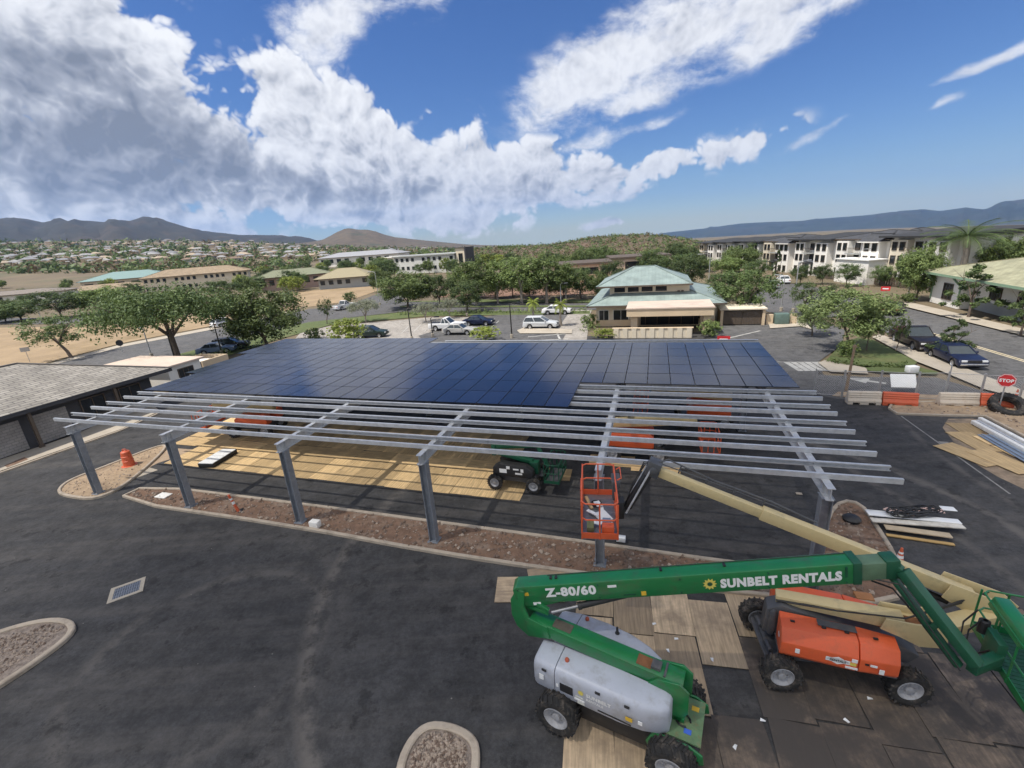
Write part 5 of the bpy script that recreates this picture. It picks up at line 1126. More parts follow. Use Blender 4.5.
# row of townhouses beyond the side street
def townhouse(i, label):
    y = 67.5 + 13.2 * i; z = -.26 * i; rg = random.Random(40 + i)
    O = Vector((67.2 + .1 * i, y, z)); t = thing('townhouse', label, 'townhouse', O, math.pi / 2, None)      # local x runs away down the row, local -y... faces the street
    f = 1
    # after rotation by 90 deg local +y points to -X (the street side)
    wall_box(t, 0, 12.9, -11, 0, -.3, 7.6, m_white_w)
    wall_box(t, .6, 4.6, 0, 1.3, -.3, 7.2, m_white_w, 'bay_wall'); wall_box(t, 8.3, 11.6, 0, 1.1, -.3, 7.3, (m_cream_w, m_white_w, m_white_w)[i % 3], 'bay_wall')
    wall_box(t, 4.6, 8.3, 0, .6, -.3, 2.9, m_bluew, 'porch_wall')
    for x, yy, w in ((1.7, 1.3, 1.0), (3.5, 1.3, 1.0), (9.2, 1.1, .9), (10.7, 1.1, .9), (5.6, 0, 1.2), (7.3, 0, 1.2)):
        for zz in (1.6, 4.1, 6.3): 
            if yy == 0 and zz < 2: continue
            window(t, x, yy, zz, w, 1.25, 'y+', m_trim, 0)
    mb = MB(); mb.box((6.45, .95, 5.05), (3.5, 1.7, .14)); mb.build('balcony_slab', m_greyw, t)
    mb = MB()
    for k in range(15): mb.box((4.8 + k * .236, 1.74, 5.6), (.03, .03, 1.0))
    mb.box((6.45, 1.74, 6.12), (3.5, .06, .06)); mb.build('balcony_rail', m_trim, t)
    mb = MB(); mb.box((6.45, 1.0, 2.98), (3.9, 2.1, .16)); mb.build('porch_roof', m_darkroof, t)
    mb = MB(); mb.box((6.0, .63, 1.05), (1.0, .06, 2.1)); mb.build('door', m_trim, t)
    for x in (4.75, 8.15): mb = MB(); mb.box((x, 1.85, 1.3), (.25, .25, 3.2)); mb.build('porch_post', m_white_w, t)
    if i in (1, 3): hip_roof(t, -.8, 13.5, -11.8, .9, 7.7, 8.9, m_darkroof, m_trim); hip_roof(t, .1, 5.1, -3, 2.0, 7.3, 8.5, m_darkroof, m_white_w, gable=True, name='gable_roof')
    else:
        mb = MB(); mb.hexa([(-.7, -11.6, 7.7), (13.5, -11.6, 7.7), (13.5, 1.9, 7.7), (-.7, 1.9, 7.7), (-.7, -11.6, 8.6), (13.5, -11.6, 8.6), (13.5, 1.9, 7.95), (-.7, 1.9, 7.95)]); mb.build('shed_roof', m_darkroof, t)
    if i == 1: wall_box(t, -1.5, 6.4, 1.3, 4.4, -.3, 4.3, m_white_w, 'garden_wing'); mb = MB(); mb.box((2.45, 2.9, 4.4), (8.3, 3.5, .16)); mb.build('wing_roof', m_whitetrim, t)
    return t
TL = ['nearest townhouse of the row, half hidden by the big street tree', 'second townhouse, with a dark hip roof and a white flat topped wing in front', 'third townhouse of the row, with a dark shed roof behind small street trees', 'fourth townhouse of the row, with a gabled dark roof over white walls', 'fifth townhouse of the row, partly behind dark trees', 'sixth townhouse of the row, small and pale behind trees', 'farthest townhouse at the left end of the row']
for i in range(7): townhouse(i, TL[i])
# garden fence before the townhouses
gf = thing('garden_fence', 'dark slatted garden fence along the foot of the nearest townhouses', 'fence', (64.4, 66, 0), math.pi / 2)
mb = MB()
for k in range(56): mb.box((k * .5, 0, .75), (.42, .04, 1.4))
mb.build('slats', m_trim, gf)
for k in range(8): mb = MB(); mb.box((k * 4 - .05, .06, .8), (.12, .1, 1.6)); mb.build('post', m_wall_dark, gf)
# houses behind, with dark roofs and solar panels
for i, (x, y, w, d, lab, pv) in enumerate(((92, 78, 14, 12, 'dark roofed house with solar panels behind the palm at the right edge', 1), (92, 92, 16, 12, 'dark roofed house with a white gable wall behind the nearest townhouse', 0), (94, 60, 15, 12, 'house with rows of solar panels on its dark roof above the olive roof', 1), (100, 112, 16, 12, 'dark roofed house far behind the middle of the townhouse row', 0))):
    h = thing('house', lab, 'house', (x, y, -.5), .25 + .1 * i); wall_box(h, -w / 2, w / 2, -d / 2, d / 2, 0, 5.6, m_cream_w); hip_roof(h, -w / 2 - .8, w / 2 + .8, -d / 2 - .8, d / 2 + .8, 5.7, 8.2, m_darkroof, m_trim)
    for k in range(3): window(h, -w / 2 + 2 + k * 4, -d / 2, 4.2, 1.4, 1.3, 'y-')
    if pv:
        nrm = Vector((0, -2.9, 0)); sl_ = math.atan2(2.5, d / 2 + .8)
        for k in range(4):
            mb = MB(); mb.box((-3.3 + k * 2.2, -d / 4 - .5, 6.98 + .10), (2.1, 4.2, .06), ax=((1, 0, 0), (0, math.cos(sl_), math.sin(sl_)), (0, -math.sin(sl_), math.cos(sl_)))); mb.build('solar_panel', m_cell, h)

# school and offices across the dry field, far off
def long_building(name, label, P0, P1, depth, h, roof_m, wall_m, zr, nwin, rows=2, eave=1.2, roofname='roof', flat=False, drop=0):
    P0, P1 = Vector(P0), Vector(P1); a = math.atan2(P1.y - P0.y, P1.x - P0.x); L_ = (P1 - P0).length
    t = thing(name, label, 'building', (P0.x, P0.y, drop), a); wall_box(t, 0, L_, 0, depth, -1, h, wall_m)
    for r_ in range(rows):
        for k in range(nwin):
            if (k % 5) == 4: continue
            window(t, L_ * (k + .5) / nwin, 0, h * (r_ + .62) / rows, L_ / nwin * .55, h / rows * .42, 'y-', wall_m, 0)
    if flat: mb = MB(); mb.box((L_ / 2, depth / 2, h + .25), (L_ + 2 * eave, depth + 2 * eave, .5)); mb.build(roofname, roof_m, t)
    else: hip_roof(t, -eave, L_ + eave, -eave, depth + eave, h + .1, zr, roof_m, m_trim, name=roofname)
    return t
long_building('school_building', 'long two storey cream school with a tan hip roof across the dry field', (-156, 203, 0), (-119.5, 220, 0), 16, 6.6, m_tanroof, m_cream_w, 9.6, 18)
long_building('school_annexe', 'low tan roofed wing joined to the left of the cream school', (-186, 196, 0), (-157, 203, 0), 12, 3.6, m_tanroof, m_cream_w, 5.6, 8, 1)
long_building('apartment_block', 'two storey white block with a grey brown roof at the far left edge', (-215, 166, 0), (-172, 181, 0), 14, 6, mat('grey_brown_roof', (.20, .17, .145), .9), m_white_w, 7.4, 14, drop=-1)
long_building('gymnasium', 'large pale teal roofed hall behind the school', (-205, 228, 0), (-172, 244, 0), 22, 6.4, mat('bright_teal_roof', (.19, .28, .26), .6), m_cream_w, 10, 6, 1)
long_building('office_building', 'grey white three storey office with a flat roof beyond the middle trees', (-50.5, 219.5, 0), (-21, 204.2, 0), 14, 7.4, m_greyw, mat('pale_grey_wall', (.56, .56, .53), .9), 8, 11, 2, .7, flat=True)
ot = thing('stair_tower', 'dark edged stair tower at the right end of the grey white office', 'tower', (-20.2, 204.4, 0), -.48); wall_box(ot, 0, 5, 0, 6, -1, 9.8, m_cream_w); mb = MB(); mb.box((5.3, 2.5, 5), (.6, 7, 10)); mb.build('fin', m_wall_dark, ot); window(ot, 2.4, 0, 5, 2, 5, 'y-', m_trim, 1); mb = MB(); mb.box((2.6, 3, 9.9), (6, 7, .2)); mb.build('roof', m_wall_dark, ot)
long_building('ranch_house', 'low house with a pale tan hip roof beside the dry lot', (-63, 158, 0), (-46, 158.5, 0), 11, 3.4, mat('straw_roof', (.29, .25, .16), .9), m_greyw, 6.4, 6, 1)
long_building('bungalow', 'pink walled bungalow with a long olive roof left of the tan hip roof', (-88, 167, 0), (-66, 176, 0), 11, 4.6, mat('olive_roof', (.19, .20, .13), .9), mat('pink_stucco', (.46, .33, .28), .9), 7, 8, 1)
long_building('warehouse', 'long pale flat warehouse roof above the school', (-128, 330, 3), (-70, 320, 3), 20, 6, mat('pale_metal_roof', (.3, .3, .31), .6), m_white_w, 9, 10, 1, drop=2)
long_building('warehouse', 'white flat roofed warehouse left of the grey office', (-74, 290, 0), (-28, 275, 0), 18, 6, m_white_w, m_white_w, 8, 12, 1, flat=True)
long_building('retail_block', 'cream walled flat roofed store behind the tree row', (13, 122, 0), (28, 120, 0), 14, 4.2, m_trim, mat('peach_stucco', (.62, .47, .33), .9), 5, 1, 1, .5, flat=True)
long_building('retail_block', 'pale store with a brown fascia behind the teal roofed building', (30, 128, 0), (45, 126, 0), 14, 4.6, m_trim, mat('pale_peach_stucco', (.66, .52, .40), .9), 5, 1, 1, .5, flat=True)
q = at_dist(600, 246, 395); q2 = at_dist(622, 244.5, 395); long_building('hilltop_house', 'white modern house among scrub on the wooded hill', (q.x, q.y, 0), (q2.x, q2.y, 0), 10, 5.5, m_white_w, m_white_w, 6, 5, 1, flat=True, drop=q.z - 2.5)

# ------------------------------------------------------------------ trees
def leaf_mat(name, c, c2, rnd=.32):
    mt, nt, N, L, P = _nodes(name); MATS[name] = mt
    geo = N.new('ShaderNodeNewGeometry'); oi = N.new('ShaderNodeObjectInfo')
    n = N.new('ShaderNodeTexNoise'); n.inputs['Scale'].default_value = .9; n.inputs['Detail'].default_value = 4; L.new(geo.outputs['Position'], n.inputs['Vector'])
    w = N.new('ShaderNodeTexWhiteNoise'); w.noise_dimensions = '1D'; L.new(geo.outputs['Random Per Island'], w.inputs['W'])
    ad = N.new('ShaderNodeMath'); ad.operation = 'ADD'; L.new(n.outputs['Fac'], ad.inputs[0])
    m1 = N.new('ShaderNodeMath'); m1.operation = 'MULTIPLY_ADD'; L.new(w.outputs['Value'], m1.inputs[0]); m1.inputs[1].default_value = .26; m1.inputs[2].default_value = -.13; L.new(m1.outputs[0], ad.inputs[1])
    r = N.new('ShaderNodeMapRange'); L.new(ad.outputs[0], r.inputs[0]); r.inputs[1].default_value = .25; r.inputs[2].default_value = .75
    mx = N.new('ShaderNodeMix'); mx.data_type = 'RGBA'; L.new(r.outputs[0], mx.inputs[0]); mx.inputs[6].default_value = (*c, 1); mx.inputs[7].default_value = (*c2, 1)
    rr = N.new('ShaderNodeMapRange'); L.new(oi.outputs['Random'], rr.inputs[0]); rr.inputs[3].default_value = 1 - rnd; rr.inputs[4].default_value = 1 + rnd
    v = N.new('ShaderNodeVectorMath'); v.operation = 'SCALE'; L.new(mx.outputs[2], v.inputs[0]); L.new(rr.outputs[0], v.inputs['Scale'])
    L.new(v.outputs[0], P.inputs['Base Color']); P.inputs['Roughness'].default_value = .6; P.inputs['Specular IOR Level'].default_value = .35
    tr = N.new('ShaderNodeBsdfTranslucent'); L.new(v.outputs[0], tr.inputs[0]); ms = N.new('ShaderNodeMixShader'); ms.inputs[0].default_value = .22
    L.new(P.outputs[0], ms.inputs[1]); L.new(tr.outputs[0], ms.inputs[2]); L.new(ms.outputs[0], N['Material Output'].inputs[0]); return mt
m_leaf = leaf_mat('leaf_mid_green', (.075, .115, .034), (.22, .28, .09)); m_leaf_d = leaf_mat('leaf_dark_green', (.042, .072, .024), (.135, .185, .06))
m_leaf_l = leaf_mat('leaf_light_green', (.11, .16, .05), (.28, .34, .13)); m_leaf_g = leaf_mat('leaf_grey_green', (.16, .18, .12), (.30, .31, .22)); m_leaf_y = leaf_mat('leaf_yellow_green', (.14, .19, .03), (.30, .34, .07))
m_bark = mat('bark', (.13, .10, .08), .95, var=.3, scale=4); m_bark_l = mat('pale_bark', (.30, .26, .22), .95, var=.2, scale=4)
def add_leaves(mb, p, r, n, size, rg, flat=.75, drop=.0):
    for _ in range(n):
        d = Vector((rg.gauss(0, 1), rg.gauss(0, 1), rg.gauss(0, flat))); d.normalize(); q = p + d * r * (rg.random() ** .45)
        nn = (d * .6 + Vector((rg.gauss(0, .5), rg.gauss(0, .5), .5 + rg.gauss(0, .4)))).normalized(); a = nn.orthogonal().normalized(); b = nn.cross(a); th = rg.uniform(0, 6.28); a, b = a * math.cos(th) + b * math.sin(th), b * math.cos(th) - a * math.sin(th)
        s = size * rg.uniform(.6, 1.35); mb.poly([q - a * s, q - b * s * .45 + a * s * .1, q + a * s - nn * s * drop, q + b * s * .45 + a * s * .1])
def make_tree(name, H, Wd, seed, leaf, bark, trunk_h, shape='round', clumps=60, per=46, size=.26, lean=.0, r0=.16, forks=4):
    rg = random.Random(seed); root = thing(name, 'x x x x', 'tree', (0, -4000, 0)); tb = MB(); cb = MB(); R_ = Wd / 2
    fork = Vector((lean, rg.uniform(-.1, .1), trunk_h)); tb.tube([(0, 0, -.1), (lean * .3, 0, trunk_h * .5), fork], [r0 * 1.25, r0, r0 * .85], 8)
    cz = (trunk_h + H) / 2; hz = (H - trunk_h * .8) / 2; tips = []
    for k in range(forks):
        a = 6.28 * k / forks + rg.uniform(-.4, .4); q = rg.uniform(.45, .75)
        e = Vector((lean + math.cos(a) * R_ * q, math.sin(a) * R_ * q, cz + (rg.uniform(-.1, .5) if shape != 'umbrella' else .35) * hz)); mid = fork.lerp(e, .5) + Vector((0, 0, .12 * hz)) - Vector((math.cos(a), math.sin(a), 0)) * R_ * .08
        tb.tube([fork, mid, e], [r0 * .7, r0 * .42, r0 * .14], 6)
        for j in range(3): e2 = e + Vector((rg.uniform(-1, 1) * R_ * .35, rg.uniform(-1, 1) * R_ * .35, rg.uniform(.0, .5) * hz)); tb.tube([mid.lerp(e, rg.uniform(.2, .8)), e2], [r0 * .22, r0 * .06], 5)
    for _ in range(clumps):
        for _t in range(40):
            d = Vector((rg.gauss(0, 1), rg.gauss(0, 1), rg.gauss(0, 1))).normalized(); q = rg.random() ** .33
            if shape == 'umbrella' and d.z < -.25: continue
            if shape == 'cone':
                zz = rg.random() ** 1.3; rad = (1 - zz) * q + .06; p = Vector((math.cos(_ + _t) * R_ * rad, math.sin(_ + _t) * R_ * rad, trunk_h * .8 + (H - trunk_h * .8) * zz)); break
            p = Vector((lean + d.x * R_ * q * .86, d.y * R_ * q * .86, cz + d.z * hz * q * .86)); break
        rr = (R_ * rg.uniform(.13, .25)) * (1.0 if shape != 'cone' else .75); add_leaves(cb, p, rr, per, size, rg, .6 if shape == 'umbrella' else .8)
    for _ in range(int(clumps * 3)):                              # loose sprays that break the outline
        d = Vector((rg.gauss(0, 1), rg.gauss(0, 1), rg.gauss(0, 1))).normalized()
        if shape == 'cone': continue
        if shape == 'umbrella' and d.z < -.2: d.z = abs(d.z)
        p = Vector((lean + d.x * R_ * 1.0, d.y * R_ * 1.0, cz + d.z * hz * 1.0)); add_leaves(cb, p, R_ * .09, 3, size, rg)
    tb.build('trunk', bark, root, smooth=True); cb.build('crown', leaf, root); return root, H, Wd
def make_palm(seed, H=9, fr=30, L_=3.6, leaf=None, arch=1.0):
    rg = random.Random(seed); root = thing('palm_tree', 'x x x x', 'tree', (0, -4000, 0)); tb = MB(); tb.tube([(0, 0, -.1), (.15, 0, H * .35), (.1, .1, H * .7), (0, 0, H)], [.32, .22, .2, .24], 10); tb.build('trunk', m_bark_l, root, smooth=True); mb = MB()
    for k in range(fr):
        a = 2.399 * k; el = R(75) - R(95) * (k / fr); prev = Vector((0, 0, H)); d = Vector((math.cos(a) * math.cos(el), math.sin(a) * math.cos(el), math.sin(el))); ln = L_ * rg.uniform(.8, 1.1); n_ = 14
        for j in range(n_):
            q = prev + d * ln / n_; side = d.cross(Zv).normalized(); up = side.cross(d); w = .62 * math.sin(math.pi * (j + .8) / (n_ + 1)) + .08
            for s in (-1, 1):
                for u_ in (0, .34, .67):
                    b0 = prev.lerp(q, u_) ; w_ = w * rg.uniform(.8, 1.15); mb.poly([b0, b0 + d * .035, b0 + side * s * w_ + d * .3 - up * rg.uniform(.15, .3) * arch])
            mb.beam(prev, q, .05, .04); prev = q; d = (d + Vector((0, 0, -.12 * arch))).normalized()
    mb.build('crown', leaf or m_leaf_d, root); return root, H + L_ * .55, L_ * 1.7
PROTO = {
    'umbrella': make_tree('umbrella_tree', 8.5, 15, 1, m_leaf_d, m_bark, 3.2, 'umbrella', 95, 230, .15, 0, .3, 6),
    'round': make_tree('round_tree', 7.5, 8.5, 2, m_leaf, m_bark, 1.2, 'round', 85, 190, .15),
    'dark': make_tree('dense_dark_tree', 9, 9, 3, m_leaf_d, m_bark, 1.8, 'round', 60, 160, .16),
    'boulevard': make_tree('boulevard_tree', 9.5, 7.5, 4, m_leaf, m_bark_l, 3.3, 'round', 62, 130, .16, 0, .2),
    'street': make_tree('street_tree', 7, 7, 5, m_leaf_l, m_bark, 2.0, 'round', 64, 130, .125, .3, .11, 4),
    'young': make_tree('young_tree', 5, 3.6, 6, m_leaf_d, m_bark, 1.7, 'cone', 34, 90, .11, 0, .08, 3),
    'sparse': make_tree('sparse_tree', 6, 5.5, 7, m_leaf_d, m_bark, 1.9, 'round', 34, 90, .12, .8, .13, 4),
    'silver': make_tree('silver_tree', 4.5, 6.5, 8, m_leaf_g, m_bark_l, 1.1, 'umbrella', 44, 90, .12, 0, .14, 5),
    'lime': make_tree('lime_green_shrub', 3.0, 3.6, 9, m_leaf_y, m_bark, .4, 'round', 34, 44, .14, 0, .06, 4),
    'shrub': make_tree('green_shrub', 2.2, 3.0, 10, m_leaf, m_bark, .25, 'round', 30, 44, .13, 0, .05, 4),
    'cypress': make_tree('conical_tree', 8, 3, 11, m_leaf_d, m_bark, .6, 'cone', 40, 40, .2, 0, .1, 3),
    'palm': make_palm(12), 'small_palm': make_palm(13, 3.2, 14, 1.7, m_leaf_y),
}
for r_, h_, w_ in PROTO.values(): r_['_p'] = 1
FIRST = set()
def tree(kind, bx, by, top, wpx, label, group=None, ground=None, rot=None):
    """Stand a tree where the photo shows it: foot at (bx, by), crown top at row `top`, crown width in pixels."""
    root, H, Wd = PROTO[kind]; p = ground or G(bx, by); p = Vector((p.x, p.y, p.z)); lo, hi = .3, 40.0
    for _ in range(30):
        mid = (lo + hi) / 2
        if proj((p.x, p.y, p.z + mid))[1] > top: lo = mid
        else: hi = mid
    z = proj(p + Vector((0, 0, lo * .6)))[2]; w = wpx / F_PX * z * .92
    sc = (w / Wd, w / Wd, lo / H * .97); rt = rng.uniform(0, 6.28) if rot is None else rot
    if kind not in FIRST:
        FIRST.add(kind); root.location = p; root.rotation_euler = (0, 0, rt); root.scale = sc; tag(root, label, 'tree', group); return root
    o = dup(root, p, rt, sc, label)
    if group: o['group'] = group
    elif 'group' in o: del o['group']
    return o
tree('umbrella', 180, 364, 287, 150, 'wide dark umbrella crowned tree by the boulevard at the left', rot=.4)
tree('sparse', 72, 358, 311, 66, 'thin leaning tree with an open crown in front of the dry field', rot=3.0)
tree('round', 268, 349, 284, 98, 'big bright round tree behind the left end of the panels')
tree('dark', 224, 300, 279, 46, 'dark tree in front of the right end of the cream school')
tree('dark', 22, 321, 300, 56, 'dark bushy tree below the white block at the far left')
tree('dark', 62, 318, 289, 60, 'dark tree between the white block and the umbrella tree')
tree('round', 108, 312, 286, 62, 'bright green tree just left behind the umbrella tree')
tree('round', 150, 306, 292, 40, 'green tree behind the umbrella tree before the school')
tree('round', 6, 322, 308, 40, 'low light green tree at the left picture edge by the road')
tree('sparse', 327, 324, 297, 18, 'narrow dark tree beside the white truck', rot=1)
tree('lime', 350, 347, 318, 42, 'yellow green shrub just behind the back edge of the panels')
tree('shrub', 316, 342, 328, 22, 'low green shrub left of the yellow green shrub')
tree('silver', 366, 322, 299, 36, 'silver grey tree at the left of the car park')
tree('silver', 426, 322, 302, 30, 'silver grey tree left of the white pickup')
tree('silver', 450, 318, 298, 30, 'silver grey tree behind the white pickup')
tree('dark', 351, 304, 291, 16, 'small dark tree at the edge of the dry lot')
tree('round', 408, 308, 270, 66, 'broad green tree in the middle of the boulevard verge')
tree('dark', 440, 306, 272, 46, 'dark green tree right of the broad verge tree')
tree('round', 382, 292, 268, 30, 'green tree in front of the left end of the grey office')
tree('dark', 468, 312, 279, 44, 'dark tree beside the left end of the boulevard tree row')
for i, (bx, by, tp, w) in enumerate(((477, 306, 258, 50), (498, 304, 259, 42), (522, 304, 255, 54), (547, 303, 255, 54), (566, 302, 262, 40))):
    tree('boulevard', bx, by, tp, w, ['boulevard tree at the left end of the row, right of the dark tree', 'slim boulevard tree second in the row', 'boulevard tree in the middle of the row above the silver cars', 'tallest boulevard tree, second from the right end of the row', 'boulevard tree at the right end of the row beside the teal roof'][i], 'boulevard trees in a row')
for i in range(9): tree('dark' if i % 2 else 'round', 462 + i * 17, 297 + (i % 3), 266 + (i * 5) % 7, 34, 'leafy tree in the belt just behind the boulevard tree row', 'trees in the belt behind the boulevard row')
tree('dark', 612, 296, 258, 40, 'dark tree behind the left slope of the teal roof')
tree('dark', 690, 290, 252, 44, 'dark tree behind the right slope of the teal roof')
tree('dark', 664, 282, 256, 40, 'dark tree behind the ridge of the teal roof')
tree('dark', 744, 318, 266, 74, 'large dark drooping tree behind the brown gates')
tree('dark', 722, 300, 270, 40, 'dark tree at the left of the large drooping tree')
tree('round', 727, 276, 256, 36, 'green tree before the far townhouses'); tree('dark', 756, 280, 258, 32, 'dark tree before the fifth townhouse')
tree('round', 700, 272, 256, 30, 'green tree at the left foot of the townhouse row')
tree('cypress', 776, 280, 249, 13, 'conical dark tree before the fourth townhouse')
tree('dark', 800, 284, 264, 24, 'small dark tree before the third townhouse'); tree('dark', 822, 284, 263, 22, 'small dark tree at the corner of the third townhouse')
tree('dark', 846, 286, 262, 30, 'round dark tree before the white wing of the second townhouse'); tree('dark', 880, 286, 264, 26, 'round dark tree at the right of the white wing')
tree('sparse', 806, 316, 279, 34, 'thin street tree on the far side of the street bend'); tree('sparse', 834, 312, 281, 36, 'thin street tree beside the bend, behind the bright corner tree')
tree('street', 848, 352, 284, 92, 'bright open crowned tree on the grass corner behind the fence', rot=2)
tree('street', 812, 336, 300, 44, 'smaller bright tree left of the grass corner')
tree('street', 866, 352, 300, 38, 'bright tree at the right side of the grass corner', rot=4)
tree('shrub', 847, 358, 340, 22, 'leafy shrub at the foot of the corner tree')
tree('sparse', 896, 351, 313, 17, 'thin staked street tree beside the dark pickup'); tree('young', 951, 358, 319, 42, 'small dark street tree between the two parked cars and the road')
tree('young', 968, 318, 264, 56, 'dark tiered young tree before the olive roofed building'); tree('young', 1020, 336, 283, 40, 'dark young tree at the right picture edge')
tree('round', 916, 300, 243, 50, 'big grey green street tree left of the olive roofed building')
tree('palm', 957, 292, 221, 88, 'large palm with long arching fronds above the olive roof', ground=Vector((66, 66, 0)))
tree('round', 1000, 290, 228, 70, 'leafy tree behind the ridge of the olive roof', ground=Vector((72, 60, 0))); tree('round', 985, 280, 232, 60, 'leafy tree right behind the palm', ground=Vector((73, 68, 0))); tree('round', 1022, 280, 232, 60, 'leafy tree at the right edge above the olive roof', ground=Vector((71, 54, 0)))
tree('round', 925, 290, 250, 40, 'green tree between the palm and the street tree', ground=Vector((68, 74, 0)))
tree('shrub', 908, 303, 293, 18, 'low shrub at the street corner by the leaning pole'); tree('lime', 486, 341, 326, 34, 'lime green shrub at the back edge of the panels near the parked cars')
tree('lime', 604, 338, 329, 28, 'lime green shrub beside the tan screen wall'); tree('shrub', 709, 337, 320, 26, 'green shrub at the right end of the tan screen wall'); tree('shrub', 590, 327, 314, 20, 'shrub at the left corner of the teal roofed building')
tree('small_palm', 534, 322, 297, 16, 'small young palm behind the silver wagon'); tree('small_palm', 561, 326, 298, 18, 'small young palm by the tan drive')
tree('small_palm', 84, 283, 273, 9, 'little palm before the teal roofed hall', ground=G(84, 287)); tree('small_palm', 105, 283, 274, 9, 'second little palm before the teal hall', ground=G(105, 286))
# more trees of the far middle ground that one can still tell apart
rt_ = random.Random(77)
zones = [(255, 300, 273, 292, 16), (300, 395, 262, 284, 34), (385, 500, 256, 276, 34), (505, 690, 262, 277, 26), (0, 140, 286, 312, 16), (690, 760, 262, 278, 8), (240, 260, 282, 300, 5)]
for (x0, x1, y0, y1, k) in zones:
    for _ in range(k):
        px, py = rt_.uniform(x0, x1), rt_.uniform(y0, y1); g = T(px, py)
        if g is None or g.length > 900: continue
        sc = F_PX / g.length; hgt = rt_.uniform(5, 9); tree(rt_.choice(('dark', 'round', 'round', 'dark', 'lime') if px < 500 else ('dark', 'round', 'dark')), px, py, py - hgt * sc, hgt * sc * rt_.uniform(.9, 1.5), 'one of the many far green trees across the boulevard', 'far green trees across the boulevard', ground=g)

# scrub and tree cover too dense to count
def scrub(name, pts, mats, seed, per=9, lf=.5):
    rg = random.Random(seed); mb = MB()
    for p, r in pts:
        mb.cur = rg.randrange(len(mats)); add_leaves(mb, p + Vector((0, 0, r * .5)), r, per, r * lf, rg, .7)
    return stuff(mb.build(name, mats))
pts = []
dep = bpy.context.evaluated_depsgraph_get()
sh = bpy.data.objects['scrub_hill']
for p_ in sh.data.polygons:
    c_ = p_.center
    for _ in range(rt_.choice((2, 2, 3, 4))):
        if proj(c_)[1] < 262: pts.append((c_ + Vector((rt_.uniform(-5, 5), rt_.uniform(-5, 5), -.2)), .7 * 3.6 ** (rt_.random() ** 1.6)))
m_drybush = leaf_mat('dry_brush', (.10, .075, .04), (.20, .15, .08))
scrub('hillside_scrub', pts, [m_leaf_d, m_leaf, m_drybush, m_leaf_d], 31, 18, .36)
pts = []
for _ in range(2300):
    px = rt_.uniform(-60, 520); top = lerp_tab([(0, 240), (250, 240), (330, 246), (500, 249)], px); py = rt_.uniform(top, 274 if px < 300 else 262); g = T(px, py)
    if g: pts.append((g, rt_.uniform(2.0, 4.6) * min(1.6, g.length / 700 + .4)))
scrub('town_greenery', pts, [m_leaf_d, m_leaf, m_drybush, m_leaf_d], 32, 10)
# clipped hedges and verge planting
def hedge(name, label, pix, w, h, m, seed):
    rg = random.Random(seed); mb = MB(); pts = [G(*p) for p in pix]
    for a, b in zip(pts, pts[1:]):
        n_ = int((b - a).length / .35) + 1
        for k in range(n_):
            p = a.lerp(b, k / n_)
            for _ in range(3): add_leaves(mb, p + Vector((rg.uniform(-w, w) / 2, rg.uniform(-w, w) / 2, rg.uniform(.1, h - .1))), .3, 7, .12, rg)
    return tag(mb.build(name, m), label, 'hedge')
hedge('hedge', 'long low green hedge between the boulevard and the car park', [(398, 315), (440, 314.5), (500, 313.2), (590, 312.5)], .9, .8, m_leaf, 51)
hedge('hedge', 'clipped hedge at the kerb of the grass corner', [(828, 363), (868, 368), (912, 368)], .5, .5, m_leaf, 52)
hedge('hedge', 'ground hugging planting along the left car park edge', [(175, 372), (230, 352), (270, 344)], 1.2, .7, m_leaf_d, 53)
hedge('hedge', 'dark screen hedge behind the boulevard tree row', [(470, 299.5), (520, 297.5), (600, 295.5)], .8, 2.0, m_leaf_d, 54)
hedge('hedge', 'planting bed at the foot of the teal roofed building', [(584, 331), (600, 329)], 1.0, .8, m_leaf, 55)
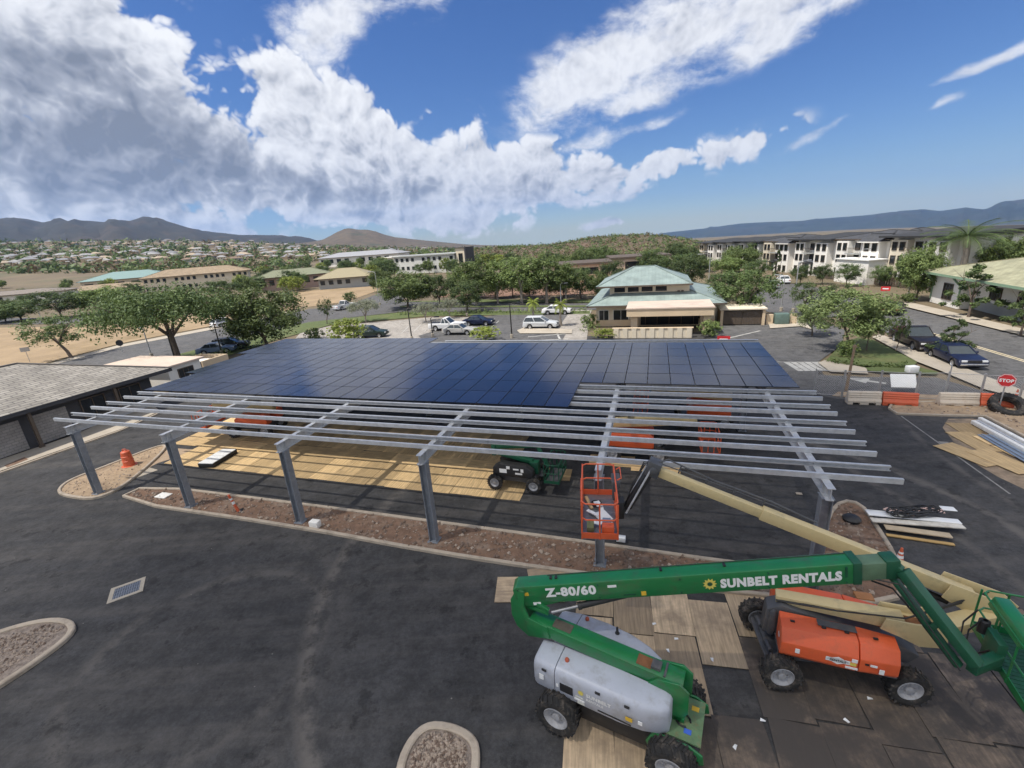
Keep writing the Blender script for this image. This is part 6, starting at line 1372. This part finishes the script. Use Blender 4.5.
# ------------------------------------------------------------------ vehicles
m_tyre = mat('car_tyre', (.015, .015, .015), .9); m_alloy = mat('alloy', (.45, .45, .46), .35, .6); m_lens = mat('headlight_lens', (.75, .76, .76), .15); m_tail = mat('tail_light', (.35, .02, .02), .25); m_chrome = mat('chrome', (.6, .6, .62), .2, .9); m_cglass = mat('car_glass', (.03, .04, .045), .06, spec=.8)
def paint(name, c): return mat(name, c, .38, var=.04, scale=2, coat=.12, spec=.35)
def car(name, label, px, py, ang, body, kind='sedan', L=4.6, Wd=1.8, ground=None, group=None):
    g = ground or G(px, py); root = thing(name, label, 'pickup truck' if kind == 'pickup' else 'car', (g.x, g.y, .02), ang, group); h = L / 2; r = .33 if kind != 'pickup' else .39; xa, xb = -L * .29, L * .31
    def arch(x): return [(x + math.cos(t) * (r + .06), r + math.sin(t) * (r + .06)) for t in [math.pi * k / 8 for k in range(9)]]
    def prof(top):                                               # lower edge with wheel arches, then over the top
        return [(-h, .35), (-h + .05, .25)] + [p for p in reversed(arch(xa)) if p[1] > .24] + [p for p in reversed(arch(xb)) if p[1] > .24] + [(h - .08, .25), (h, .38)] + top
    if kind == 'pickup': top = [(h, .80), (h - .08, 1.02), (L * .17, 1.12), (-h + .02, 1.10)]; cab = (-.62, L * .17, -.35, L * .02, 1.10, 1.84)
    elif kind == 'wagon': top = [(h, .62), (h - .15, .82), (L * .24, .98), (-h + .05, 1.02), (-h, .7)]; cab = (-h + .08, L * .22, -h + .42, L * .02, .99, 1.62)
    else: top = [(h, .60), (h - .2, .78), (L * .20, .92), (-L * .36, .96), (-h + .05, .90), (-h, .6)]; cab = (-L * .36, L * .2, -L * .22, L * .03, .92, 1.42)
    mb = MB(); mb.prism(prof(top), lambda a, b, d: Vector((a, d, b)), -Wd / 2, Wd / 2); bd_ = mb.build('body', body, root, bevel=.05)
    x0, x1, u0, u1, z0, z1 = cab; w0, w1 = Wd / 2 - .06, Wd / 2 - .24
    mb = MB(); mb.hexa([(x0, -w0, z0), (x1, -w0, z0), (x1, w0, z0), (x0, w0, z0), (u0, -w1, z1 - .04), (u1, -w1, z1 - .04), (u1, w1, z1 - .04), (u0, w1, z1 - .04)]); mb.build('window', m_cglass, root)
    mb = MB(); mb.hexa([(u0 - .06, -w1 - .02, z1 - .05), (u1 + .06, -w1 - .02, z1 - .05), (u1 + .06, w1 + .02, z1 - .05), (u0 - .06, w1 + .02, z1 - .05), (u0 + .06, -w1 + .06, z1 + .01), (u1 - .08, -w1 + .06, z1 + .01), (u1 - .08, w1 - .06, z1 + .01), (u0 + .06, w1 - .06, z1 + .01)])
    for s in (-1, 1):
        for a, b in ((x0, u0), (x1, u1), ((x0 + x1) / 2 - .05, (u0 + u1) / 2 - .05)): mb.beam((a, s * w0, z0), (b, s * (w1 + .01), z1 - .03), .07, .09)
    mb.build('roof', body, root, bevel=.015)
    for x in (xa, xb):
        for s in (-1, 1):
            mb = MB(); mb.lathe((x, s * (Wd / 2 - .12), r), (0, s, 0), [(-.1, r * .6), (-.1, r * .9), (-.07, r), (.07, r), (.1, r * .9), (.1, r * .62)], 20); t = mb.build('wheel', m_tyre, root, smooth=True)
            mb = MB(); mb.lathe((x, s * (Wd / 2 - .12), r), (0, s, 0), [(.09, r * .64), (.05, r * .55), (.06, r * .2), (.08, .001)], 14); mb.build('rim', m_alloy, t, smooth=True)
    for s in (-1, 1):
        mb = MB(); mb.box((h - .015, s * (Wd / 2 - .3), .70 if kind != 'pickup' else .82), (.08, .36, .15)); mb.build('headlight', m_lens, root, bevel=.02)
        mb = MB(); mb.box((-h + .01, s * (Wd / 2 - .22), .74), (.06, .26, .16)); mb.build('tail_light', m_tail, root)
        mb = MB(); mb.box((x1 - .25, s * (Wd / 2 + .06), z0 + .08), (.12, .18, .12)); mb.build('mirror', body, root, bevel=.03)
    mb = MB(); mb.box((h + .015, 0, .44), (.1, Wd * .92, .16)); mb.build('bumper', m_chrome if kind == 'pickup' or name == 'parked_coupe' else body, root, bevel=.03); mb = MB(); mb.box((-h - .015, 0, .44), (.1, Wd * .92, .16)); mb.build('bumper', m_chrome if kind == 'pickup' or name == 'parked_coupe' else body, root, bevel=.03)
    mb = MB(); mb.box((h + .005, 0, .68 if kind != 'pickup' else .82), (.05, Wd * .48, .14 if kind != 'pickup' else .22)); mb.build('grille', m_chrome if kind == 'pickup' else m_dark, root)
    if kind == 'pickup':
        mb = MB(); mb.box((-h + .95, 0, 1.105), (1.7, Wd - .3, .02)); mb.build('bed_liner', m_dark, root)
    return root
p_black = paint('black_car_paint', (.014, .012, .013)); p_navy = paint('navy_car_paint', (.012, .017, .045)); p_white = paint('white_car_paint', (.70, .70, .70)); p_silver = paint('silver_car_paint', (.38, .37, .35)); p_lsil = paint('bright_silver_car_paint', (.52, .54, .56)); p_blue = paint('blue_grey_car_paint', (.14, .19, .28)); p_dkgreen = paint('dark_green_car_paint', (.02, .035, .03)); p_red = paint('maroon_bed_cover', (.12, .02, .03))
SD = math.atan2(G(985, 377).y - G(885, 333).y, G(985, 377).x - G(885, 333).x)     # the street's heading towards the viewer
pk = car('parked_pickup', 'black pickup truck parked at the kerb behind the fence', 914, 346, SD, p_black, 'pickup', 5.5, 1.95)
mb = MB(); mb.box((-1.7, 0, 1.2), (1.8, 1.5, .3)); mb.build('bed_load', p_red, pk, bevel=.05)
car('parked_coupe', 'dark navy old coupe parked in front of the black pickup', 953, 362, SD, p_navy, 'sedan', 4.9, 1.85)
CX = SITE_ROT
car('parked_pickup', 'white pickup truck parked in the car park beside the silver tree', 448, 330, CX, p_white, 'pickup', 5.3, 1.9)
car('parked_sedan', 'silver beige sedan parked just in front of the white pickup', 460, 334, CX, p_silver, 'sedan')
car('parked_sedan', 'navy blue sedan parked at the back of the car park', 479, 325, CX, p_navy, 'sedan')
car('parked_wagon', 'silver wagon parked by the tan entry strip', 541, 328, CX, p_lsil, 'wagon', 4.7)
car('parked_sedan', 'white sedan parked at the hedge beside the tan drive', 557, 314, CX, p_white, 'sedan')
car('driving_pickup', 'white pickup driving on the boulevard by the dry lot', 345, 309, math.atan2(G(385, 297).y - G(300, 314).y, G(385, 297).x - G(300, 314).x), p_white, 'pickup', 5.3, 1.9)
car('driving_car', 'white car driving on the boulevard beyond the umbrella tree', 225, 326, math.atan2(G(310, 309).y - G(232, 326).y, G(310, 309).x - G(232, 326).x), p_white, 'wagon')
car('parked_sedan', 'blue grey sedan parked behind the left end of the panels', 218, 353, .2, p_blue, 'sedan'); car('parked_car', 'dark car parked beside the blue grey sedan at the left hedge', 232, 349, .25, p_black, 'wagon')
car('parked_car', 'dark green car half hidden by the yellow green shrub', 372, 337, CX + .2, p_dkgreen, 'wagon')
car('distant_car', 'white car at the far street bend behind trees', 783, 282, 1.2, p_white, 'sedan', ground=G(783, 283)); car('distant_car', 'pale car beside the street bend nearest the corner', 772, 286, 1.3, p_lsil, 'sedan', ground=G(770, 288))
car('distant_car', 'dark car turning at the street corner by the low shrub', 896, 313, SD + 2.6, p_black, 'sedan', ground=G(893, 313))

# ------------------------------------------------------------------ poles, lamps, signs
m_pole = mat('galvanised_pole', (.42, .42, .42), .5, .5); m_dpole = mat('dark_bronze_pole', (.03, .028, .026), .5, .3); m_wood = mat('weathered_timber', (.24, .17, .11), .9, var=.25, scale=5)
def px_height(p, top):
    lo, hi = .1, 30
    for _ in range(30):
        m = (lo + hi) / 2
        if proj((p.x, p.y, p.z + m))[1] > top: lo = m
        else: hi = m
    return lo
def lamp(label, bx, by, top, m, arm=1.4, ang=0.0, group=None):
    p = G(bx, by); h = px_height(p, top); t = thing('street_lamp', label, 'street lamp', p, ang, group)
    mb = MB(); mb.tube([(0, 0, 0), (0, 0, h * .5), (0, 0, h)], [.09, .075, .06], 8); mb.build('pole', m, t, smooth=True)
    mb = MB(); mb.tube([(0, 0, h * .97), (arm * .4, 0, h + .12), (arm, 0, h + .1)], .04, 6); mb.build('arm', m, t)
    mb = MB(); mb.box((arm + .3, 0, h + .1), (.7, .28, .12)); mb.build('lamp_head', m, t, bevel=.03)
    mb = MB(); mb.lathe((0, 0, 0), Zv, [(0, .2), (.5, .2), (.52, .1)], 12); mb.build('base', m_concrete, t)
lamp('tall grey street lamp rising behind the right end of the teal roof', 708, 293, 254, m_pole, 1.6, math.pi)
lamp('grey street lamp on the inside of the street bend', 793, 312, 262, m_pole, 1.4, 0.3)
lamp('thin grey street lamp beside the taller lamp at the bend', 781, 311, 276, m_pole, .8, 2.0)
lamp('street lamp before the white wing of the second townhouse', 855, 283, 250, m_pole, 1.2, 0)
lamp('leaning pale lamp post at the street corner near the low shrub', 908, 296, 262, m_pole, .8, 1)
lamp('street lamp standing by the dry lot behind the silver tree', 380, 305, 272, m_pole, 1.6, math.pi * .8)
lamp('slim dark lamp in the middle of the car park', 412, 340, 309, m_dpole, .5, 0, None); lamp('slim dark lamp left of the white pickup', 433, 337, 318, m_dpole, .5, 0); lamp('slim dark lamp behind the navy sedan', 467, 316, 302, m_dpole, .5, 0)
lamp('black lamp with two heads by the silver wagon', 512, 338, 304, m_dpole, .9, 0); lamp('thin lamp before the boulevard trees, right of the hedge end', 561, 304, 284, m_pole, .7, 0)
lamp('slim lamp beside the umbrella tree trunk with a white head', 177, 366, 331, m_dpole, .3, 1.0); lamp('pale lamp post at the boulevard left of the umbrella tree trunk', 152, 357, 329, m_pole, .6, 2.5); lamp('slim dark lamp by the blue grey sedan', 222, 354, 320, m_dpole, .4, 0.4)
lamp('street lamp on the school road behind dark trees', 62, 318, 298, m_pole, 1.2, math.pi); lamp('street lamp on the far road near the white block', 42, 321, 305, m_pole, 1.0, 0)
lamp('pole lamp behind the boulevard trees', 580, 297, 278, m_pole, .6, 0)
def sign(name, label, p, h, shape, face_m, text=None, tcol=None, size=.4, post_m=None, ang=0.0, band=None):
    t = thing(name, label, 'sign', p, ang); mb = MB(); mb.tube([(0, 0, 0), (0, 0, h + size)], .035, 8); mb.build('post', post_m or m_pole, t)
    X, Y, c = Vector((1, 0, 0)), Zv, Vector((0, -.05, h + size * .5)); mb = MB()
    pts = [(math.cos(math.pi / 8 + math.pi / 4 * k) * size, math.sin(math.pi / 8 + math.pi / 4 * k) * size) for k in range(8)] if shape == 'oct' else [(-size, -size * .6), (size, -size * .6), (size, size * .6), (-size, size * .6)] if shape == 'rect' else [(math.cos(.26 * k) * size, math.sin(.26 * k) * size) for k in range(24)]
    mb.prism(pts, lambda a, b, d: c + X * a + Y * b + Vector((0, d, 0)), -.012, .012); mb.build('face', face_m, t)
    if shape == 'oct':
        mb = MB(); ring = [[(c + X * a * k + Y * b * k + Vector((0, -.016, 0))) for a, b in pts] for k in (.96, .90)]
        for i in range(8): j = (i + 1) % 8; mb.poly([ring[0][i], ring[0][j], ring[1][j], ring[1][i]])
        mb.build('border', m_white, t)
    if text: mb = MB(); put_text(mb, text, size * .62, c + Vector((0, -.018, -size * .22)), X, Y, .01, mid=True, width=size * 1.45); mb.build('lettering', tcol or m_white, t)
    if band: mb = MB(); mb.box(c + Vector((0, -.018, 0)), (size * 1.3, .006, size * .3)); mb.build('bar', band, t)
    return t
m_red = mat('sign_red', (.55, .03, .035), .45)
p = G(998, 411); sign('stop_sign', 'red octagonal stop sign on a thin post in front of the big tyre', p, 1.75, 'oct', m_red, 'STOP', m_white, .42, ang=-.72)
p = G(883, 303); sign('road_sign', 'small red and white road sign across the side street', p, 1.7, 'rect', m_red, band=m_white, size=.5, ang=-.7)
p = G(723, 347); sign('road_sign', 'low red and white sign just behind the back edge of the panels', p, .5, 'rect', m_red, band=m_white, size=.6, ang=-.4)
p = G(123, 353); sign('road_sign', 'round black backed road sign by the boulevard', p, 1.3, 'disc', m_dark, size=.45, ang=.4)
p = G(30, 362); sign('road_sign', 'small grey street sign at the left end of the boulevard', p, 1.6, 'rect', m_pole, size=.5, ang=.5)

# ------------------------------------------------------------------ site fence, barriers, odds and ends on the right
fx = [(813, 395, 368), (842, 397, 357), (878, 398, 368), (915, 400, 362), (944, 400, 356), (979, 403, 377), (1018, 405, 378), (1070, 412, 386)]
for i, (a, b) in enumerate(zip(fx, fx[1:])):
    pa, pb = G(a[0], a[1]), G(b[0], b[1]); an = math.atan2(pb.y - pa.y, pb.x - pa.x); L_ = (pb - pa).length; H_ = 1.85
    t = thing('fence_panel', ['chain link fence panel left of the wooden pole', 'chain link fence panel between the wooden pole and the white board', 'chain link fence panel behind the white board', 'chain link fence panel right of the white board', 'chain link fence panel behind the second barrier', 'chain link fence panel behind the stop sign', 'chain link fence panel at the right picture edge'][i], 'fence', pa, an)
    for x in (0, L_ - .06): mb = MB(); mb.tube([(x, 0, -.02), (x, 0, H_ + (.5 if x == 0 and i in (4,) else .1))], .035, 8); mb.build('post', m_pole, t)
    mb = MB(); mb.tube([(0, 0, H_), (L_, 0, H_)], .022, 6); mb.build('rail', m_pole, t); mb = MB(); mb.tube([(0, 0, .12), (L_, 0, .12)], .016, 6); mb.build('rail', m_pole, t)
    mb = MB(); k = -H_
    while k < L_:
        for s in (0, 1):
            x0, x1 = max(k, 0), min(k + H_ - .15, L_)
            if x1 - x0 > .05:
                z0, z1 = .12 + (x0 - k), .12 + (x1 - k)
                if s: z0, z1 = H_ + .0 - (x0 - k) * .99, H_ - (x1 - k) * .99
                mb.tube([(x0, 0, z0), (x1, 0, z1)], .0035, 3, cap=False)
        k += .14
    mb.build('wire_mesh', m_pole, t)
p = G(846, 391); t = thing('utility_pole', 'weathered brown timber pole standing at the fence beside the corner tree', 'pole', p); h = px_height(p, 345); mb = MB(); mb.tube([(0, 0, -.05), (.1, 0, h)], [.1, .075], 8); mb.build('shaft', m_wood, t, smooth=True); mb = MB(); mb.box((.1, 0, h - .12), (.2, .2, .1)); mb.build('cap', m_wood, t)
mb = MB(); p = G(901, 392); mb.box((0, 0, .82), (1.45, .05, .95), ax=((1, 0, 0), (0, .85, -.53), (0, .53, .85))); o = mb.build('sign_board', m_white); o.location = p; o.rotation_euler = (0, 0, SITE_ROT); tag(o, 'blank white board leaning on the fence above the first barrier', 'board')
p = G(911, 374); o = MB().box((0, 0, .3), (.75, .5, .5)).build('cooler', m_white, bevel=.05); o.location = p + Vector((0, 0, .1)); tag(o, 'small white box sitting on the grass strip near the fence', 'box')
m_bar_w = mat('dusty_white_plastic', (.58, .50, .40), .6, var=.12, scale=3, col2=(.35, .25, .17), c2amt=.5, c2scale=3); m_bar_o = mat('orange_plastic', (.62, .12, .05), .5, var=.12, scale=3, col2=(.4, .15, .08), c2amt=.4, c2scale=3)
def barrier(label, a, b, m):
    pa, pb = G(*a), G(*b); an = math.atan2(pb.y - pa.y, pb.x - pa.x); L_ = (pb - pa).length - .05; t = thing('traffic_barrier', label, 'barrier', pa, an, 'water filled traffic barriers along the fence')
    mb = MB(); pr = [(-.28, .14), (-.28, .26), (-.17, .45), (-.19, .5), (-.15, .58), (-.17, .64), (-.12, .72), (-.13, .78), (-.08, .86), (.08, .86), (.13, .78), (.12, .72), (.17, .64), (.15, .58), (.19, .5), (.17, .45), (.28, .26), (.28, .14)]
    mb.prism(pr, lambda y, z, x: Vector((x, y, z)), 0, L_); mb.build('shell', m, t, bevel=.012)
    for x0, x1 in ((0, .3), (L_ / 2 - .25, L_ / 2 + .25), (L_ - .3, L_)): mb = MB(); mb.box(((x0 + x1) / 2, 0, .07), (x1 - x0, .54, .145)); mb.build('foot', m, t, bevel=.015)
    mb = MB()
    for z in (.3, .55, .78): mb.tube([(L_ + .02, 0, z - .04), (L_ + .02, 0, z + .04)], .05, 8)
    mb.build('hinge_lug', m, t)
barrier('dusty white traffic barrier nearest the wooden pole', (846, 403), (880, 404), m_bar_w); barrier('orange traffic barrier under the white board', (881, 404), (917, 406), m_bar_o)
barrier('dusty white traffic barrier left of the big tyre', (937, 405), (977, 406), m_bar_w); barrier('orange traffic barrier behind the big tyre', (978, 406), (1012, 408), m_bar_o)
p = G(1006, 412); t = thing('giant_tyre', 'huge worn black tyre leaning on the barrier behind the stop sign', 'tyre', p, -.2); t.scale = (.8, .8, .8); ax_ = Vector((-.1, -.55, .83)).normalized(); mb = MB(); mb.lathe((0, 0, .52), ax_, [(-.28, .62), (-.3, .72), (-.3, .98), (-.22, 1.06), (.22, 1.06), (.3, .98), (.3, .72), (.28, .62), (.0, .56), (-.28, .62)], 32)
u_ = ax_.orthogonal().normalized(); v_ = ax_.cross(u_)
mb.build('carcass', m_rubber, t, smooth=True); mb = MB()
for k in range(30): a = 6.283 * k / 30; rd = u_ * math.cos(a) + v_ * math.sin(a); tg = v_ * math.cos(a) - u_ * math.sin(a); mb.beam(Vector((0, 0, .52)) + rd * 1.07 - ax_ * .22 - tg * .05, Vector((0, 0, .52)) + rd * 1.07 + ax_ * .22 + tg * .05, .1, .06, rd)
mb.build('tread', m_rubber, t)
def cone(label, p, h=.75, tilt=0, name='traffic_cone'):
    t = thing(name, label, 'traffic cone', p); t.rotation_euler = (0, tilt, .3); mb = MB(); mb.box((0, 0, .03), (.4, .4, .06)); mb.build('base', m_dark if name != 'traffic_cone' else m_bar_o, t, bevel=.02)
    mb = MB(); r0, r1 = (.15, .035) if name == 'traffic_cone' else (.07, .055)
    mb.lathe((0, 0, .06), Zv, [(0, r0), (h, r1), (h + .02, .001)], 16); s = mb.build('body', m_bar_o, t, smooth=True)
    mb = MB()
    for z0, z1 in ((.45, .6), (.7, .8)): mb.lathe((0, 0, .06), Zv, [(h * z0, r0 + (r1 - r0) * z0 + .004), (h * z1, r0 + (r1 - r0) * z1 + .004)], 16)
    mb.build('band', m_white, s)
cone('orange traffic cone beside the giant tyre', G(1014, 404), .9); cone('orange traffic cone behind the tip of the green boom', G(898, 566), .7); cone('tilted orange delineator post in the planting bed', G(239, 512), 1.0, -.22, 'delineator_post')
p = G(130, 466); t = thing('traffic_drum', 'dented orange and white traffic drum on the island beside the canopy end', 'traffic drum', p); mb = MB(); mb.lathe((0, 0, 0), Zv, [(0, .42), (.08, .42), (.1, .3), (.4, .29), (.42, .31), (.44, .28), (.7, .27), (.72, .29), (.74, .26), (1.0, .24), (1.05, .18), (1.06, .001)], 20); b_ = mb.build('drum', m_bar_o, t, smooth=True)
mb = MB()
for z in (.2, .56): mb.lathe((0, 0, z), Zv, [(0, .302 - z * .05), (.12, .298 - z * .05)], 20)
mb.build('band', mat('faded_white_band', (.66, .45, .38), .6), t); mb = MB(); mb.tube([(-.12, 0, 1.05), (-.1, 0, 1.18), (.1, 0, 1.18), (.12, 0, 1.05)], .025, 6); mb.build('handle', m_bar_o, t)

# stacks of material
st_r = math.atan2(G(1023, 451).y - G(972, 423).y, G(1023, 451).x - G(972, 423).x)
p = G(972, 424); 
for i, (px, py, L_, w, h, m, lab) in enumerate(((972, 425, 9, .20, .22, m_whitetrim, 'long white steel channel lying nearest the sandy strip edge of the stack'), (979, 422, 9, .20, .22, m_whitetrim, 'long white steel channel beside the kerb of the sandy strip'), (976, 424, 9, .14, .18, m_galv, 'long grey channel between the two white channels'), (985, 437, 8, .75, .1, mat('blue_grey_steel', (.24, .29, .36), .5, .3), 'wide blue grey steel deck sheet in front of the white channels'))):
    q = G(px, py); t = thing('steel_stack' if i == 3 else 'steel_channel', lab, 'steel', (q.x, q.y, .09), st_r); mb = MB(); k = .02
    if i == 3:
        for j in range(5): mb.box((L_ / 2, -w / 2 + .075 + j * .15, .04 + (.04 if j % 2 else 0)), (L_, .15, .02))
        mb.build('deck', m, t)
    else:
        mb.box((L_ / 2, 0, h / 2), (L_, w, h)); mb.build('channel', m, t, bevel=.02)
    for j in (1.2, 4, 6.8): mb = MB(); mb.box((j, 0, -.03), (.1, w + .3, .055)); mb.build('spacer', m_wood, t)
lum = [(866, 520, 958, 529, .3, .04, 'wide pale board on top of the timber stack'), (870, 526, 962, 533, .28, .05, 'long white board at the near side of the timber stack'), (884, 531, 950, 540, .3, .05, 'pale plank under the long white board'), (886, 536, 954, 546, .14, .05, 'single yellow timber lying nearest the viewer'), (865, 516, 905, 520, .25, .05, 'short board at the back of the timber stack')]
for i, (x0, y0, x1, y1, w, h, lab) in enumerate(lum):
    a, b = G(x0, y0), G(x1, y1); z = (.30, .26, .16, .03, .2)[i]; o = MB().beam((0, 0, 0), (b - a) , w, h).build('timber_board', [m_white, mat('white_board', (.62, .58, .5), .8, col2=(.3, .25, .2), c2amt=.5, c2scale=2), mat('pale_plank', (.50, .40, .27), .8), mat('yellow_timber', (.48, .31, .12), .8), m_whitetrim][i], bevel=.006); o.location = (a.x, a.y, z + .03); tag(o, lab, 'board', 'boards stacked at the end of the planting bed')
rg = random.Random(8); mb = MB(); c_ = G(912, 521); pts_ = []
for k in range(150): a = k * .42; r_ = .35 + .25 * math.sin(k * .37); pts_.append(Vector((c_.x + math.cos(a) * r_ * 1.9 + rg.uniform(-.05, .05) + math.sin(k * .05) * .8, c_.y + math.sin(a) * r_ * .6, .40 + rg.uniform(0, .12))))
mb.tube(pts_, .028, 6); tag(mb.build('black_hose', m_dark), 'tangle of black hose heaped on the timber stack', 'hose')
mb = MB()
for k in range(14): q = Vector((c_.x + rg.uniform(-1.1, 1.0), c_.y + rg.uniform(-.1, .3), .40 + rg.uniform(0, .06))); mb.box(q, (rg.uniform(.1, .35), rg.uniform(.08, .2), .03), rg.uniform(0, 3))
tag(mb.build('wrapping_scraps', [mat('pink_white_wrap', (.6, .42, .36), .7)]), 'pink and white wrapping scraps under the black hose', 'packaging')
o = MB().lathe((0, 0, 0), Zv, [(0, .3), (.12, .33), (.2, .24), (.22, .001)], 16).build('hose_coil', m_dark, smooth=True); q = G(851, 522); o.location = (q.x, q.y, .07); tag(o, 'dark round coil lying in the planting bed under the last column', 'coil')
for i, (px, py, w, h, m, lab, nm) in enumerate(((863, 600, .5, .12, mat('rust_sheet', (.36, .16, .06), .7), 'orange brown board on the soil behind the orange lift', 'scrap_board'), (316, 528, .45, .32, m_white_w, 'white concrete block on the kerb of the planting bed', 'concrete_block'), (621, 542, .35, .2, m_white, 'white plastic bag on the far kerb under the orange basket', 'plastic_bag'), (164, 497, .75, .06, m_white_w, 'white concrete vault lid in the planting bed', 'vault_lid'), (799, 494, .25, .04, m_kerb, 'small tan paper scrap on the asphalt left of the last column', 'paper_scrap'), (948, 509, .5, .03, m_white, 'pale paper scrap on the far asphalt', 'paper_scrap'))):
    q = G(px, py); o = MB().box((0, 0, h / 2), (w, w * .65, h), .4).build(nm, m, bevel=.015); o.location = (q.x, q.y, .065 if nm not in ('paper_scrap',) else .004); o.rotation_euler = (0, 0, SITE_ROT - .4); tag(o, lab, nm.replace('_', ' '))
# flat crate on the plywood
c4 = [G(*p) for p in [(203, 466), (217, 467), (233, 457), (222, 453)]]; cc_ = sum(c4, Vector()) / 4; dv = (c4[2] - c4[1]); t = thing('flat_crate', 'flat black crate with a white top lying on the plywood', 'crate', (cc_.x, cc_.y, .03), math.atan2(dv.y, dv.x))
mb = MB(); mb.box((0, 0, .14), (2.0, 1.05, .26)); mb.build('side', m_dark, t, bevel=.01); mb = MB()
for k in range(4): mb.box((-.74 + .49 * k, 0, .285), (.46, 1.0, .03))
mb.build('lid', m_white, t)
# storm drain
q = G(127, 590); t = thing('storm_drain', 'square steel storm drain grate set in a concrete collar in the asphalt', 'drain', (q.x, q.y, 0), .55)
mb = MB()
for x, y, w, d in ((0, .42, 1.1, .14), (0, -.42, 1.1, .14), (.48, 0, .14, .70), (-.48, 0, .14, .70)): mb.box((x, y, .005), (w, d, .03))
mb.build('collar', m_concrete, t); mb = MB()
for k in range(11): mb.box((-.38 + k * .076, 0, .006), (.03, .69, .02))
for y in (-.2, 0, .2): mb.box((0, y, .007), (.81, .025, .016))
mb.build('grate', m_steel, t); mb = MB(); mb.box((0, 0, -.004), (.82, .70, .012)); mb.build('pit', mat('grey_blue_pit', (.10, .12, .14), .6), t)
# litter on the plywood around the lifts
for i, (px, py) in enumerate(((676, 640), (712, 661), (763, 722), (735, 748), (846, 722), (654, 625), (668, 652), (870, 700))):
    q = G(px, py); o = MB().poly([(-.06, -.03, .0), (.06, -.04, .02), (.07, .04, .0), (-.05, .03, .03)]).poly([(-.06, -.03, -.004), (-.05, .03, .026), (.07, .04, -.004), (.06, -.04, .016)]).build('paper_scrap', m_white); o.location = (q.x, q.y, .045); o.rotation_euler = (0, 0, i * 1.3); tag(o, 'tiny white paper scrap on the muddy plywood around the lifts', 'litter', 'paper scraps on the muddy plywood')

# ------------------------------------------------------------------ the town on the far slope: every house a thing
def far_house(seed, wall_m, roof_m):
    rg = random.Random(seed); mb = MB(); w, d, h = rg.uniform(9, 14), rg.uniform(8, 10), rg.uniform(2.8, 5.2)
    mb.mi(0); mb.box((0, 0, h / 2 - .5), (w, d, h + 1)); mb.mi(1); A = [(-w / 2 - .6, -d / 2 - .6, h), (w / 2 + .6, -d / 2 - .6, h), (w / 2 + .6, d / 2 + .6, h), (-w / 2 - .6, d / 2 + .6, h)]; r0, r1 = (-w / 2 + d * .4, 0, h + 1.9), (w / 2 - d * .4, 0, h + 1.9)
    for f in ([A[0], A[1], r1, r0], [A[1], A[2], r1], [A[2], A[3], r0, r1], [A[3], A[0], r0], A[::-1]): mb.poly(f)
    mb.mi(2)
    for k in range(3): mb.box((-w * .3 + k * w * .3, -d / 2 - .02, h * .6), (1.3, .06, 1.1))
    return mb.build('hillside_house', [wall_m, roof_m, m_glass])
rfs = [mat('far_white_roof', (.29, .285, .28), .8), mat('far_grey_roof', (.22, .22, .23), .8), mat('far_brown_roof', (.21, .145, .10), .8), mat('far_tan_roof', (.36, .29, .21), .8)]
kinds = [far_house(i, (m_cream_w, m_buff, m_greyw, m_buff)[i % 4], rfs[i % 4]) for i in range(6)]
names_ = ['pale roofed cream house', 'grey roofed tan house', 'brown roofed grey house', 'tan roofed house', 'pale roofed cream house', 'grey roofed tan house']
placed = 0; used = set(); rh = random.Random(5)
while placed < 285:
    px = rh.uniform(-10, 640) if rh.random() < .25 else rh.uniform(-10, 330)
    lo = lerp_tab([(0, 241), (250, 241), (330, 247), (500, 249), (640, 250)], px); hi = lerp_tab([(0, 268), (250, 262), (330, 259), (500, 255), (640, 254)], px); py = lo + (hi - lo) * rh.random() ** .8; g = T(px, py)
    if g is None or g.length < 330: placed += .02; continue
    k = rh.randrange(6); o = kinds[k] if k not in used else kinds[k].copy()
    if k in used: COL.objects.link(o)
    used.add(k); o.location = g; o.rotation_euler = (0, 0, rh.choice((0, .5, 1.2, 1.6, -.4)) + math.atan2(-g.x, g.y)); s_ = rh.uniform(.7, 1.1); o.scale = (s_, s_, s_)
    tag(o, 'tiny ' + names_[k] + ' among hundreds on the far slope below the mountains', 'house', names_[k] + 's on the far slope'); placed += 1
for k in range(6):
    if k not in used: bpy.data.objects.remove(kinds[k])
